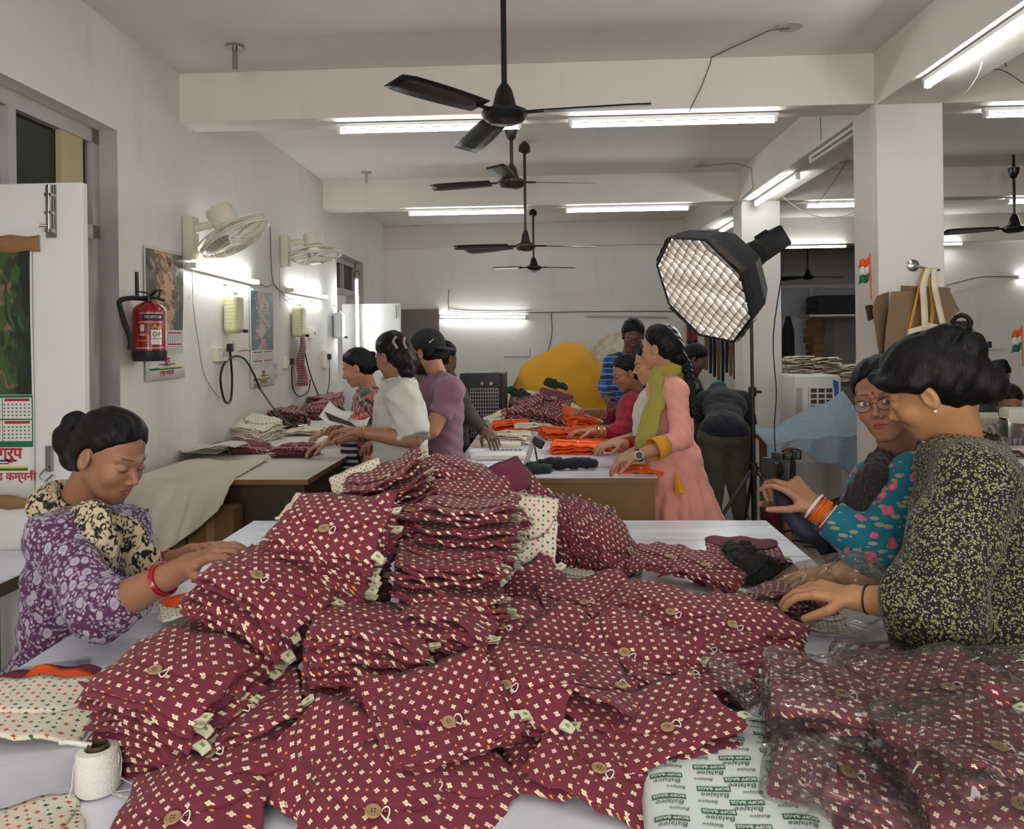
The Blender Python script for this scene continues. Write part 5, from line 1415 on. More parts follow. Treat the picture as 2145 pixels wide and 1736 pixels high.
def braidf(p):
    d = None
    for i in range(0, len(bp)):
        r_ = .030 * (1 - .5 * i / len(bp)); sd = Vector((.010 * (1 if i % 2 else -1), .004, 0))
        e = s_ell(p, bp[i] + sd, (r_ * .8, r_ * .8, r_ * .95)); d = e if d is None else smin(d, e, .006)
    return d
lo, hi = bounds(bp, .05); sdf_obj('braid', braidf, lo, hi, .0045, M['hair'], W8['o'])
scarf_strip(W8, 'scarf', [J['neck'] + Vector((.06, .02, .0)), J['neck'] + Vector((.02, -.07, .035)), J['neck'] + Vector((-.06, -.05, .01)), PY(1378, 830, 4.02), PY(1362, 880, 3.98), PY(1350, 925, 3.96)], (.040, .062), .022, 'c_olive', norm=(-.75, -.6, .2), res=.006)
el, wl = J['el'], J['wl']; c0 = el.lerp(wl, .38); c1 = el.lerp(wl, .66); u_ = unit(wl - el)
mb = MB(); mb.cyl(c0, c1, .050, .058, n=20, caps=False); solidify(mb.build('yellow_cuff', M['c_yellow'], W8['o'], smooth=True), .004)
sc = PY(1417, 1010, 4.02); mb = MB(); mb.tube([sc + Vector((-.01, -.03, .06)), sc + Vector((0, -.05, .0)), sc + Vector((.01, -.05, -.04))], [.006, .02, .032]); mb.build('tassel', M['c_yellow'], W8['o'], smooth=True)
c = el.lerp(wl, .97); mb = MB(); ring(mb, c, u_, .028, .005); mb.cyl(c + Vector((0, -.028, .005)), c + Vector((.0, -.038, .007)), .018, n=18); mb.build('wristwatch', M['black'], W8['o'], smooth=True)
mb = MB(); ring(mb, c + Vector((0, -.037, .007)), Vector((0, -1, .1)), .019, .0025); mb.build('watch_bezel', M['pearl'], W8['o'], smooth=True)
L_ = W8['L']; MB().lathe([(.0001, -.006), (.005, 0), (.0001, .006)], L_(-.084, -.006, -.046), n=8).build('earring', M['pearl'], W8['o'])

# --- woman in white top behind her
hc = PY(1362, 762, 4.62)
J = dict(neck=PY(1380, 812, 4.66), sl=PY(1368, 842, 4.42), sr=PY(1372, 840, 4.85), chest=PY(1368, 880, 4.64), pelvis=PY(1375, 985, 4.64), el=PY(1362, 925, 4.35), wl=PY(1300, 930, 4.28), er=PY(1350, 915, 4.85), wr=PY(1290, 925, 4.7))
J = stand_legs(J, lat=(.3, .95, 0), toe=(-1, .2, 0))
W9 = make_person('woman in sleeveless white top partly hidden behind the woman in pink', J, (hc, (-.97, -.05, -.2), (-.1, 0, 1), 1.0), 'skin2', b=1.06, top='c_ecru', sleeve=.3, hem=.6, hair=lambda H, r: hair_obj(H, lambda q: s_ell(q, (0, -.11, -.03), (.045, .04, .045)), res=r), res=.0045, cres=.009, hem_r=.2, lowmat='c_dark',
    arms=dict(l=dict(n=(.1, 0, -1), curl=.25, side=1), r=dict(n=(.1, 0, -1), curl=.25, side=-1)))
bangles(W9, 'bangle', J['el'].lerp(J['wl'], .62), J['wl'] - J['el'], [(.012 * i, .005) for i in range(-2, 4)], .036)

# --- woman in crimson sweater with glasses
hc = PY(1312, 782, 5.25)
J = dict(neck=PY(1330, 822, 5.3), sl=PY(1322, 845, 5.08), sr=PY(1325, 842, 5.5), chest=PY(1328, 875, 5.28), pelvis=PY(1335, 960, 5.28), el=PY(1300, 905, 4.98), wl=PY(1238, 903, 4.92), er=PY(1290, 872, 5.5), wr=PY(1240, 862, 5.35))
J = stand_legs(J, lat=(.3, .95, 0), toe=(-1, .2, 0))
W10 = make_person('woman with glasses in crimson sweater sorting orange cloth at the back table', J, (hc, (-.93, -.2, -.32), (-.3, 0, .95), 1.0), 'skin1', b=1.05, top='c_red', sleeve=1.55, hem=.5, hair=lambda H, r: hair_obj(H, lambda q: smin(s_ell(q, (0, -.10, -.06), (.04, .04, .05)), s_ell(q, (0, -.12, -.10), (.025, .025, .05)), .01), res=r, cut=((0, 0, -.05), (.05, 0, 0))), res=.0045, cres=.009, hem_r=.2, lowmat='c_dark',
    arms=dict(l=dict(n=(.1, 0, -1), curl=.25, side=1), r=dict(n=(.1, 0, -1), curl=.25, side=-1)))
glasses(W10, .022, .75)
bangles(W10, 'bangle', J['el'].lerp(J['wl'], .72), J['wl'] - J['el'], [(-.02, .005), (.02, .005)], .036, 'gold'); bangles(W10, 'bangle', J['er'].lerp(J['wr'], .62), J['wr'] - J['er'], [(-.02, .005), (.02, .005)], .036, 'gold')

# --- man in blue plaid shirt
hc = PY(1326, 703, 6.0)
J = dict(neck=PY(1318, 742, 6.08), sr=PY(1283, 762, 6.05), sl=PY(1352, 762, 6.1), chest=PY(1315, 800, 6.1), pelvis=PY(1315, 895, 6.1), er=PY(1268, 808, 6.05), wr=PY(1274, 838, 5.85), el=PY(1352, 815, 6.1), wl=PY(1345, 850, 5.9), lat=(-1, 0, 0))
J = stand_legs(J, lat=(-1, 0, 0), toe=(0, -1, 0))
W11 = make_person('man in blue plaid shirt looking down behind the crimson sweater', J, (hc, (-.05, -.88, -.42), (0, -.35, .93), 1.04), 'skin3', b=1.1, top='c_plaid', sleeve=1.75, hem=.80, hair=lambda H, r: hair_obj(H, None, res=r, thick=.012, male=True), male=True, res=.0045, cres=.009, loose=.018, lowmat='c_dark', lip='skin3',
    arms=dict(r=dict(n=(.5, .3, 0), curl=.45, side=1), l=dict(n=(-.5, .3, 0), curl=.45, side=-1)))
mb = MB()
for sg in (-1, 1): mb.add([J['neck'] + Vector((sg * .01, -.075, -.05)), J['neck'] + Vector((sg * .06, -.03, .02)), J['neck'] + Vector((sg * .075, -.05, -.04))], [(0, 1, 2)])
solidify(mb.build('collar', M['c_plaid'], W11['o']), .006)

# --- young man bowed to the right, behind the braid
hc = PY(1457, 752, 6.9)
J = dict(neck=PY(1448, 790, 6.95), sr=PY(1452, 812, 6.75), sl=PY(1448, 812, 7.15), chest=PY(1450, 845, 6.95), pelvis=PY(1450, 935, 6.95), er=PY(1460, 870, 6.7), wr=PY(1475, 905, 6.7), el=PY(1455, 870, 7.2), wl=PY(1475, 900, 7.1))
J = stand_legs(J, lat=(0, -1, 0), toe=(1, 0, 0))
W12 = make_person('young man in dark checked shirt bowing his head, behind the long braid', J, (hc, (.82, -.25, -.50), (.42, -.1, .88), 1.04), 'skin3', b=1.1, top='c_check', sleeve=1.0, hem=.7, hair=lambda H, r: hair_obj(H, None, res=r, thick=.016, male=True), male=True, res=.005, cres=.010, lowmat='c_blue', lip='skin3',
    arms=dict(r=dict(n=(.0, 0, -1), curl=.4, side=-1), l=dict(n=(.0, 0, -1), curl=.4, side=1)))

# --- man bending away, navy polo and khaki trousers
pv = PY(1517, 905, 6.05)
J = dict(neck=PY(1503, 818, 6.72), sl=PY(1478, 838, 6.55), sr=PY(1553, 838, 6.55), chest=PY(1517, 852, 6.45), pelvis=pv, lat=(1, 0, 0),
         er=PY(1572, 905, 6.5), wr=PY(1568, 960, 6.55), el=PY(1462, 895, 6.6), wl=PY(1462, 940, 6.7))
J['hl'] = pv + Vector((-.10, 0, -.05)); J['hr'] = pv + Vector((.10, 0, -.05)); J['kl'] = PY(1497, 1000, 6.1); J['kr'] = PY(1540, 1000, 6.1)
J['al'] = Vector((J['kl'].x - .01, 6.1, .09)); J['ar'] = Vector((J['kr'].x + .04, 6.1, .09)); J['toe'] = (0, 1, 0)
W13 = make_person('man in navy polo and khaki trousers bending over, seen from behind', J, (PY(1505, 850, 6.95), (0, .75, -.65), (0, .65, .75), 1.0), 'skin3', b=1.06, top='c_navy', sleeve=.8, hem=pv.z - .02, hair=lambda H, r: hair_obj(H, None, res=r, thick=.008, male=True), male=True, res=.006, cres=.010, loose=.022, sleeve_r=(.07, .07, .05), lowmat='c_khaki', lip='skin3',
    arms=dict(r=dict(n=(-1, 0, 0), curl=.3, side=1), l=dict(n=(1, 0, 0), curl=.3, side=-1)), neckline=(J['neck'], (0, .8, .4)))
mb = MB(); ring(mb, J['neck'] + Vector((0, -.01, .02)), Vector((0, .8, .5)), .062, .016); mb.build('collar', mat('teal_collar', (66, 110, 124), .8), W13['o'], smooth=True)

# --- two women at the sewing tables, far right
hc = PY(2112, 842, 5.6)
J = dict(neck=PY(2118, 888, 5.7), sr=PY(2092, 905, 5.7), sl=PY(2152, 905, 5.7), chest=PY(2120, 935, 5.7), pelvis=PY(2120, 1010, 5.75), er=PY(2080, 950, 5.6), wr=PY(2090, 948, 5.4), el=PY(2165, 950, 5.6), wl=PY(2150, 948, 5.4), lat=(-1, 0, 0))
J['hl'] = J['pelvis'] + Vector((.1, 0, 0)); J['hr'] = J['pelvis'] + Vector((-.1, 0, 0)); J['kl'] = J['hl'] + Vector((0, -.35, 0)); J['kr'] = J['hr'] + Vector((0, -.35, 0)); J['al'] = Vector((J['kl'].x, J['kl'].y, .09)); J['ar'] = Vector((J['kr'].x, J['kr'].y, .09)); J['toe'] = (0, -1, 0)
W14 = make_person('woman with glasses in striped blouse seated at the sewing machine, far right', J, (hc, (-.15, -.85, -.5), (0, -.4, .9), 1.0), 'skin1', b=1.05, top='c_vstripe', sleeve=1.4, hem=J['pelvis'].z - .06, hair=lambda H, r: hair_obj(H, lambda q: s_ell(q, (0, -.10, -.03), (.045, .04, .045)), res=r), res=.005, cres=.010, lowmat='c_dark',
    arms=dict(r=dict(n=(0, 0, -1), curl=.3, side=1), l=dict(n=(0, 0, -1), curl=.3, side=-1)))
glasses(W14, .022, .75)
hc = PY(2092, 785, 7.0)
J = dict(neck=PY(2095, 825, 7.05), sr=PY(2070, 842, 7.05), sl=PY(2120, 842, 7.05), chest=PY(2095, 870, 7.05), pelvis=PY(2095, 935, 7.1), er=PY(2060, 880, 7.0), wr=PY(2075, 890, 6.8), el=PY(2130, 880, 7.0), wl=PY(2115, 890, 6.8), lat=(-1, 0, 0))
J['hl'] = J['pelvis'] + Vector((.1, 0, 0)); J['hr'] = J['pelvis'] + Vector((-.1, 0, 0)); J['kl'] = J['hl'] + Vector((0, -.35, 0)); J['kr'] = J['hr'] + Vector((0, -.35, 0)); J['al'] = Vector((J['kl'].x, J['kl'].y, .09)); J['ar'] = Vector((J['kr'].x, J['kr'].y, .09)); J['toe'] = (0, -1, 0)
W15 = make_person('person whose dark bun shows above the woman at the sewing machine', J, (hc, (.3, -.7, -.6), (0, -.5, .85), 1.0), 'skin1', b=1.0, top='c_grey', sleeve=1.2, hem=J['pelvis'].z - .06, hair=lambda H, r: hair_obj(H, lambda q: s_ell(q, (0, -.02, .12), (.04, .04, .04)), res=r), res=.006, cres=.012, lowmat='c_dark')
# ================================================================== CEILING FANS
def ceiling_fan(px, py, Y, cup_py, blade, rad, angs, label, m='black_metal', hub_r=None, cup2=False):
    h = PY(px, py, Y); x, y, z = h; hr = hub_r or .10
    t = empty('ceiling_fan', (x, y, z), 0, label, 'ceiling fan')
    MB().cyl((x, y, z + .08), (x, y, ZC), .0125, n=10).build('downrod', M[m], t, smooth=True)
    mb = MB().lathe([(.012, 0), (.045, -.03), (.05, -.085), (.02, -.10), (.012, -.1)][::-1], (x, y, ZC + .001), n=18) if not cup2 else MB().lathe([(.012, -.1), (.03, -.085), (.045, -.04), (.048, 0)], (x, y, ZC - .12), n=18)
    mb.build('canopy', M[m], t, smooth=True)
    k = hr / .10
    MB().lathe([(.0001, -.045), (.055 * k, -.042), (.085 * k, -.028), (.10 * k, -.008), (.098 * k, .008), (.07 * k, .022), (.052 * k, .03), (.045 * k, .06), (.034 * k, .10), (.018, .125), (.013, .13)], (x, y, z), n=28).build('motor_housing', M[m], t, smooth=True)
    for a in angs:
        d = Vector((math.cos(R(a)), math.sin(R(a)), 0)); s_ = Vector((-d.y, d.x, 0)); mb = MB()
        mb.cyl(h + d * .08, h + d * .17, .007, n=6)
        def bl(u, v, d=d, s_=s_):
            r = .15 + (blade - .15) * u; w_ = .055 + .012 * math.sin(u * 2.5); c = (v - .5) * 2 * w_
            if u > .95: c *= .85
            return h + d * r + s_ * c + Vector((0, 0, .18 * c - .01 * u))
        mb.grid(bl, 8, 3); bo = mb.build('blade', M[m], t, smooth=True); solidify(bo, .003)
    return t
ceiling_fan(1057, 238, 3.27, 0, .62, .1, [-10, 112, 232], 'big black ceiling fan nearest the camera, hanging on a long rod')
ceiling_fan(1072, 382, 5.4, 290, .59, .1, [5, 172, 262], 'second ceiling fan, grey and black, behind the first cross beam', m='brown_metal', cup2=True)
ceiling_fan(1101, 515, 6.3, 290, .59, .09, [8, 150, 185], 'dark brown ceiling fan on the longest rod', m='brown_metal', hub_r=.085)
ceiling_fan(1118, 560, 9.6, 450, .52, .1, [3, 95, 181], 'farthest black ceiling fan of the main bay, near the back wall')
ceiling_fan(2125, 478, 7.2, 340, .6, .1, [175, 160, 290], 'black ceiling fan hanging at the right picture edge', cup2=True)
ceiling_fan(1692, 580, 13.2, 480, .62, .1, [4, 120, 182], 'dim ceiling fan in the dark store room')

def PXC(px, py, x=1.88):
    d = ray(px, py); return Vector((0, 0, EYE)) + d * (x / d.x)
def hook(px, py, label, L_=.13, wide=.045, m='steel'):
    p = PZ(px, py, ZC)
    mb = MB().cyl((p.x, p.y, ZC - .012), (p.x, p.y, ZC), wide, n=20)
    if L_: mb.cyl((p.x, p.y, ZC - L_), (p.x, p.y, ZC - .01), .014, n=12)
    o = mb.build('ceiling_plate', M[m], smooth=True); tag(o, label, 'ceiling fitting')
    return p
hook(492, 97, 'round metal plate with a short pipe on the ceiling, nearest one', .13, .05)
hook(767, 360, 'round metal plate with a short pipe on the ceiling of the middle bay', .11, .05, 'grey_frame')
hook(873, 472, 'small round plate with pipe on the ceiling of the far bay', .1, .05, 'grey_frame')
hook(1367, 464, 'flat dark plate on the ceiling of the far bay', 0, .05, 'wood_dark')
p1 = hook(1655, 53, 'open junction plate with loose wires on the near ceiling', 0, .062, 'grey_frame')
p2 = hook(1462, 346, 'small junction plate on the ceiling of the middle bay', 0, .045, 'grey_frame')
p3 = hook(1772, 337, 'junction plate on the ceiling behind the near pillar', 0, .06, 'grey_frame')
def wire(pts, label, r=.003, m='wire', n=6, group=None, raw=False):
    pts = [Vector(q) for q in pts]; o = MB().tube(pts if raw else smooth_path(pts, n), r, n=5).build('cable', M[m], smooth=True); return tag(o, label, 'cable', group)
wire([p1 + Vector((0, 0, -.015)), p1 + Vector((-.10, .03, -.012)), PZ(1490, 120, ZC - .005), PY(1489, 130, 4.49), PY(1470, 180, 4.49), PY(1443, 235, 4.49)], 'cable from the ceiling junction plate down the near cross beam', raw=True)
wire([p2 + Vector((0, 0, -.012)), PZ(1540, 342, ZC - .005), PXC(1574, 352), PXC(1577, 395), PXC(1556, 415), PXC(1552, 432)], 'cable from the middle bay junction plate to the second beam', raw=True)
wire([p3 + Vector((0, 0, -.012)), PY(1740, 390, 7.2), PY(1712, 425, 7.5)], 'loose wire hanging from the plate behind the near pillar')
wire(catenary(PY(1640, 412, 7.4), PY(1798, 440, 7.4), .13), 'white wire drooping between the two pillars', m='wire_white', r=.004)
wire([PY(2058, 130, 3.6), PY(2045, 165, 3.7), PY(2015, 200, 4.2), PY(1985, 190, 4.4)], 'white wire looping down from the large tube lamp', m='wire_white', r=.003)
wire([PY(1978, 192, 4.45), PY(2040, 170, 4.45), PY(2090, 145, 4.45), PY(2145, 175, 4.45)], 'dark cable sagging along the beam right of the near pillar')
wire([PY(2096, 105, 4.45), PY(2108, 140, 4.45)], 'short cable branch near the large tube lamp', r=.003)
wire([PY(1718, 245, 4.75), PY(1720, 292, 4.75)], 'short cable down the side of the long beam')

# ================================================================== LEFT WALL
def wp(px, py, off=.0): return PXW(px, py, off)
WR = Matrix.Rotation(R(90), 3, 'Z')      # frame: x along +y (away), y out to -x ; wall plane helper below
def wall_frame(p):      # columns: along the wall away, up, out of the wall
    return Matrix(((-.021, 0, 1), (1, 0, .021), (0, 1, 0)))
WM = wall_frame(None)   # WM @ (along, up, out)
def wall_fan(pb, cage_c, n, diam, mot_len, label, Yoff):
    p = wp(*pb, .0); t = empty('wall_fan', p, 0, label, 'wall fan')
    MB().box(p + WM @ Vector((0, 0, .035)), (.10, .27, .07), WM, bev=.02).build('mount', M['cream'], t, smooth=True)
    c = Vector(cage_c); n = unit(n); rm = n.to_track_quat('Z', 'Y').to_matrix()
    back = c - n * .10
    MB().tube([p + WM @ Vector((0, .06, .06)), p + WM @ Vector((0, .08, .16)), back + Vector((-.05, 0, .0))], [.032, .026, .03], n=12).build('arm', M['cream'], t, smooth=True)
    MB().lathe([(.0001, -mot_len - .08), (.075, -mot_len - .08), (.085, -mot_len - .06), (.080, -.09), (.05, -.06), (.0001, -.06)], c, rm, n=24).build('motor_cover', M['cream'], t, smooth=True)
    r = diam / 2; mb = MB()
    for rr, z in ((r, 0), (r * .99, .012), (r * .97, -.035), (r * .7, -.055), (r * .45, -.06), (r * .72, .048), (r * .45, .06), (r * .2, .065)):
        mb.tube([c + rm @ Vector((math.cos(2 * PI * i / 40) * rr, math.sin(2 * PI * i / 40) * rr, z)) for i in range(40)], .003 if rr < r * .95 else .006, n=5, closed=True)
    for i in range(44):
        a = 2 * PI * i / 44; ca, sa = math.cos(a), math.sin(a)
        for sg in (1, -1):
            mb.tube([c + rm @ Vector((ca * q, sa * q, z * sg)) for q, z in ((r * .18, .062), (r * .5, .058), (r * .8, .04), (r, .005))], .0014, n=4)
    mb.build('cage', M['cream'], t, smooth=True)
    MB().cyl(c + n * .062, c + n * .072, r * .2, n=20).build('cage_badge', M['cream'], t)
    for k in range(3):
        a0 = 2 * PI * k / 3
        def bl(u, v): rr = r * (.18 + .68 * u); a = a0 + (v - .5) * (1.3 - .3 * u); return c + rm @ Vector((math.cos(a) * rr, math.sin(a) * rr, .02 * math.sin((v - .5) * 3)))
        solidify(MB().grid(bl, 5, 5).build('blade', M['grey_frame'], t, smooth=True), .003)
    return t
p = wp(390, 500); Yf = p.y
wall_fan((388, 500), PY(492, 497, Yf + .05), (.50, .04, -.86), .45, .13, 'cream wall fan tilted steeply, the one nearer the fire extinguisher', 0)
mb = MB()
for k in (0, .012):
    mb.tube([wp(396 + k * 700, 535, .03), wp(396 + k * 700, 620 + k * 900, .02)], .0012, n=4); mb.cyl(wp(396 + k * 700, 620 + k * 900, .02), wp(396 + k * 700, 627 + k * 900, .02), .004, n=6)
o = mb.build('pull_cord', M['wire_white'], smooth=True); tag(o, 'pair of thin pull cords hanging under the nearer wall fan', 'pull cord')
p = wp(590, 527)
wall_fan((590, 527), PY(660, 535, p.y + .05), (.12, -.06, -.99), .43, .11, 'cream wall fan tilted face down, farther along the left wall', 0)

# fire extinguisher
def extinguisher(c, r, h, label, hose_side=1, text=True):
    """c: centre of the bottom"""
    c = Vector(c); t = empty('fire_extinguisher', c, 0, label, 'fire extinguisher')
    red = M.get('ext_red') or mat('extinguisher_red', (150, 18, 30), .3, coat=.3); M['ext_red'] = red
    MB().lathe([(.0001, .0), (r * .96, .0), (r * 1.02, .02), (r * 1.02, h * .16), (r, h * .165), (.0001, h * .165)], c, n=28).build('foot_ring', M['black'], t, smooth=True)
    b = MB().lathe([(r, h * .16), (r, h * .74), (r * .93, h * .80), (r * .7, h * .855), (r * .42, h * .885), (r * .28, h * .90), (.0001, h * .90)], c, n=32).build('cylinder', red, t, smooth=True)
    MB().lathe([(r * .24, h * .89), (r * .24, h * .94), (r * .32, h * .94), (r * .3, h * .985), (.0001, h * .99)], c, n=14).build('valve', M['black_metal'], t, smooth=True)
    MB().tube([c + Vector((0, 0, h * .97)), c + Vector((.06, -.04, h * 1.06)), c + Vector((.10, -.06, h * 1.05))], .008).tube([c + Vector((0, 0, h * .96)), c + Vector((.07, -.05, h * .945)), c + Vector((.12, -.08, h * .90))], .008).tube([c + Vector((.09, -.06, h * 1.05)), c + Vector((.085, -.06, h * .95))], .005).build('handle', M['black_metal'], t, smooth=True)
    hs = smooth_path([c + Vector((0, 0, h * .94)), c + Vector((-.05, -.08, h * .945)), c + Vector((-.09, -.115, h * .90)), c + Vector((-.085, -.12, h * .78)), c + Vector((-.06, -.125, h * .55)), c + Vector((-.035, -.125, h * .35)), c + Vector((-.035, -.125, h * .18))], 6)
    MB().tube(hs, .013, n=10).build('hose', M['black'], t, smooth=True)
    if text:
        view = Vector((c.x, c.y, 0)).normalized() * -1; rt_ = Vector((-view.y, view.x, 0)); a0 = math.atan2(view.y, view.x)
        def wrap(vs, z0, dx=0.0):
            out = []
            for v in vs:
                a = a0 + (v.x + dx) / r; out.append(c + Vector((math.cos(a) * (r + .0008 + v.z), math.sin(a) * (r + .0008 + v.z), z0 + v.y)))
            return out
        I3 = Matrix.Identity(3)
        def band(w_, hh, z0, m_, dx=0.0, e=0.0):
            mb = MB(); n = 10; vs = [Vector((w_ * (i / n - .5), s_ * hh / 2, e)) for i in range(n + 1) for s_ in (-1, 1)]
            mb.add(wrap(vs, z0, dx), [(2 * i, 2 * i + 2, 2 * i + 3, 2 * i + 1) for i in range(n)]); return mb.build('label_panel', m_, b)
        band(.11, .03, h * .66, M['ink_navy'], .02); band(.055, .05, h * .40, M['pearl'], .035); band(.055, .035, h * .30, M['pearl'], .035); band(.02, .035, h * .50, M['label_tape'], -.035)
        band(.13, .003, h * .585, M['pearl'], .01); band(.15, .004, h * .20, M['pearl'], .005); band(.12, .003, h * .72, M['pearl'], .01)
        for body, size, z0, dx, m_ in (('POWDER', .020, h * .66, .02, 'pearl'), ('Ago', .036, h * .52, .045, 'yellow_ink'), ('ABC', .020, h * .40, -.03, 'pearl'), ('POWDER', .012, h * .31, -.035, 'yellow_ink'), ('O', .034, h * .40, .025, 'black'), ('F', .034, h * .40, .05, 'black')):
            vs, fs = text_mesh(body, size, I3, (0, 0, .0008)); mb = MB(); mb.add(wrap(vs, z0, dx), fs); mb.build('lettering', M[m_], b)
    return t
M['ink_navy'] = mat('ink_navy', (30, 32, 60), .6); M['yellow_ink'] = mat('ink_yellow', (226, 196, 40), .6); M['ink_red'] = mat('ink_red', (178, 26, 44), .7); M['ink_green'] = mat('ink_green', (26, 106, 72), .6); M['ink_grey'] = mat('ink_grey', (110, 112, 116), .7); M['paper'] = mat('paper', (226, 224, 216), .7)
q = wp(314, 756, .10); top = wp(314, 618, .10)
extinguisher(q, .082, top.z - q.z, 'red powder fire extinguisher with black hose hanging on the left wall')
mb = MB().box(wp(287, 595, .005), (.02, .13, .01), WM); mb.tube([wp(287, 610, .01), wp(300, 612, .06), wp(312, 615, .09)], .004)
o = mb.build('wall_bracket', M['black_metal']); tag(o, 'dark wall bracket holding the fire extinguisher', 'bracket')
q = PY(1450, 720, YW - .12); extinguisher(q, .075, .36, 'small distant fire extinguisher on the back wall under the softbox', text=False)

# calendars and posters
def art_mat(name, cols, sc, seed):
    m, nt, b, L = new_mat(name); N = NB(nt); v = N.mapv(N.tc('UV'), (sc * .45, sc * .8, 1), loc=(seed, seed * 2, 0))
    sp = N.sep(N.tc('UV')); n1 = N.noise(v, 2.2, 5, 1.2); n2 = N.noise(N.mapv(v, loc=(5, 3, 0)), 4, 4, 1.5); n3 = N.noise(N.mapv(v, loc=(9, 1, 0)), 7, 3, 1)
    cx = N.m('SUBTRACT', sp[0], .5); k = N.m('SUBTRACT', 1, N.m('MULTIPLY', N.m('ABSOLUTE', cx), 3.2))
    c = N.mix(N.step(n1, .4, .6), srgb(*cols[0]), srgb(*cols[1]))
    c = N.mix(N.m('MULTIPLY', N.step(N.m('ADD', n2, N.m('MULTIPLY', k, .22)), .56, .66), 1.0), c, srgb(*cols[2]))
    c = N.mix(N.m('MULTIPLY', N.step(n3, .55, .62), N.step(k, .1, .5)), c, srgb(*cols[3]))
    L.new(c, b.inputs['Base Color']); b.inputs['Roughness'].default_value = .35; return m
def calendar(org, ax, up, out, Wd, Ht, art, label, pic=(.0, .62), bigtext='ग्रुप', lines=('कम्पनी',), side_green=False, margin=.06, name='wall_calendar'):
    """org: upper left corner; ax, up, out unit vectors"""
    org = Vector(org); t = empty(name, org - up * Ht, 0, label, 'calendar')
    def P_(u, v, o=0.0): return org + ax * (u * Wd) - up * (v * Ht) + out * (o + .004 + .004 * math.sin(v * 7) * (u - .3) + .003 * math.sin(u * 3))
    def panel(nm, u0, v0, u1, v1, m_, o, par, nu=6, nv=10):
        mb = MB().grid(lambda a, b: P_(u0 + (u1 - u0) * a, v0 + (v1 - v0) * b, o), nu, nv); me = mb.mesh(nm, True)
        add_uv(me, lambda co: np.array([[(Vector(q) - org).dot(ax) / Wd, -(Vector(q) - org).dot(up) / Ht] for q in co]))
        ob = link_mesh(nm, me, m_, par, True); return ob
    sheet = panel('sheet', 0, 0, 1, 1, M['paper'], 0, t); solidify(sheet, .0008)
    m0, m1 = margin, 1 - margin
    panel('picture', m0, pic[0] + .02, m1, pic[1], art, .0012, t)
    v0 = pic[1] + .012; mh = .084
    if side_green: panel('date_border', m0 - .02, v0 - .01, m1 + .01, v0 + 2 * mh + .03, M['ink_green'], .0008, t)
    blk = MB(); head = MB()
    def rect(mb, u0, v0_, u1, v1_, o):
        mb.add([P_(u0, v0_, o), P_(u1, v0_, o), P_(u1, v1_, o), P_(u0, v1_, o)], [(0, 1, 2, 3)])
    nb = 2
    for r_ in range(2):
        for c_ in range(nb):
            a = m0 + .005 + c_ * (m1 - m0) / nb; b_ = a + (m1 - m0) / nb - .012; y0 = v0 + r_ * (mh + .006)
            panel('month_panel', a, y0, b_, y0 + mh, M['paper'], .0018, t, 1, 1)
            head = MB(); rect(head, a + .03, y0 + .003, b_ - .03, y0 + .014, .0026); head.build('month_heading', M['ink_red'], t)
            for i in range(7):
                for j in range(5):
                    if (i + j * 7) > 31: continue
                    uu = a + .012 + (b_ - a - .03) * i / 6.6; vv = y0 + .024 + j * .0145
                    rect(blk, uu, vv, uu + (b_ - a) * .065, vv + .0062, .0026)
    blk.build('date_marks', M['ink_grey'], t)
    rm = Matrix((ax, up, out)).transposed(); vb = v0 + 2 * mh + .035
    vs, fs = text_mesh(bigtext, Ht * .062, rm, P_(.62 if side_green else .5, vb + .02, .003), font_bold=.0012, ext=.0002); mb = MB(); mb.add(vs, fs); mb.build('lettering', M['ink_red'], t)
    vv = vb + .045
    mb = MB(); rect(mb, .3, vv, .72, vv + .007, .003); rect(mb, .4, vv + .013, .6, vv + .017, .003); mb.build('small_print', M['ink_navy'], t)
    mb = MB(); rect(mb, .08, vv + .028, .9, vv + .044, .003); mb.build('stripe', M['ink_green'], t); mb = MB(); rect(mb, .3, vv + .027, .9, vv + .034, .0036); mb.build('stripe', M['yellow_ink'], t)
    for i, ln in enumerate(lines):
        vs, fs = text_mesh(ln, Ht * .045, rm, P_(.5 if not side_green else .60, vv + .068 + .05 * i, .003), font_bold=.0006, ext=.0002); mb = MB(); mb.add(vs, fs); mb.build('lettering', M['ink_red'], t)
    return t
A1 = art_mat('art_garden', [(34, 44, 34), (52, 62, 44), (66, 88, 50), (128, 98, 84)], 2.5, 1)
A2 = art_mat('art_warm', [(52, 58, 50), (96, 98, 84), (196, 156, 120), (170, 92, 50)], 3, 4)
A3_ = art_mat('art_blue', [(30, 58, 92), (62, 88, 110), (168, 158, 140), (150, 108, 60)], 3, 7)
# on the open door leaf
a = PY(-60, 515, 2.895); b_ = PY(62, 515, 2.895); c_ = PY(62, 1035, 2.895)
t = calendar(Vector((a.x, 2.895, a.z)), Vector((1, 0, 0)), Vector((0, 0, 1)), Vector((0, -1, 0)), b_.x - a.x + .012, a.z - c_.z, A1, 'large wall calendar with dark garden picture taped to the near door leaf', pic=(.0, .60), side_green=True, lines=('एण्ड कम्पनी',), margin=.03)
for nm, (u0, v0, u1, v1), lab in (('tape', (-70, 496, 84, 527), 'strip of brown packing tape across the top of the door calendar'), ('tape', (-70, 1034, 74, 1060), 'ragged strip of brown packing tape under the door calendar')):
    a, b_ = PY(u0, v0, 2.89), PY(u1, v1, 2.89)
    mb = MB().grid(lambda u, v: Vector((a.x + (b_.x - a.x) * u + .003 * math.sin(v * 9) * (u > .95), 2.884, a.z + (b_.z - a.z) * v + .004 * math.sin(u * 13 + v * 3) - (.014 * u if v0 > 900 else 0))), 14, 2)
    o = mb.build(nm, M['card'], smooth=True); solidify(o, .0006); tag(o, lab, 'tape')
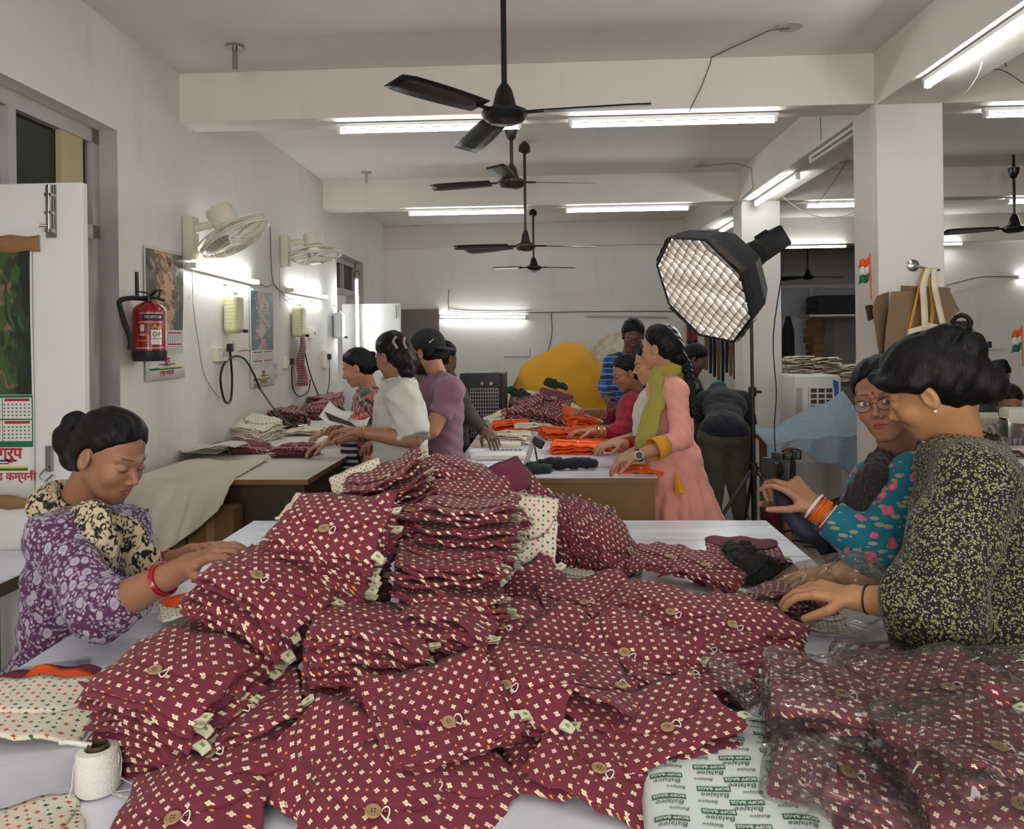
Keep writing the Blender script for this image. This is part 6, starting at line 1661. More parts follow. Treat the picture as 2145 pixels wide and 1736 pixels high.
def wall_cal(px0, y0, px1, y1, art, label):
    a = wp(px0, y0, .006); b_ = wp(px1, y0, .006); bot = wp(px0, y1, .006)
    ax = (Vector((b_.x, b_.y, 0)) - Vector((a.x, a.y, 0))); return calendar(a, ax.normalized(), Z3, Vector((1, .021, 0)).normalized(), ax.length, a.z - bot.z, art, label, bigtext='ग्रुप', lines=('एण्ड कम्पनी',), margin=.03)
wall_cal(300, 512, 382, 800, A2, 'wall calendar with warm toned picture partly behind the fire extinguisher')
wall_cal(522, 603, 571, 815, A3_, 'wall calendar with blue toned picture between two hanging water tanks')

# hanging water tanks of the steam irons, with hoses
M['tank'] = mat('tank_yellowish', (206, 204, 160), .3); M['tank_w'] = mat('tank_white', (216, 224, 228), .3)
def tank(px, py, wd, ht, label, m_, seedx=0):
    c = wp(px, py, .0); sc = c.y / F_PX; W_, H_ = wd * sc, ht * sc; c = c + WM @ Vector((0, 0, .06))
    t = empty('water_tank', c, 0, label, 'water tank')
    def bf_(p):
        d = s_box(p, (0, 0, 0), (W_ / 2, H_ / 2, .048), .03)
        d = np.maximum(d, -(s_box(p, (0, 0, 0), (W_, H_, .2)) ))
        return d + .0012 * np.sin(p[:, 1] * 230) * (np.abs(p[:, 1]) < H_ * .3)
    v, q = sdf_arrays(lambda p: s_box(p, (0, 0, 0), (W_ / 2, H_ / 2, .048), .034) + .0010 * np.sin(p[:, 1] * 260) * (np.abs(p[:, 1]) < H_ * .32), (-W_ * .6, -H_ * .6, -.07), (W_ * .6, H_ * .6, .07), .0055)
    wm = np.array(WM); v = v @ wm.T + np.array(c)
    me = arrays_mesh('tank_body', [(v, q, 0)]); link_mesh('tank_body', me, m_, t, True)
    MB().box(c + WM @ Vector((0, H_ / 2 + .008, 0)), (W_ * .42, .018, .03), WM, bev=.004).build('cap', M['grey_frame'], t)
    mb = MB().tube([c + WM @ Vector((-.03, H_ / 2 + .07, -.055)), c + WM @ Vector((.04, H_ / 2 + .075, -.055))], .004); mb.tube([c + WM @ Vector((0, H_ / 2 + .07, -.05)), c + WM @ Vector((0, H_ / 2 + .01, -.01))], .0018)
    mb.build('hanger', M['wire'], t)
    MB().cyl(c + WM @ Vector((W_ * .3, -H_ / 2 + .015, .045)), c + WM @ Vector((W_ * .3, -H_ / 2 + .015, .075)), .012).build('tap', M['black'], t)
    return c, W_, H_
tank(472, 658, 52, 82, 'yellowish translucent water tank hanging on the left wall, nearest of three', M['tank'])
tank(612, 674, 38, 66, 'yellowish water tank hanging right of the blue toned calendar', M['tank'])
tank(699, 682, 33, 56, 'white water tank hanging beside the far doorway', M['tank_w'])
def board(px, py, wd, ht, label, sock=2, m_='cream'):
    c = wp(px, py, .02); sc = c.y / F_PX; t = empty('switch_board', c, 0, label, 'socket')
    MB().box(c, (wd * sc * 1.6, ht * sc, .04), WM, bev=.004).build('box', M[m_], t)
    for k in range(sock): MB().box(c + WM @ Vector(((k - (sock - 1) / 2) * .05, 0, .022)), (.03, .035, .006), WM, bev=.002).build('socket', M['grey_frame'] if k else M['white'], t)
    return c
board(462, 742, 34, 30, 'cream socket box with switches under the nearest water tank', 3)
board(484, 722, 16, 22, 'small wall socket holding the black plug', 1)
board(601, 758, 18, 26, 'cream socket under the second water tank', 1); board(653, 698, 15, 22, 'small switch plate between the second and third tanks', 2)
board(683, 752, 13, 38, 'narrow white socket strip left of the floral woman', 2); board(572, 778, 16, 34, 'small grey box hanging beside the blue toned calendar', 1, 'grey_frame')
for px, py, lab in ((482, 728, 'black plug in the socket under the nearest water tank'), (612, 757, 'black plug under the second water tank'), (690, 747, 'black plug in the narrow socket strip')):
    c = wp(px, py, .06); o = MB().box(c, (.03, .055, .04), WM, bev=.006).build('plug', M['black']); tag(o, lab, 'plug')
def wwire(pix, label, r=.004, m='black', off=.03): return wire([wp(x, y, off) if len((x, y)) == 2 else 0 for x, y in pix], label, r, m)
T2Z = .82
wwire([(482, 735), (486, 790), (484, 835), (475, 844), (466, 825), (462, 790), (470, 762), (490, 746), (512, 752), (530, 780), (545, 815)], 'thick black hose looping from the nearest socket down to the left table', .008)
wire([wp(545, 815, .03), PY(570, 850, 5.0), PY(600, 885, 4.8), PY(622, 892, 4.7)], 'thick black hose running on to the iron on the left table', .008, 'black')
wwire([(611, 765), (613, 810), (626, 830), (645, 820), (650, 795)], 'black cable loop under the second water tank', .006)
wire([wp(632, 705, .04), wp(640, 745, .04), wp(652, 790, .04), wp(666, 825, .06), wp(676, 848, .1)], 'dark hose from the second tank to the left table', .006, 'black')
wwire([(690, 752), (690, 800), (684, 830), (685, 848)], 'black cable hanging from the socket strip by the doorway', .005)
wwire([(402, 545), (405, 640), (416, 720), (430, 790), (460, 835)], 'thin grey wire down the wall below the nearer wall fan', .002, 'wire', .01)
wwire([(566, 475), (568, 540), (572, 590), (590, 612), (610, 630)], 'grey cable running down between the two wall fans', .004, 'wire', .012)
wwire([(540, 592), (556, 600), (570, 596)], 'short cable from the wall tube lamp', .003, 'wire', .012)
wwire([(585, 560), (586, 610), (587, 645)], 'thin cable under the farther wall fan', .002, 'wire', .012)
wwire([(500, 735), (515, 733), (525, 735)], 'bit of wire between socket box and calendar', .003, 'wire', .012)
# strip of printed cloth tied to the second tank
a = wp(633, 705, .06)
mb = MB().grid(lambda u, v: wp(632 + (v - .5) * (10 + 14 * u) + 3 * math.sin(u * 9), 702 + 106 * u, .07 + .02 * math.sin(u * 7 + v * 3)), 16, 4)
me = mb.mesh('cloth_strip', True); add_uv(me, lambda co: co[:, 1:3]); o = link_mesh('cloth_strip', me, M['maroon']); solidify(o, .002); tag(o, 'scrap of maroon printed cloth hanging from the second water tank', 'cloth')

# ================================================================== LEFT TABLE
XT = PZ(645, 1003, T2Z).x; YF = PZ(600, 1003, T2Z).y
t = table_thing(-2.12, XT, YF, 7.4, T2Z, 'long ironing table with white padded cover along the left wall', top='cloth_white', side='wood_dark')
# cardboard boxes in front of it
BX = PZ(518, 1034, .80)
boxes = [((-2.0, -1.76), (YF - .13, YF - .01), 0, .40, 'brown carton on the floor in front of the left table, left one'), ((-1.75, -1.55), (YF - .12, YF - .01), 0, .42, 'brown carton on the floor in front of the left table, right one'),
         ((-2.02, -1.79), (YF - .13, YF - .01), .405, .70, 'upper left brown carton under the linen sheet'), ((-1.78, -1.55), (YF - .13, YF - .01), .425, .70, 'upper right brown carton under the linen sheet')]
M['carton'] = mat('carton_brown', (116, 84, 44), .75, vary=.12, vscale=5)
for (x0, x1), (y0, y1), z0, z1, lab in boxes:
    t = empty('carton', ((x0 + x1) / 2, (y0 + y1) / 2, z0), 0, lab, 'box')
    MB().b2((x0, y0, z0), (x1, y1, z1), bev=.006).build('box_body', M['carton'], t)
    MB().b2(((x0 + x1) / 2 - .02, y0 - .001, z0 + .02), ((x0 + x1) / 2 + .02, y0 - .0002, z1 - .02)).build('tape', M['card'], t)
# linen sheet over table corner and cartons
def lin(u, v):     # u: left to right, v: from the table top down over the front
    xl, xr = -2.10, -1.63 + .09 * v
    x = xl + (xr - xl) * u
    if v < .45: y = YF + .55 - (v / .45) * (.60); z = T2Z + .012 - .02 * max(0, (v - .4) / .05)
    else:
        w_ = (v - .45) / .55; y = YF - .06 - .13 * w_ ** .6; z = T2Z - .012 - w_ * (.42 - .36 * u ** 1.3)
    fold_ = .034 * math.sin(u * 17 + 3.5 * v) * max(0, v - .40) / .6 * 1.6
    return Vector((x, y - abs(fold_) - fold_ * .5, z + .006 * math.sin(u * 9 + v * 5)))
o = MB().grid(lin, 46, 40).build('linen_sheet', M['linen'], smooth=True); solidify(o, .004); tag(o, 'beige linen sheet draped over the near corner of the left table', 'cloth')
# goods on the left table
def heap_sheet(key, at, yaw, n, label, group, tilt=(0, 0), t=.011, sc=1.0, parts=EDGE):
    at = Vector(at); at.x = max(at.x, LW(at.y) + .15); rs = random.Random(int(at.x * 1000 + at.y * 77 + n))
    for k in range(n):
        kk = key if isinstance(key, str) else key[k % len(key)]
        rot = Matrix.Rotation(R(yaw + rs.uniform(-9, 9)), 4, 'Z') @ Matrix.Rotation(R(tilt[0] + rs.uniform(-3, 3)), 4, 'X') @ Matrix.Rotation(R(tilt[1] + rs.uniform(-3, 3)), 4, 'Y')
        place_pouch(kk, Matrix.Translation(at + Vector((rs.uniform(-.012, .012), rs.uniform(-.012, .012), .008 + t * k))) @ rot @ Matrix.Scale(sc, 4), (FULL if k == n - 1 else parts), (label % (['lowest', 'second', 'third', 'fourth', 'fifth', 'sixth', 'seventh', 'eighth', 'ninth', 'tenth', 'eleventh', 'twelfth', 'thirteenth'][k] if k < n - 1 else 'topmost')), group)
def at2(px, py, z=T2Z + .008): return PZ(px, py, z)
heap_sheet('plain0', at2(620, 952), -6, 5, 'maroon pouch with plain flap, %s of the neat stack at the white table corner', 'stack at the left table corner', sc=1.1)
heap_sheet('plain1', at2(525, 945), 12, 4, 'maroon pouch, %s in the slumped stack left of the corner stack', 'slumped stack on the left table', sc=1.1, tilt=(4, 10))
heap_sheet('droop1', at2(440, 940), 30, 4, 'maroon pouch, %s beside the folded silvery sheets', 'pouches beside the silvery sheets', tilt=(0, -8))
heap_sheet('cream0', at2(470, 912, T2Z + .03), -20, 9, 'cream dotted pouch, %s in the pale heap on the left table', 'pale heap on the left table', tilt=(12, 6), sc=1.35)
heap_sheet('creamflap1', at2(540, 905, T2Z + .03), 15, 7, 'cream pouch with orange flap, %s beside the pale heap', 'cream and orange pouches on the left table', tilt=(8, -6))
heap_sheet('twist1', at2(560, 890, T2Z + .02), 40, 10, 'maroon pouch, %s in the dark heap by the iron hose', 'dark heap on the left table', tilt=(10, 10), sc=1.3)
heap_sheet('droop2', at2(625, 872, T2Z + .02), -20, 10, 'maroon pouch, %s in the far heap against the left wall', 'far heap on the left table', tilt=(10, -8), sc=1.4)
heap_sheet('twist3', at2(662, 862, T2Z + .02), 20, 12, 'maroon pouch, %s in the farthest heap of the left table', 'farthest heap on the left table', tilt=(8, 8), sc=1.5)
heap_sheet('blank0', at2(640, 905, T2Z + .02), 5, 3, 'plain cream pouch, %s beside the hand with the bracelet', 'plain cream pouches on the left table')
# silvery film wrapped folded sheets
a = at2(345, 945, T2Z + .012)
M['silver'] = mat('silvery_wrap', (196, 184, 178), .22, metal=.5, bump=.9, bscale=30)
for k, (px, py, dz, lab) in enumerate(((330, 950, .03, 'crinkled silvery bag next to the seated woman\'s face'), (385, 935, .02, 'pale folded sheets fanned out on the linen'))):
    c = at2(px, py, T2Z + .02)
    o = sdf_obj('wrapped_bundle', lambda p, c=c: s_box(p, (c.x, c.y, c.z + dz), (.14, .11, .035), .03) + .010 * wob(p, 60, k) + .004 * wob(p, 150, k), *bounds([c], .24), .007, M['silver'] if k == 0 else M['cloth_white']); tag(o, lab, 'bundle')
mb = MB()
for k in range(6):
    c = at2(410 + k * 9, 940 - k, T2Z + .03 + .008 * k); mb.grid(lambda u, v: c + Vector(((u - .5) * .3, (v - .5) * .2, .02 * math.sin(u * 4 + k))), 8, 2)
o = mb.build('folded_sheets', M['cloth_white'], smooth=True); solidify(o, .003); tag(o, 'fanned grey white sheets lying on the near end of the left table', 'sheets', kind='stuff')
# iron
c = at2(625, 893, T2Z + .03); t = empty('steam_iron', c, 0, 'small steam iron at the end of the black hose', 'iron')
MB().box(c + Vector((0, 0, .01)), (.10, .2, .02), Matrix.Rotation(.6, 3, 'Z'), bev=.008).build('soleplate', M['steel'], t); MB().tube(smooth_path([c + Vector((-.04, -.06, .02)), c + Vector((-.03, -.05, .08)), c + Vector((.03, .05, .08)), c + Vector((.04, .06, .02))], 5), .012).build('handle', M['black'], t, smooth=True)
# papers held by the woman in white
def sheet(pts, Y, label, th=.001, m_='paper', curl=.02):
    A, B, C_, D = [PY(*p) for p in pts]
    o = MB().grid(lambda u, v: (A.lerp(B, u)).lerp(D.lerp(C_, u), v) + Vector((0, 0, -curl * math.sin(PI * u))), 8, 6).build('paper_sheet', M[m_], smooth=True); solidify(o, th); return tag(o, label, 'paper')
sheet([(690, 840, 4.1), (740, 862, 4.0), (722, 888, 3.85), (668, 872, 3.9)], 0, 'white paper sheet raised in the hand of the woman in the white shirt')
sheet([(728, 872, 4.0), (776, 872, 3.9), (764, 899, 3.78), (715, 888, 3.85)], 0, 'lower white paper sheet held by the woman in the white shirt')
sheet([(680, 862, 3.95), (735, 885, 3.82), (748, 896, 3.8), (690, 880, 3.9)], 0, 'dark backed clipboard behind the papers', .004, 'wood_dark', .0)

# ================================================================== BACK TABLE (wood)
T3Z = .80; Y3 = PZ(1250, 1000, T3Z).y; X3a, X3b = PZ(990, 948, T3Z).x - .05, PZ(1378, 1000, T3Z).x
table_thing(X3a, X3b, Y3, 6.7, T3Z, 'wood sided work table with white top where orange cloth is sorted', side='wood', inset=.012)
def at3(px, py, dz=.006): return PZ(px, py, T3Z + dz)
def st3(key, px, py, yaw, n, label, group, sc=1.0, t=.012, tilt=(0, 0), parts=()):
    heap_sheet(key, at3(px, py), yaw, n, label, group, tilt, t, sc, parts)
st3('orange0', 1205, 945, 5, 5, 'orange cloth piece, %s in the front orange stack', 'front orange stack', 1.15)
st3('orange1', 1270, 938, -8, 4, 'orange cloth piece, %s in the stack under the bangled arm', 'orange stack under the bangled arm', 1.15)
st3('orange0', 1180, 915, 14, 5, 'orange cloth piece, %s in the second orange row', 'second orange row', 1.15, tilt=(4, 4))
st3('orange1', 1240, 912, -4, 5, 'orange cloth piece, %s right of the second orange row', 'right part of the second orange row', 1.1)
st3('orange0', 1180, 890, -30, 8, 'orange cloth piece, %s in the tall leaning orange stack', 'leaning orange stack', 1.15, tilt=(16, 10), t=.014)
st3('orange1', 1225, 890, 12, 6, 'orange cloth piece, %s behind the leaning orange stack', 'orange stack behind the leaning one', 1.1, tilt=(6, 16))
st3('orange1', 1070, 900, 4, 6, 'orange cloth piece, %s in the left orange stack', 'left orange stack', 1.1)
st3(['creamflap0', 'blank0'], 1065, 926, -6, 6, 'cream piece with red print, %s in the pale front stack', 'pale front stack on the back table', 1.15)
st3(['blank1', 'orange0'], 1115, 905, 10, 5, 'cream and orange piece, %s between the pale and orange stacks', 'mixed stack on the back table', 1.1)
p = at3(1335, 983)
heap_sheet('orange0', p, -10, 1, 'orange and cream pouch under the hand of the woman in pink, %s', 'single pouch being folded', sc=1.0)
# carton like white packets left front of that table
for k, (x0, y0, x1, w_, lab) in enumerate(((985, 962, 1100, .16, 'flat white packet at the front of the wood sided table'), (990, 948, 1090, .10, 'grey white rolled paper on the wood sided table'))):
    a, b_ = at3(x0, y0), at3(x1, y0)
    o = MB().b2((a.x, a.y, T3Z + .001 + .032 * k), (b_.x, a.y + w_, T3Z + .03 + .032 * k), bev=.008).build('packet', M['paper'] if k == 0 else M['cream_cloth'], smooth=True); tag(o, lab, 'packet')
# printed coloured bits on the roll
mb = MB(); 
for k in range(7):
    c = at3(1035 + k * 9, 942, .0635); mb.box(c, (.02, .012, .003), Matrix.Rotation(k, 3, 'Z'))
o = mb.build('fabric_snips', M['green_cloth']); tag(o, 'dark green scraps on the rolled paper', 'scraps', kind='stuff')
# black rolled ties
def blob(name, c, ax, half, r, m_, label, cat, amp=.006, freq=70, res=.006, kind=None, z0=None):
    c = Vector(c); ax = unit(ax)
    def f(p):
        d = s_cap(p, c - ax * half, c + ax * half, r, r * .85) + amp * wob(p, freq, c.x) + amp * .5 * wob(p, freq * 2.3, 1)
        return d if z0 is None else np.maximum(d, z0 - p[:, 2])
    o = sdf_obj(name, f, *bounds([c - ax * half, c + ax * half], r + .03), res, M[m_]); return tag(o, label, cat, None, kind)
blob('rolled_cloth', at3(1190, 970, .035), (1, .1, 0), .14, .032, 'c_navy', 'thick roll of black cloth at the front of the wood sided table', 'cloth', z0=T3Z)
blob('printed_scrap', at3(1120, 980, .03), (1, .3, 0), .07, .03, 'green_cloth', 'dark green printed scrap beside the black roll', 'cloth', z0=T3Z, amp=.01)
# black upright tool
b0 = at3(1098, 985); b1 = PY(1122, 905, b0.y + .1)
t = empty('tag_gun', b0, 0, 'black stapler like tool standing upright on the wood sided table', 'tool')
MB().tube([b0, b0.lerp(b1, .5), b1], [.016, .013, .016], n=8).build('shaft', M['grey_frame'], t, smooth=True); MB().box(b0.lerp(b1, .72) + Vector((.03, 0, 0)), (.07, .03, .05), Matrix.Rotation(.5, 3, 'Y'), bev=.01).build('grip', M['black'], t)
MB().tube([b0.lerp(b1, .6) + Vector((.02, 0, 0)), b0 + Vector((.08, 0, .0))], .005).build('prop', M['black'], t)
# multi-coloured heap on the far end
at = at3(1135, 880)
for k, (dx, dy, dz, key, yaw, tx, ty, n_) in enumerate(((-.28, .15, 0, 'blank0', 30, 8, -14, 6), (.02, .0, .0, 'twist0', 5, 14, 4, 9), (.22, .2, .0, 'blank1', -30, 6, 20, 9), (-.08, .25, .1, 'droop3', 20, 8, -6, 8), (.12, .3, .12, 'plain1', -12, 14, 16, 6), (.05, .4, .16, 'blank0', 10, 5, 10, 4), (-.15, .05, .05, 'twist4', -25, 16, -10, 7))):
    heap_sheet(key, Vector((at.x + dx, 6.1 + dy, T3Z + .01 + dz)), yaw, n_, '%s pouch, %%s in part %s of the mixed heap before the yellow cover' % (('cream' if 'blank' in key else 'maroon'), 'abcdefg'[k]) if False else ('%s pouch, %%s of the %s clump in the heap before the yellow cover' % (('cream' if 'blank' in key else 'maroon'), ['left', 'front', 'right', 'rear left', 'plain-flapped', 'uppermost', 'lower left'][k])), 'mixed heap before the yellow cover', (tx, ty), .016, 1.35)
for px, py, lab in ((1085, 822, 'dark green cloth lump on the left shoulder of the mixed heap'), (1165, 805, 'dark green cloth lump on top of the mixed heap')):
    blob('cloth_lump', PY(px, py, 6.35), (1, 0, -.3), .07, .035, 'green_cloth', lab, 'cloth', amp=.012)
# yellow cover over a hidden machine
yc = []
ya = PY(1165, 800, 7.4)
def yel(p):
    c = PY(1170, 805, 7.5); d = s_ell(p, (c.x + .0, c.y, .60), (.53, .55, .82))
    d = smin(d, s_ell(p, (PY(1208, 770, 7.5).x, 7.5, .70), (.30, .5, .74)), .12)
    d = d + .020 * np.sin(p[:, 0] * 9 + p[:, 2] * 7 + 1.6 * np.sin(p[:, 2] * 4)) + .012 * wob(p, 9, 1) + .006 * wob(p, 24, 2)
    return smax(d, .03 - p[:, 2], .02)
o = sdf_obj('yellow_cover', yel, (-.7, 6.8, 0), (1.3, 8.2, 1.6), .016, mat('yellow_cloth', (206, 148, 22), .75, vary=.08, vscale=3, bump=.2, bscale=60)); tag(o, 'bulging mustard yellow cloth cover over a machine by the back wall', 'cover')
# black air cooler
a, b_ = PY(962, 782, 7.15), PY(1050, 782, 7.15); zt_ = a.z
t = empty('air_cooler', ((a.x + b_.x) / 2, 7.4, 0), 0, 'tall black air cooler with two round knobs by the back wall', 'air cooler')
MB().b2((a.x, 7.15, .02), (b_.x, 7.62, zt_), bev=.02).build('housing', M['black'], t, smooth=True)
MB().b2((b_.x, 7.18, .03), (b_.x + .03, 7.62, zt_ - .005)).build('side_panel', M['wood_dark'], t)
for px in (1010, 1029): MB().lathe([(.0001, .0), (.022, .0), (.022, .012), (.016, .02), (.0001, .02)], PY(px, 803, 7.15), Matrix.Rotation(PI / 2, 3, 'X'), n=18).build('knob', M['steel'], t, smooth=True)
gx0, gx1 = PY(985, 815, 7.14).x, PY(1043, 815, 7.14).x; gz1, gz0 = PY(1010, 815, 7.14).z, PY(1010, 915, 7.14).z
mb = MB()
for k in range(14): z = gz0 + (gz1 - gz0) * k / 13; mb.b2((gx0, 7.13, z), (gx1, 7.145, z + .007))
for k in range(12): x = gx0 + (gx1 - gx0) * k / 11; mb.b2((x, 7.128, gz0), (x + .005, 7.14, gz1))
mb.build('grille', M['grey_frame'], t)
# back wall wires and shelf
YY = YW - .02
wire([PY(940, 605, YY), PY(940, 640, YY), PY(950, 652, YY), PY(1050, 655, YY), PY(1155, 654, YY), PY(1290, 652, YY), PY(1415, 652, YY)], 'long cable along the back wall above the tube lamps', .006, 'wire')
wire([PY(1155, 655, YY), PY(1156, 700, YY), PY(1148, 735, YY)], 'cable dropping from the long back wall cable', .006, 'wire')
o = MB().tube([PY(1055, 746, YY - .02), PY(1112, 746, YY - .02)], .012).tube([PY(1110, 746, YY - .02), PY(1110, 730, YY - .02)], .008).build('wall_rail', M['grey_frame']); tag(o, 'thin metal rail on the back wall above the yellow cover', 'rail')
# pale cloth heap behind the man in plaid
c = PY(1290, 745, 9.4)
t = empty('metal_rack', (c.x + .1, 9.5, 0), 0, 'metal rack behind the man in plaid, carrying a pale cloth heap', 'rack')
for sx_ in (-.4, .6):
    for sy in (-.3, .3): MB().b2((c.x + sx_ - .02, 9.5 + sy - .02, 0), (c.x + sx_ + .02, 9.5 + sy + .02, 1.1)).build('leg', M['grey_frame'], t)
MB().b2((c.x - .44, 9.17, 1.1), (c.x + .64, 9.83, 1.13)).build('shelf', M['grey_frame'], t)
o = sdf_obj('cloth_heap', lambda p: np.maximum(smin(s_ell(p, (c.x + .1, 9.5, 1.15), (.48, .34, .40)), s_ell(p, (c.x - .1, 9.5, 1.1), (.34, .3, .25)), .1) + .035 * wob(p, 16, 3) + .018 * wob(p, 38, 1), 1.131 - p[:, 2]), (c.x - .6, 9.0, 1.1), (c.x + .8, 10, 1.75), .02, mat('pale_heap', (198, 186, 164), .85, vary=.3, vscale=12)); tag(o, 'untidy heap of pale printed cloth behind the man in plaid', 'cloth heap', kind='stuff')
# hanging straps and white door behind the softbox
for k in range(9):
    px = 1478 + k * 8.5; a, b_ = PY(px, 680, 10.2), PY(px + 2, 775 + (k * 37 % 30), 10.2)
    o = MB().tube([a, a.lerp(b_, .5) + Vector((.01, 0, 0)), b_], [.022, .026, .02], n=7).build('hanging_strap', M['c_black'] if k % 3 else M['carton'], smooth=True); tag(o, '%s hanging strap from the left on the rail behind the softbox' % ORD[k].replace('top', 'first'), 'strap', 'straps on the rail behind the softbox')
a, b_ = PY(1472, 688, 10.2), PY(1556, 688, 10.2); o = MB().tube([a, b_], .012).build('clothes_rail', M['steel']); tag(o, 'rail carrying black straps behind the softbox', 'rail')
# ================================================================== SOFTBOX ON STAND
sc_ = PY(1472, 606, 4.75); n = unit((-.74, -.42, -.46)); rm = n.to_track_quat('Z', 'Y').to_matrix()
# roll the octagon so that a corner points up left as in the photo
rm = rm @ Matrix.Rotation(R(12), 3, 'Z'); RAD = .375
t = empty('studio_softbox', (PY(1578, 1085, 5.05).x, 5.05, 0), 0, 'glowing octagonal studio softbox with honeycomb grid on a black stand', 'studio light')
N8 = 8; oc = [(math.cos(2 * PI * i / N8), math.sin(2 * PI * i / N8)) for i in range(N8)]
def O8(r, z): return [sc_ + rm @ Vector((a * r, b * r, z)) for a, b in oc]
mb = MB(); rings = [O8(RAD, .0), O8(RAD, -.05), O8(RAD * .93, -.15), O8(RAD * .72, -.27), O8(RAD * .42, -.37), O8(RAD * .2, -.42)]
vs = [v for r_ in rings for v in r_]; fs = [(i * 8 + j, i * 8 + (j + 1) % 8, (i + 1) * 8 + (j + 1) % 8, (i + 1) * 8 + j) for i in range(len(rings) - 1) for j in range(8)]
mb.add(vs, fs); M['sb'] = mat('softbox_fabric', (34, 35, 42), .5, bump=.2, bscale=40); solidify(mb.build('shell', M['sb'], t), .004)
m, nt, b, L = new_mat('diffuser_glow'); b.inputs['Base Color'].default_value = (.9, .9, .85, 1); b.inputs['Emission Color'].default_value = (1, .98, .92, 1); b.inputs['Emission Strength'].default_value = SOFTBOX_POWER
M['diff'] = m
MB().add(O8(RAD * .985, -.045), [tuple(range(8))]).build('diffuser', m, t)
mb = MB(); st = .052; k = int(RAD / st)
for ax_ in (0, 1):
    for i in range(-k, k + 1):
        o_ = i * st; half = 0
        h_ = [x for x in [RAD * .96]]
        # length of the chord inside the octagon
        ap = RAD * math.cos(PI / 8); lim = min(ap, ap * math.sqrt(2) - abs(o_)) * .985
        pts = []
        for s_ in range(9):
            u = -lim + 2 * lim * s_ / 8; w_ = .0035 * math.sin(s_ * 2.1 + i * 1.7)
            pts.append((u, o_ + w_))
        A_ = []
        for u, w_ in pts:
            x, y = (u, w_) if ax_ == 0 else (w_, u)
            ca, sa = math.cos(PI / 8), math.sin(PI / 8); X_, Y_ = x * ca - y * sa, x * sa + y * ca
            A_ += [sc_ + rm @ Vector((X_, Y_, -.028)), sc_ + rm @ Vector((X_, Y_, .012 + .004 * math.sin(i + u * 20)))]
        mb.add(A_, [(2 * j, 2 * j + 2, 2 * j + 3, 2 * j + 1) for j in range(8)])
M['egg'] = mat('grid_fabric', (70, 62, 54), .8); solidify(mb.build('honeycomb_grid', M['egg'], t), .0035)
rmb = MB(); rmb.tube(O8(RAD, .004), .010, n=6, closed=True); rmb.build('rim', M['black'], t, smooth=True)
hb = sc_ - n * .50
MB().cyl(sc_ - n * .40, sc_ - n * .50, .085, n=20).build('speed_ring', M['black_metal'], t, smooth=True)
MB().box(hb - n * .12, (.13, .15, .26), rm, bev=.02).build('lamp_head', M['black'], t, smooth=True)
MB().tube([hb - n * .22 + rm @ Vector((0, 0, 0)), hb - n * .10 + Vector((0, 0, .10)), hb + Vector((0, 0, .10))], .012).build('carry_handle', M['black'], t, smooth=True)
pt_ = Vector((PY(1574, 700, 5.05).x, 5.05, hb.z - .15)); ft = Vector((PY(1580, 1085, 5.05).x, 5.05, .12))
MB().tube([hb - n * .06 + Vector((0, 0, -.02)), Vector((pt_.x + .02, pt_.y, pt_.z + .04)), pt_ - Vector((0, 0, .05))], .014).build('yoke', M['black_metal'], t, smooth=True)
mb = MB().cyl(pt_, pt_.lerp(ft, .42), .011, n=12).cyl(pt_.lerp(ft, .42), pt_.lerp(ft, .72), .015, n=12).cyl(pt_.lerp(ft, .70), ft, .0185, n=12); mb.build('pole', M['black_metal'], t, smooth=True)
for f_ in (.42, .70):
    q = pt_.lerp(ft, f_); MB().cyl(q - Vector((0, 0, .03)), q + Vector((0, 0, .03)), .026, n=12).cyl(q, q + Vector((.055, -.02, 0)), .009).build('clamp', M['black'], t, smooth=True)
hub = Vector((ft.x, ft.y, PY(1580, 985, 5.05).z))
MB().cyl(hub - Vector((0, 0, .03)), hub + Vector((0, 0, .03)), .03, n=12).build('spreader', M['black'], t, smooth=True)
for a in (205, 325, 85):
    d = Vector((math.cos(R(a)), math.sin(R(a)), 0)); foot = Vector((ft.x, ft.y, .02)) + d * .55
    MB().cyl(hub + d * .02, foot, .012, n=8).cyl(foot.lerp(hub, .45), Vector((ft.x, ft.y, .2)), .007).build('leg', M['black_metal'], t)
wire([hb - n * .2, hb - n * .22 + Vector((.04, 0, -.1)), PY(1620, 700, 5.1), PY(1626, 820, 5.1), PY(1622, 900, 5.1), PY(1628, 1000, 5.1), Vector((PY(1640, 1000, 5.1).x, 5.1, .01))], 'long black power cable hanging from the softbox lamp head', .004, 'black')
# cables on the floor behind the stand
rs = random.Random(3)
for k in range(4):
    x0, y0 = 1.15 + rs.random() * 1.0, 4.4 + rs.random() * 1.8; pts = [Vector((x0, y0, .012))]
    for j in range(7): pts.append(pts[-1] + Vector((rs.uniform(-.3, .3), rs.uniform(-.3, .3), 0)))
    wire(pts, 'black cable on the floor behind the packing table, %s of the tangle' % ['nearest', 'second', 'third', 'farthest'][k], .006, 'black', group='cables tangled on the floor')

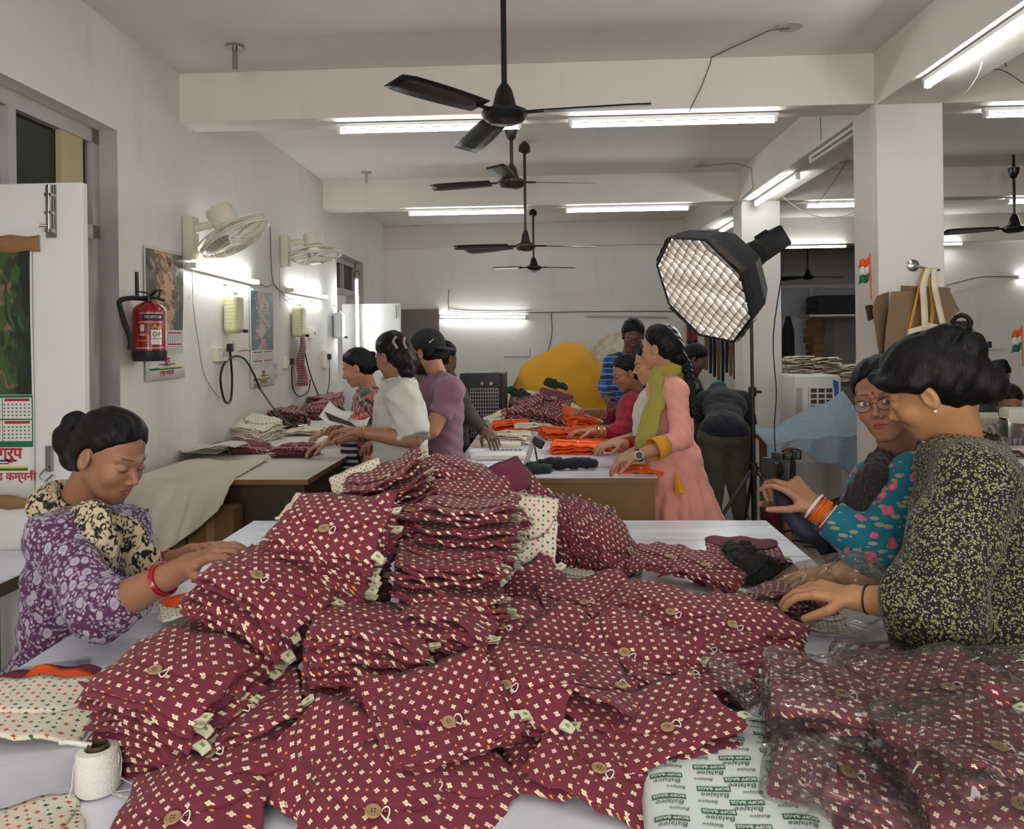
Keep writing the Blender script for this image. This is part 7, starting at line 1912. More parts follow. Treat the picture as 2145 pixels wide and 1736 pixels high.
# ================================================================== NEAR PILLAR: HOOK, CARDBOARD, BAGS, FLAG
Yp = COL1[2]
hk = PY(1912, 556, Yp); t = empty('wall_hook', hk, 0, 'round chrome coat hook on the front of the near pillar', 'hook')
MB().lathe([(.0001, .0), (.034, .0), (.034, .006), (.022, .014), (.0001, .016)], hk, Matrix.Rotation(PI / 2, 3, 'X'), n=24).build('rosette', M['steel'], t, smooth=True)
MB().tube([hk, hk + Vector((.03, -.05, -.015)), hk + Vector((.09, -.06, -.04)), hk + Vector((.12, -.06, -.03))], .007).build('arm', M['steel'], t, smooth=True)
hx = hk + Vector((.06, -.055, -.02))
def poly_sheet(pix, Y, label, m_, cat, name, th=.003, bend=None, group=None):
    pts = [PY(x, y, Y) for x, y in pix]; c = sum(pts, Vector()) / len(pts)
    bm = bmesh.new(); vs = [bm.verts.new(p) for p in pts]; f_ = bm.faces.new(vs)
    bmesh.ops.triangulate(bm, faces=[f_]); bmesh.ops.subdivide_edges(bm, edges=bm.edges, cuts=3, use_grid_fill=True)
    for v in bm.verts:
        if bend: v.co.y += bend(v.co - c)
    me = bpy.data.meshes.new(name); bm.to_mesh(me); bm.free(); o = link_mesh(name, me, m_); recentre(o, c); solidify(o, th); return tag(o, label, cat, group)
M['card2'] = mat('cardboard_dull', (132, 108, 80), .8, vary=.1, vscale=6)
poly_sheet([(1835, 620), (1868, 610), (1862, 700), (1850, 790), (1843, 800), (1838, 690), (1822, 650), (1828, 632)], Yp - .05, 'curled end of the cardboard pattern pieces, left side', M['card2'], 'cardboard', 'cardboard_pattern', bend=lambda d: .04 * math.sin(d.x * 18))
poly_sheet([(1868, 610), (2000, 612), (2015, 650), (1996, 668), (1998, 800), (1845, 800), (1855, 690)], Yp - .09, 'large cardboard pattern piece hanging on the near pillar', M['card2'], 'cardboard', 'cardboard_pattern', bend=lambda d: .03 * math.sin(d.x * 14) + d.z * .1)
poly_sheet([(1888, 598), (1990, 602), (1990, 640), (1888, 640)], Yp - .03, 'rear cardboard pattern piece showing above the large one', M['card2'], 'cardboard', 'cardboard_pattern')
poly_sheet([(1812, 640), (1828, 638), (1830, 668), (1818, 672)], Yp + .02, 'small brown cardboard tab at the pillar corner', M['wood_dark'], 'cardboard', 'cardboard_tab')
def strap(pts, w_, label, m_, name='bag_strap', parent=None, th=.004):
    pts = smooth_path(pts, 5); mb = MB(); vs = []
    for i, p in enumerate(pts):
        vs += [p - Vector((w_ / 2, 0, 0)), p + Vector((w_ / 2, 0, 0))]
    mb.add(vs, [(2 * i, 2 * i + 2, 2 * i + 3, 2 * i + 1) for i in range(len(pts) - 1)]); o = mb.build(name, m_, parent, smooth=True); solidify(o, th); return o
tb = empty('tote_bag', PY(1938, 760, Yp - .16), 0, 'cream cotton tote bag hanging from the pillar hook', 'bag')
Yb = Yp - .16
poly = [(1902, 690), (1930, 682), (1944, 676), (1972, 682), (1974, 760), (1976, 860), (1900, 860), (1898, 760)]
pts = [PY(x, y, Yb) for x, y in poly]; mb = MB(); mb.add([p + Vector((0, -.012, 0)) for p in pts] + [p + Vector((0, .012, 0)) for p in pts], [tuple(range(8)), tuple(range(15, 7, -1))] + [(i, (i + 1) % 8, 8 + (i + 1) % 8, 8 + i) for i in range(8)])
mb.build('bag_body', M['cream_cloth'], tb)
strap([hx, PY(1934, 600, Yb), PY(1936, 640, Yb), PY(1938, 690, Yb - .015)], .035, '', M['cream_cloth'], 'handle', tb)
strap([hx + Vector((.03, 0, 0)), PY(1958, 600, Yb), PY(1966, 640, Yb), PY(1975, 678, Yb - .015)], .032, '', M['cream_cloth'], 'handle', tb)
M['amber'] = mat('amber_cloth', (216, 148, 62), .8)
ob = empty('orange_bag', PY(1920, 800, Yp - .12), 0, 'amber orange cloth bag hanging behind the cream tote', 'bag')
strap([hx + Vector((-.01, .03, 0)), PY(1926, 600, Yp - .12), PY(1912, 660, Yp - .12), PY(1903, 700, Yp - .12)], .014, '', M['amber'], 'handle', ob)
strap([hx + Vector((.02, .03, 0)), PY(1950, 600, Yp - .11), PY(1954, 650, Yp - .11), PY(1948, 700, Yp - .11)], .022, '', M['amber'], 'handle', ob)
pts = [PY(x, y, Yp - .12) for x, y in ((1900, 695), (1960, 695), (1962, 870), (1888, 870), (1890, 730))]
solidify(MB().add(pts, [tuple(range(5))]).build('bag_body', M['amber'], ob), .02)
o = MB().box(PY(1921, 620, Yp - .1), (.012, .012, .09)).build('bag_charm', M['red_bangle']); tag(o, 'small dark red tassel beside the amber strap', 'tassel')
# paper flag of orange, white and green on the pillar
def flag(px, py, Y, label, sgn=1, s=1.0):
    t = empty('paper_flag', PY(px, py + 70 * s, Y), 0, label, 'flag'); a = PY(px, py, Y); b_ = PY(px + 3 * s, py + 95 * s, Y)
    MB().cyl(a, b_, .005, n=8).build('stick', mat('flag_stick', (228, 84, 62), .5), t)
    for k, (m_, nm) in enumerate((('orange', 'upper_band'), ('paper', 'middle_band'), ('ink_green', 'lower_band'))):
        def g(u, v, k=k):
            x = px - 22 * s * sgn * u; y = py + 4 + s * (k * 17 + 17 * v) + s * (14 * u * u + 5 * math.sin(u * 5))
            q = PY(x, y, Y); q.y += .015 * math.sin(u * 6 + v); return q
        solidify(MB().grid(g, 8, 3).build(nm, M[m_], t, smooth=True), .0008)
    return t
flag(1822, 532, Yp - .02, 'small orange, white and green paper flag fixed to the near pillar')
flag(2140, 682, 6.4, 'small orange, white and green flag at the right edge by the sewing tables', 1, .9)

# ================================================================== RIGHT BAY
# table with a blue cloth
Tb = .74; a = PZ(1690, 932, Tb); Yt = a.y
t = table_thing(PY(1630, 930, Yt).x, PY(1820, 930, Yt).x + .3, Yt, Yt + .75, Tb, 'brown wooden table with the pale blue cloth', body=False, top='wood', side='wood', edge='wood')
# stack of printed goods under the cloth
for k in range(8):
    q = Vector((PY(1712, 900, Yt).x + .03 * k, Yt + .30, Tb + .01 + .02 * k)); place_pouch('droop%d' % (k % NV), Matrix.Translation(q) @ Matrix.Rotation(.2, 4, 'Z') @ Matrix.Rotation(R(-18), 4, 'Y') @ Matrix.Scale(1.6, 4), (), 'maroon pouch, %s in the pile under the blue cloth' % ORD[7 - k], 'pile under the blue cloth')
M['bluecloth'] = cloth_mat('blue_cloth', lambda N, v: N.mix(N.m('MULTIPLY', N.step(N.noise(N.mapv(v, (4, 4, 30)), 8, 3), .45, .6), .6), srgb(136, 158, 176), srgb(164, 180, 192)))
def bl(u, v):      # u left-right, v top-bottom, in picture-measured spans but hung in depth
    px = 1606 + (1815 - 1606) * u
    ytop = 905 - 80 * max(0, (u - .25) / .75) ** 1.2 + 6 * math.sin(u * 9); ybot = 965 - 30 * math.sin(min(1, u / .5) * PI) * (u < .5) + (8 * u) + (22 * math.exp(-((u - .85) / .1) ** 2))
    Yv = Yt + .42 - .44 * min(1, v / .45)
    p = PY(px, ytop + (ybot - ytop) * v, Yt); p.y = Yv + .02 * math.sin(u * 22 + v * 3); return p
o = MB().grid(bl, 40, 20).build('blue_cloth', M['bluecloth'], smooth=True); solidify(o, .004); tag(o, 'pale blue patterned cloth thrown over goods on the brown table', 'cloth')
# things stored under it
rs = random.Random(9)
for k in range(5):
    c = Vector((PY(1690 + k * 28, 1000, Yt).x, Yt + .35, .14 + .04 * (k % 2)))
    blob('cloth_bundle', c, (1, .2, 0), .10, .12, ['maroon_plain', 'c_grey', 'c_ecru', 'maroon_plain', 'c_dark'][k], '%s cloth bundle stored under the brown table, %s from the left' % (['maroon', 'grey', 'pale', 'crimson', 'dark'][k], ORD[k].replace('top', 'first')), 'bundle', amp=.02, freq=22, res=.014, z0=.005)
c = PY(1722, 1160, 3.4); blob('yellow_rag', Vector((c.x, 3.4, .30)), (1, .4, 0), .10, .10, 'c_yellow', 'crumpled mustard rag on the low shelf behind the packing table', 'cloth', amp=.03, freq=24, res=.012)
t = empty('low_trolley', (c.x, 3.45, 0), 0, 'dark low shelf behind the right edge of the packing table', 'shelf'); MB().b2((c.x - .35, 3.2, .18), (c.x + .5, 3.75, .21)).build('shelf', M['wood_dark'], t)
for sx_ in (-.32, .47):
    for yy in (3.22, 3.72): MB().b2((c.x + sx_ - .02, yy - .02, 0), (c.x + sx_ + .02, yy + .02, .18)).build('leg', M['wood_dark'], t)
blob('grey_bag', Vector((c.x - .1, 3.5, .33)), (1, .1, 0), .14, .11, 'c_grey', 'grey bag lying behind the mustard rag', 'bag', amp=.02, freq=20, res=.014)
# white air cooler
Yc_ = 6.4; a, b_ = PY(1664, 788, Yc_), PY(1752, 788, Yc_)
t = empty('air_cooler', ((a.x + b_.x) / 2, Yc_ + .2, 0), 0, 'white air cooler with louvred front and blue corner behind the blue cloth', 'air cooler')
MB().b2((a.x, Yc_, .03), (b_.x + .04, Yc_ + .42, a.z), bev=.02).build('housing', M['white'], t, smooth=True)
z0, z1 = PY(1700, 905, Yc_).z, PY(1700, 812, Yc_).z
MB().b2((PY(1695, 812, Yc_).x, Yc_ - .004, z0), (PY(1744, 812, Yc_).x, Yc_ + .004, z1)).build('vent_recess', M['wood_dark'], t)
mb = MB()
for k in range(9): z = z0 + (z1 - z0) * k / 8; mb.b2((PY(1695, 812, Yc_).x, Yc_ - .014, z - .006), (PY(1744, 812, Yc_).x, Yc_ - .002, z + .006))
for k in range(4): x = PY(1695, 812, Yc_).x + (PY(1744, 812, Yc_).x - PY(1695, 812, Yc_).x) * k / 3; mb.b2((x - .006, Yc_ - .016, z0), (x + .006, Yc_ - .002, z1))
mb.build('louvres', M['white'], t)
MB().b2((PY(1667, 812, Yc_).x, Yc_ - .004, z0), (PY(1680, 812, Yc_).x, Yc_ + .003, z1)).build('side_grille', M['grey_frame'], t)
MB().add([PY(1746, 795, Yc_ - .008), PY(1757, 800, Yc_ - .008), PY(1757, 825, Yc_ - .008), PY(1746, 836, Yc_ - .008)], [(0, 1, 2, 3)]).build('blue_corner', mat('blue_plastic', (38, 82, 188), .4), t)
# pale heap on a shelf behind it
c = PY(1735, 775, 8.6); t = empty('stock_table', (c.x, 8.6, 0), 0, 'stock table carrying pale folded cloth between the pillars', 'table')
MB().b2((c.x - .55, 8.3, c.z - .16), (c.x + .7, 9.1, c.z - .13)).build('table_top', M['wood_dark'], t)
for sx_ in (-.5, .65):
    for yy in (8.35, 9.05): MB().b2((c.x + sx_ - .03, yy - .03, 0), (c.x + sx_ + .03, yy + .03, c.z - .16)).build('leg', M['wood_dark'], t)
zb = c.z - .13; rs = random.Random(21)
for s_, (dx, hh) in enumerate(((-.34, 14), (-.05, 13), (.22, 9), (.48, 11))):
    for k in range(hh):
        q = Vector((c.x + dx + rs.uniform(-.03, .03), 8.6 + rs.uniform(-.03, .03), zb + .014 + .021 * k))
        place_pouch('blank%d' % (k % 2), Matrix.Translation(q) @ Matrix.Rotation(rs.uniform(-.3, .3), 4, 'Z') @ Matrix.Rotation(rs.uniform(-.12, .12), 4, 'Y') @ Matrix.Scale(1.15, 4), (), 'pale folded cloth piece, %s from the bottom of the %s pile on the stock table' % ((['lowest'] + ORD[1:])[k].replace('lowest', 'first'), ['leftmost', 'second', 'third', 'rightmost'][s_]), 'pale folded cloth on the stock table', name='folded_cloth')
# store room behind: partition, rack with dark stack, cartons, hanging garments
Ys = 12.4; x_l, x_r = PY(1640, 700, Ys).x - .6, PY(1800, 700, Ys).x + 2.2
zt1, zt2 = PY(1700, 600, Ys).z, PY(1700, 664, Ys).z
struct(MB().b2((x_l, Ys, zt1 - .03), (x_r, Ys + .08, zt1 + .03)).b2((x_l, Ys, zt2 - .02), (x_r, Ys + .08, zt2 + .02)).b2((PY(1697, 700, Ys).x, Ys - .01, zt2), (PY(1704, 700, Ys).x, Ys + .07, zt1)), 'partition_frame', M['grey_frame'])
M['dim_panel'] = mat('grey_panel', (150, 156, 158), .5)
struct(MB().b2((x_l, Ys + .03, zt2), (x_r, Ys + .05, zt1)), 'partition_glass', M['dim_panel'])
struct(MB().b2((x_l, Ys + .03, 0), (PY(1695, 700, Ys).x, Ys + .06, zt2)), 'partition_panel', mat('pale_panel', (196, 204, 210), .5))
struct(MB().b2((PY(1722, 700, Ys).x, Ys + .03, 0), (PY(1748, 700, Ys).x, Ys + .06, zt2)), 'partition_panel', M['door_grey'])
for k in range(9):
    c = PY(1760, 655 - k * 4.2, Ys - .5); o = MB().box(c, (.9 - .03 * (k % 3), .5, .03), Matrix.Rotation(.02 * (k % 3 - 1), 3, 'Z'), bev=.01).build('dark_sheet', M['c_dark']); tag(o, 'dark folded sheet, %s from the bottom of the stack on the high shelf' % ORD[k].replace('top', 'first'), 'sheet', 'dark sheets on the high shelf')
c = PY(1760, 661, Ys - .5); o = MB().box(c, (1.1, .55, .03)).build('high_shelf', M['grey_frame']); tag(o, 'high shelf in the store room carrying dark sheets', 'shelf')
for k in range(5):
    c = PY(1706 + 3 * math.sin(k * 2), 745 - k * 17, Ys - .4); o = MB().box(c, (.17 + .03 * (k % 2), .25, .11), Matrix.Rotation(.2 * k, 3, 'Z'), bev=.01).build('brown_packet', M['carton']); tag(o, 'brown paper packet, %s from the bottom of the column in the store room' % ORD[k].replace('top', 'first'), 'packet', 'brown packets in the store room')
o = MB().b2((PY(1690, 760, Ys - .4).x, Ys - .55, 0), (PY(1725, 760, Ys - .4).x, Ys - .2, PY(1700, 756, Ys - .4).z)).build('storage_cabinet', M['wood_dark']); tag(o, 'dark cabinet under the brown packets in the store room', 'cabinet')
a, b_ = PY(1651, 662, 12.33), PY(1651, 760, 12.33); o = MB().tube([a, a.lerp(b_, .3), a.lerp(b_, .8), b_], [.03, .09, .10, .07], n=10).build('hanging_garment', M['c_dark'], smooth=True); tag(o, 'dark garment hanging just right of the far pillar', 'garment')
o = MB().b2((PY(1640, 790, 9.2).x, 9.2, 0), (PY(1662, 790, 9.2).x, 9.6, PY(1650, 790, 9.2).z)).build('dark_crate', M['c_grey'], smooth=False); tag(o, 'dark grey crate between far pillar and white air cooler', 'crate')
# sewing station at the far right
Tz2 = .76; a = PZ(2085, 962, Tz2); Yv = a.y
t = table_thing(a.x - .05, a.x + 1.1, Yv, Yv + .5, Tz2, 'sewing table with blue front edge, far right', body=False, top='laminate', side='grey_frame', edge='wood')
MB().b2((a.x - .05, Yv - .01, Tz2 - .04), (a.x + 1.1, Yv, Tz2 + .004)).build('blue_edge', mat('blue_edge', (66, 96, 140), .5), t)
c = PZ(2110, 945, Tz2 + .0); c.y = Yv + .18; t = empty('sewing_machine', (c.x, c.y, Tz2), 0, 'brown cream sewing machine on the far right table', 'sewing machine')
mb = MB().b2((c.x - .10, c.y - .08, Tz2 + .004), (c.x + .32, c.y + .08, Tz2 + .045), bev=.01); mb.build('bed', M['cream'], t)
MB().b2((c.x + .22, c.y - .07, Tz2 + .04), (c.x + .32, c.y + .07, Tz2 + .30), bev=.02).build('pillar', M['wood_dark'], t, smooth=True)
MB().b2((c.x - .10, c.y - .055, Tz2 + .19), (c.x + .30, c.y + .055, Tz2 + .29), bev=.025).build('arm', M['cream'], t, smooth=True)
MB().b2((c.x - .10, c.y - .05, Tz2 + .10), (c.x - .02, c.y + .05, Tz2 + .24), bev=.015).cyl((c.x - .06, c.y, Tz2 + .11), (c.x - .06, c.y, Tz2 + .05), .006).build('needle_head', M['steel'], t, smooth=True)
MB().cyl((c.x + .32, c.y, Tz2 + .24), (c.x + .36, c.y, Tz2 + .24), .06, n=20).build('hand_wheel', M['black_metal'], t, smooth=True)
heap_sheet('twist2', (c.x - .12, c.y - .05, Tz2 + .02), 20, 2, 'maroon piece, %s under the needle of the sewing machine', 'piece at the sewing machine')
# second station behind with a white cloth
t = table_thing(PY(2035, 880, 6.2).x, PY(2035, 880, 6.2).x + 1.4, 6.15, 6.6, .84, 'rear sewing table with a white spotted cloth hanging over', body=False, top='cloth_white', side='grey_frame')
o = MB().grid(lambda u, v: Vector((PY(2040, 880, 6.1).x + 1.0 * u, 6.13 - .02 * math.sin(u * 20) * v, .845 - .22 * v)), 24, 5).build('spotted_cloth', M['cream_print'], smooth=True)
add_uv(o.data, lambda co: co[:, [0, 2]]); solidify(o, .003); tag(o, 'white spotted cloth hanging from the rear sewing table', 'cloth')
for k, (px, py) in enumerate(((2066, 725), (2058, 738))):
    pass
o = MB().b2(PY(2036, 672, YW - .02) - Vector((.0, 0, .30)), PY(2036, 672, YW - .02) + Vector((-.22, .02, 0))).build('wall_board', M['wood_dark']); tag(o, 'dark brown board on the far wall beside the cardboard patterns', 'board')
wire([PY(1982, 598, YW - .03), PY(2020, 588, YW - .03), PY(2060, 580, YW - .03), PY(2130, 580, YW - .03)], 'dark cable on the far wall leading to the edge tube lamp', .006, 'wire')
o = MB().b2(PY(2064, 732, YW - .1), PY(2098, 728, YW - .02)).build('wall_shelf', M['white']); tag(o, 'small white shelf on the far wall above the seated people', 'shelf')
o = MB().cyl(PY(2073, 731, YW - .06), PY(2073, 715, YW - .06), .025).build('thread_spool', M['ink_navy']); tag(o, 'dark spool on the small white wall shelf', 'spool')
wp0 = PZ(2140, 1040, .7); o = sdf_obj('cloth_pile', lambda p: s_box(p, (wp0.x + .12, wp0.y, .72), (.22, .2, .14), .06) + .012 * wob(p, 30, 2), *bounds([Vector((wp0.x + .12, wp0.y, .72))], .4), .014, M['c_ecru']); tag(o, 'pale cloth pile at the right picture edge behind the dotted dress', 'cloth')
wt = empty('side_bench', (wp0.x + .12, wp0.y, 0), 0, 'bench under the pale cloth pile at the right edge', 'bench'); MB().b2((wp0.x - .15, wp0.y - .25, .55), (wp0.x + .5, wp0.y + .25, .585)).build('seat', M['wood'], wt)
for sx_ in (-.1, .45):
    for yy in (-.2, .2): MB().b2((wp0.x + sx_ - .02, wp0.y + yy - .02, 0), (wp0.x + sx_ + .02, wp0.y + yy + .02, .55)).build('leg', M['wood'], wt)

# ================================================================== NEAR LEFT BENCH
zb_ = .72; e0, e1 = PZ(0, 1232, zb_), PZ(62, 1192, zb_)
t = empty('side_table', (-1.95, 2.3, 0), 0, 'low white side table with dark brown edge behind the seated woman', 'table')
MB().b2((LW(2.3) + .02, 1.7, zb_ - .005), (e1.x, 2.85, zb_)).build('table_top', M['laminate'], t); MB().b2((LW(2.3) + .02, 1.7, zb_ - .05), (e1.x + .002, 2.852, zb_ - .005)).build('edge_board', M['wood_dark'], t)
for x in (LW(2.3) + .06, e1.x - .05):
    for y in (1.8, 2.75): MB().b2((x - .025, y - .025, 0), (x + .025, y + .025, zb_ - .05)).build('leg', M['wood_dark'], t)
blob('striped_bundle', Vector((-1.90, 1.95, .15)), (.2, 1, 0), .12, .13, 'c_stripe', 'striped cloth bundle on the floor at the left picture edge', 'bundle', amp=.02, freq=24, res=.014, z0=.004)

# ================================================================== ON THE PACKING TABLE
# cone of white thread
p = PZ(190, 1668, TZ); c = Vector((p.x, p.y + .02, TZ))
t = empty('thread_cone', c, 0, 'white thread spool with loose ends standing at the left front', 'thread spool')
M['thread'] = mat('white_thread', (232, 232, 226), .8, bump=.5, bscale=400)
mb = MB().lathe([(.0001, .0), (.030, .0), (.033, .004), (.0325, .03), (.031, .058), (.029, .064), (.020, .066), (.0155, .060), (.015, .02), (.0001, .02)], c, n=32); mb.build('winding', M['thread'], t, smooth=True)
MB().lathe([(.0148, .018), (.0148, .071), (.0125, .071), (.0125, .018)], c, n=20).build('core_tube', M['wood_dark'], t, smooth=True)
rs = random.Random(8); mb = MB()
for k in range(7):
    a = rs.uniform(0, 6.28); q = c + Vector((math.cos(a) * .033, math.sin(a) * .033 - .002, .05)); pts = [c + Vector((math.cos(a) * .02, math.sin(a) * .02, .066)), q, q + Vector((rs.uniform(-.01, .01), -.006, -.03)), Vector((q.x + rs.uniform(-.03, .03), q.y - .015, TZ + .003)), Vector((q.x + rs.uniform(-.04, .05), q.y - .03, TZ + .002))]
    mb.tube(smooth_path(pts, 5), .0007, n=4)
mb.tube(smooth_path([c + Vector((-.01, 0, .068)), c + Vector((-.04, -.005, .075)), c + Vector((-.06, 0, .072))], 5), .004, n=6); mb.build('loose_thread', M['thread'], t, smooth=True)
# black bunch of ties
pts = [PZ(1542, 1160, TZ + .06), PZ(1566, 1182, TZ + .055), PZ(1598, 1196, TZ + .03), PZ(1635, 1200, TZ + .022), PZ(1664, 1196, TZ + .018)]
o = sdf_obj('black_ties', lambda p: np.maximum(s_chain(p, pts, [.034, .042, .03, .024, .02], .03) + .010 * wob(p, 110, 1) + .006 * wob(p, 230, 2), TZ - p[:, 2]), *bounds(pts, .07), .004, M['c_black']); tag(o, 'tangled bunch of black ribbons on the white table', 'ribbons')
pts2 = [PZ(1532, 1148, TZ + .085), PZ(1562, 1158, TZ + .085)]
o = sdf_obj('black_ties', lambda p: s_chain(p, pts2, [.026, .03]) + .009 * wob(p, 120, 4), *bounds(pts2, .06), .004, M['c_black']); tag(o, 'upper lump of black ribbon lying on the maroon pouches', 'ribbons')
one('flat2', 1620, 1190, 2.1, 10, 4, 0, 'maroon pouch corner peeking from under the black ribbons', z=TZ + .012, sc=.6, parts=())
# the printed white pack
BW, BD = .262, .40; ctr = Vector((.262, 1.175, TZ + .024))
def pack_xy(u, v):
    x = -BW / 2 + BW * u; y = -BD / 2 + BD * v
    if u < .4 and v > .6: x += .5 * (v - .6) * (.4 - u) * .9; y -= .35 * (.4 - u) * (v - .6)
    return x, y
pack_bf = lambda x, y: .004 * math.sin(y * 14) + .003 * math.sin(x * 25 + y * 9) - .25 * max(0, abs(x) - .09) ** 1.2
pme = closed_sheet('printed_pack', pack_xy, pack_bf, lambda u, v: .018 * (max(0, 1 - abs(2 * u - 1) ** 6) ** .5) * (max(0, 1 - abs(2 * v - 1) ** 6) ** .5), 30, 40, 0, (0, 0), mat('pack_white', (222, 232, 228), .35, vary=.03, vscale=8, bump=.25, bscale=14))
ang = R(-4); po = bpy.data.objects.new('printed_pack', pme); COL.objects.link(po); po.location = ctr; po.rotation_euler = (0, 0, ang); tag(po, 'white wrapped pack printed all over in green and black lettering', 'pack')
gb, gt, bk = MB(), MB(), MB()
def surf(x, y):
    u, v = (x + BW / 2) / BW, (y + BD / 2) / BD
    tt = .018 * (max(0, 1 - abs(2 * u - 1) ** 6) ** .5) * (max(0, 1 - abs(2 * v - 1) ** 6) ** .5) if 0 < u < 1 and 0 < v < 1 else 0
    return pack_bf(x, y) + tt
R180 = Matrix.Rotation(PI, 3, 'Z')
tB = text_mesh('BOPP BAGS', .0088, R180, (0, 0, 0), font_bold=.0003, ext=0.0); tJ = text_mesh('Balajee', .0145, R180 @ Matrix(((1, .25, 0), (0, 1, 0), (0, 0, 1))), (0, 0, 0), ext=0.0); tS = text_mesh('Balajee', .010, R180 @ Matrix(((1, .25, 0), (0, 1, 0), (0, 0, 1))), (0, 0, 0), ext=0.0)
def put(mb, tm, cx, cy, e, grid=False):
    vs = []
    for v in tm[0]:
        x, y = v.x + cx, v.y + cy
        vs.append((x, y, surf(x, y) + e))
    mb.add(vs, tm[1])
def inside(x, y, hw, hh):
    for a in (-hw, hw):
        for b_ in (-hh, hh):
            X_, Y_ = x + a, y + b_
            if abs(X_) > BW / 2 - .008 or abs(Y_) > BD / 2 - .008: return False
            u, v = (X_ + BW / 2) / BW, (Y_ + BD / 2) / BD
            if u < .45 and v > .6 and X_ < pack_xy(0, v)[0] + .03 + (v - .6) * .12: return False
    return True
row = 0
y = -BD / 2 + .02
while y < BD / 2:
    for c_ in range(5):
        x = -BW / 2 + .038 + c_ * .054 + (.012 if row % 2 else 0); yy = y + .004 * c_ * (-1)
        if (c_ + row) % 2 == 0:
            if inside(x, yy, .025, .012):
                n_ = 8; vs = []
                for i in range(n_ + 1):
                    for s_ in (-1, 1): X_, Y_ = x - .024 + .048 * i / n_, yy + .006 + s_ * .0055; vs.append((X_, Y_, surf(X_, Y_) + .0009))
                gb.add(vs, [(2 * i, 2 * i + 2, 2 * i + 3, 2 * i + 1) for i in range(n_)]); put(gt, tB, x, yy + .0058, .0015); put(bk, tJ, x, yy - .008, .0012)
        elif inside(x, yy, .022, .008): put(bk, tS, x, yy + .002, .0012)
    y += .0255; row += 1
link_mesh('green_banner', gb.mesh('green_banner'), M['ink_green'], po); link_mesh('banner_lettering', gt.mesh('banner_lettering'), M['paper'], po); link_mesh('lettering', bk.mesh('lettering'), mat('ink_slate', (62, 74, 72), .6), po)

# bagged stacks in clear film, right front
def film_mat(name, k0, tint=(1, 1, 1), fk=.8):
    m, nt, b, L = new_mat(name); N = NB(nt); v = N.tc()
    nt.nodes.remove(b); out = nt.nodes['Material Output']
    tr = nt.nodes.new('ShaderNodeBsdfTransparent'); tr.inputs[0].default_value = (*tint, 1)
    gl = nt.nodes.new('ShaderNodeBsdfGlossy'); gl.inputs['Roughness'].default_value = .06
    df = nt.nodes.new('ShaderNodeBsdfDiffuse'); df.inputs[0].default_value = (.8, .78, .78, 1)
    fr = nt.nodes.new('ShaderNodeFresnel'); fr.inputs[0].default_value = 1.5
    bp = nt.nodes.new('ShaderNodeBump'); bp.inputs['Strength'].default_value = .7; bp.inputs['Distance'].default_value = .012
    h = N.m('ADD', N.noise(N.mapv(v, (1, 1.6, 1)), 9, 2, 1.0), N.m('MULTIPLY', N.voro(N.mapv(v, (1, 1.7, 1)), 11, 'DISTANCE_TO_EDGE').outputs['Distance'], 1.1)); h = N.m('ADD', h, N.m('MULTIPLY', N.step(N.voro(N.mapv(v, (1, 1.3, 1), (0, 0, .6)), 7, 'DISTANCE_TO_EDGE').outputs['Distance'], .06, .0), 1.0)); L.new(h, bp.inputs['Height'])
    for n_ in (gl, fr): L.new(bp.outputs[0], n_.inputs['Normal'])
    mx = nt.nodes.new('ShaderNodeMixShader'); L.new(N.m('MINIMUM', N.m('ADD', N.m('MULTIPLY', fr.outputs[0], fk), k0), 1.0), mx.inputs[0]); L.new(tr.outputs[0], mx.inputs[1]); L.new(gl.outputs[0], mx.inputs[2])
    m2 = nt.nodes.new('ShaderNodeMixShader'); m2.inputs[0].default_value = .03; L.new(mx.outputs[0], m2.inputs[1]); L.new(df.outputs[0], m2.inputs[2]); L.new(m2.outputs[0], out.inputs[0])
    return m
M['film'] = film_mat('clear_film', .0); M['film2'] = film_mat('thin_clear_film', .0, fk=.5)
FILM = []
def bagged(px, py, Y, yaw, tx, ty, n_, where, t=.0125, kind='droop', at=None, scale=1.0):
    p = PY(px, py, Y)
    stack(px, py, Y, yaw, tx, ty, n_, kind, where, t=t, jit=.003, jyaw=1.5, edge=(), scale=scale)
    h_ = n_ * t * scale; rot = Matrix.Rotation(R(yaw), 3, 'Z') @ Matrix.Rotation(R(tx), 3, 'X') @ Matrix.Rotation(R(ty), 3, 'Y')
    FILM.append((p - rot @ Vector((0, 0, h_ / 2 - .004)), (PW / 2 * scale + .010, PD / 2 * scale + .010, h_ / 2 + .012), rot))
bagged(1760, 1440, 1.27, -14, 0, 4, 9, 'the left bagged stack of the right heap')
bagged(1962, 1428, 1.28, 14, 0, -4, 9, 'the middle bagged stack of the right heap')
bagged(2125, 1425, 1.34, -6, 5, -3, 9, 'the bagged stack at the right picture edge')
bagged(1900, 1400, 1.50, 4, 3, 2, 9, 'the rear bagged stack of the right heap')
bagged(2060, 1545, 1.11, 16, 3, 4, 11, 'the nearest bagged stack at the lower right')
bagged(1785, 1600, 1.15, -22, 3, 10, 8, 'the lower bagged stack behind the printed pack')
bagged(2110, 1650, 1.03, -10, 8, -6, 6, 'the corner bagged stack at the bottom right')
def film_f(items, wr=.005, k=.05):
    def f(p):
        d = None
        for c, h_, rot in items:
            q = (p - A3(c)) @ np.array(rot, dtype=np.float32); e = s_box(q, (0, 0, 0), h_, .018); d = e if d is None else smin(d, e, k)
        d = d + wr * wob(p, 42, 1) - wr * 1.1 * np.maximum(0, 1 - 9 * np.abs(wob(p, 17, 2))) + wr * .3 * wob(p, 90, 3)
        return np.maximum(d, TZ + .002 - p[:, 2])
    return f
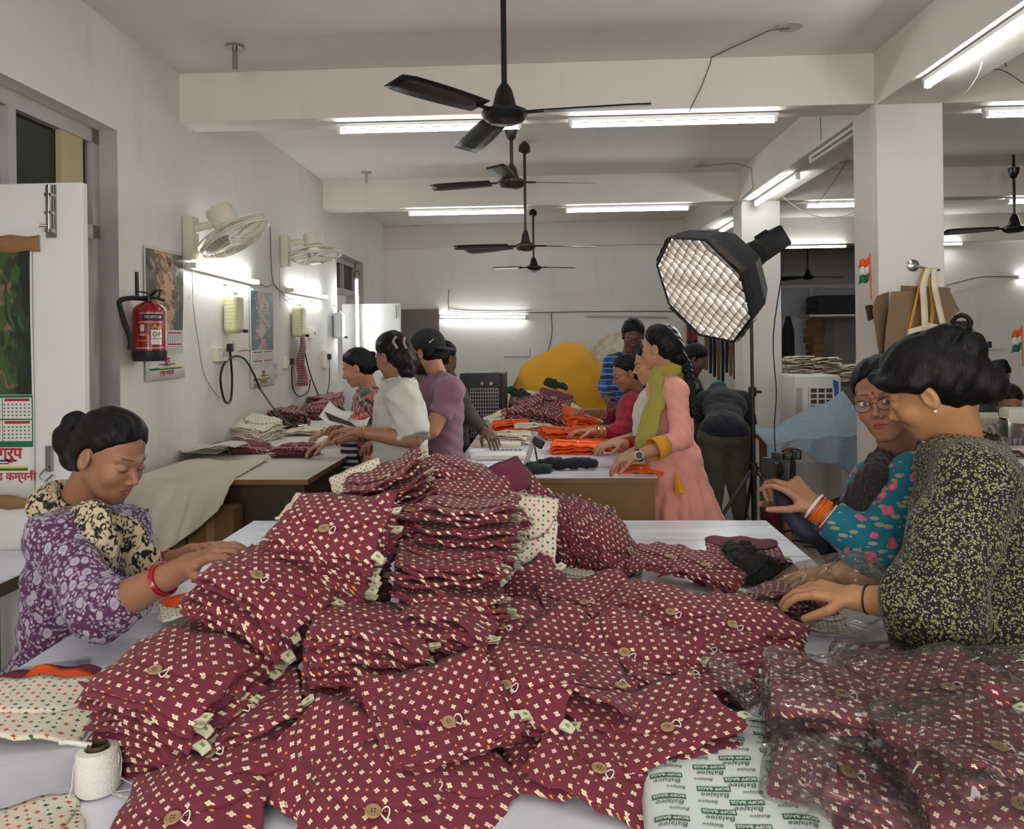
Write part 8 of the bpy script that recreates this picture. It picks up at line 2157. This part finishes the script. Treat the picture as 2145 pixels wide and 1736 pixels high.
for k, (grp, lab) in enumerate((([0, 1, 3], 'crumpled clear film bag over the left and middle bagged stacks'), ([2], 'clear film bag round the stack at the right edge'), ([4, 6], 'clear film bag round the nearest stacks at the lower right'), ([5], 'clear film bag behind the printed white pack'))):
    it = [FILM[i] for i in grp]; lo, hi = bounds([c for c, _, _ in it], .24)
    o = sdf_obj('clear_film_bag', film_f(it), lo, hi, .007, M['film']); tag(o, lab, 'plastic bag')
# loose film tail towards the pouches
def tail(A, B, C_, D, label, amp=.02, n_=(24, 16), m_='film'):
    A, B, C_, D = [Vector(q) for q in (A, B, C_, D)]
    rs = random.Random(int(A.x * 1000)); ph = [rs.uniform(0, 6) for _ in range(4)]
    def g(u, v):
        p = A.lerp(B, u).lerp(D.lerp(C_, u), v); return p + Vector((0, 0, amp * (.5 * math.sin(u * 11 + ph[0] + 3 * v) + .5 * math.sin(v * 9 + ph[1] + 4 * u)) * math.sin(PI * min(1, max(0, v))) + amp * .12 * math.sin(u * 17 + v * 9)))
    o = MB().grid(g, *n_).build('clear_film_sheet', M[m_], smooth=True); return tag(o, label, 'plastic sheet')
tail(PY(1455, 1362, 1.50), PY(1535, 1372, 1.46), PY(1640, 1500, 1.28), PY(1560, 1490, 1.27), 'twisted tail of clear film reaching over the maroon pouches', .012)
tail(PY(1590, 1400, 1.40), PY(1660, 1375, 1.42), PY(1680, 1470, 1.25), PY(1600, 1500, 1.24), 'loose edge of clear film left of the bagged stacks', .010)
tail(PY(1590, 1560, 1.14), PY(1760, 1530, 1.14), PY(1740, 1736, 1.02), PY(1690, 1736, 1.02), 'crinkled clear film hanging over the printed white pack', .010)
# bag being filled by the woman in the dotted dress
c = PZ(1660, 1262, TZ + .03)
heap_sheet('twist1', Vector((c.x, c.y, TZ + .004)), 20, 5, 'maroon pouch, %s of those in the film bag being filled', 'pouches in the film bag being filled', (3, 4), .010, .85)
heap_sheet('cream0', Vector((c.x + .03, c.y - .05, TZ + .002)), -8, 1, 'cream pouch lying %s in the film bag being filled', 'cream pouch in the film bag being filled', (2, 2), .01, .8)
hw = PZ(1800, 1262, TZ + .05)
def wedge(p):
    d = s_chain(p, [PZ(1610, 1262, TZ + .03), PZ(1690, 1255, TZ + .045), PZ(1790, 1245, TZ + .08)], [.045, .075, .10], .05)
    d = d + .010 * wob(p, 24, 1) - .006 * np.maximum(0, 1 - 8 * np.abs(wob(p, 20, 2))); return np.maximum(d, TZ + .002 - p[:, 2])
o = sdf_obj('clear_film_bag', wedge, *bounds([PZ(1600, 1262, TZ), PZ(1830, 1245, TZ + .1)], .16), .007, M['film2']); tag(o, 'clear film bag held open round maroon pouches by the dotted dress woman', 'plastic bag')
tail(PZ(1640, 1300, TZ + .01), PZ(1830, 1290, TZ + .04), PZ(1900, 1345, TZ + .02), PZ(1700, 1330, TZ + .006), 'flat clear film lying below the hands of the woman in the dotted dress', .012)
tail(PZ(20, 1400, TZ + .003), PZ(190, 1375, TZ + .004), PZ(190, 1500, TZ + .004), PZ(20, 1500, TZ + .003), 'thin clear film lying under the orange and cream pouches at the left', .002)
# ================================================================== THE DEEPEST LAYERS
# more than 300 pouches are in the place: those that show largest stay single, the buried rest is one mass
def bury(keep=292):
    import collections
    from mathutils.bvhtree import BVHTree
    bpy.context.view_layer.update()
    P_ = [o for o in scene.objects if o.parent is None and o.name.startswith('fabric_pouch')]
    vs, fs, own = [], [], []
    for o in P_:
        mw = np.array(o.matrix_world); me = o.data; co = np.empty(len(me.vertices) * 3); me.vertices.foreach_get('co', co)
        off = len(vs); vs += (co.reshape(-1, 3) @ mw[:3, :3].T + mw[:3, 3]).tolist()
        fs += [tuple(i + off for i in p.vertices) for p in me.polygons]; own += [o.name] * len(me.polygons)
    tree = BVHTree.FromPolygons(vs, fs); cnt = collections.Counter(); W_, H_ = 640, 518; eye = Vector((0, 0, EYE))
    for j in range(int(H_ * .47), H_):
        for i in range(W_):
            hit = tree.ray_cast(eye, ray((i + .5) / W_ * 2145, (j + .5) / H_ * 1736).normalized())
            if hit[2] is not None: cnt[own[hit[2]]] += 1
    P_.sort(key=lambda o: -cnt.get(o.name, 0)); rest = P_[keep:]
    if not rest: return
    objs = []
    for o in rest:
        for c in list(o.children):
            mw = c.matrix_world.copy(); c.parent = None; c.matrix_world = mw; objs.append(c)
        objs.append(o)
    base = bpy.data.objects.new('buried_pouches', bpy.data.meshes.new('buried_pouches')); COL.objects.link(base)
    base.data.uv_layers.new(name='UVMap')
    with bpy.context.temp_override(active_object=base, object=base, selected_objects=[base] + objs, selected_editable_objects=[base] + objs):
        bpy.ops.object.join()
    tag(base, 'mass of maroon pouches buried in the lower layers of the heaps', 'pouches', None, 'stuff')
bury()
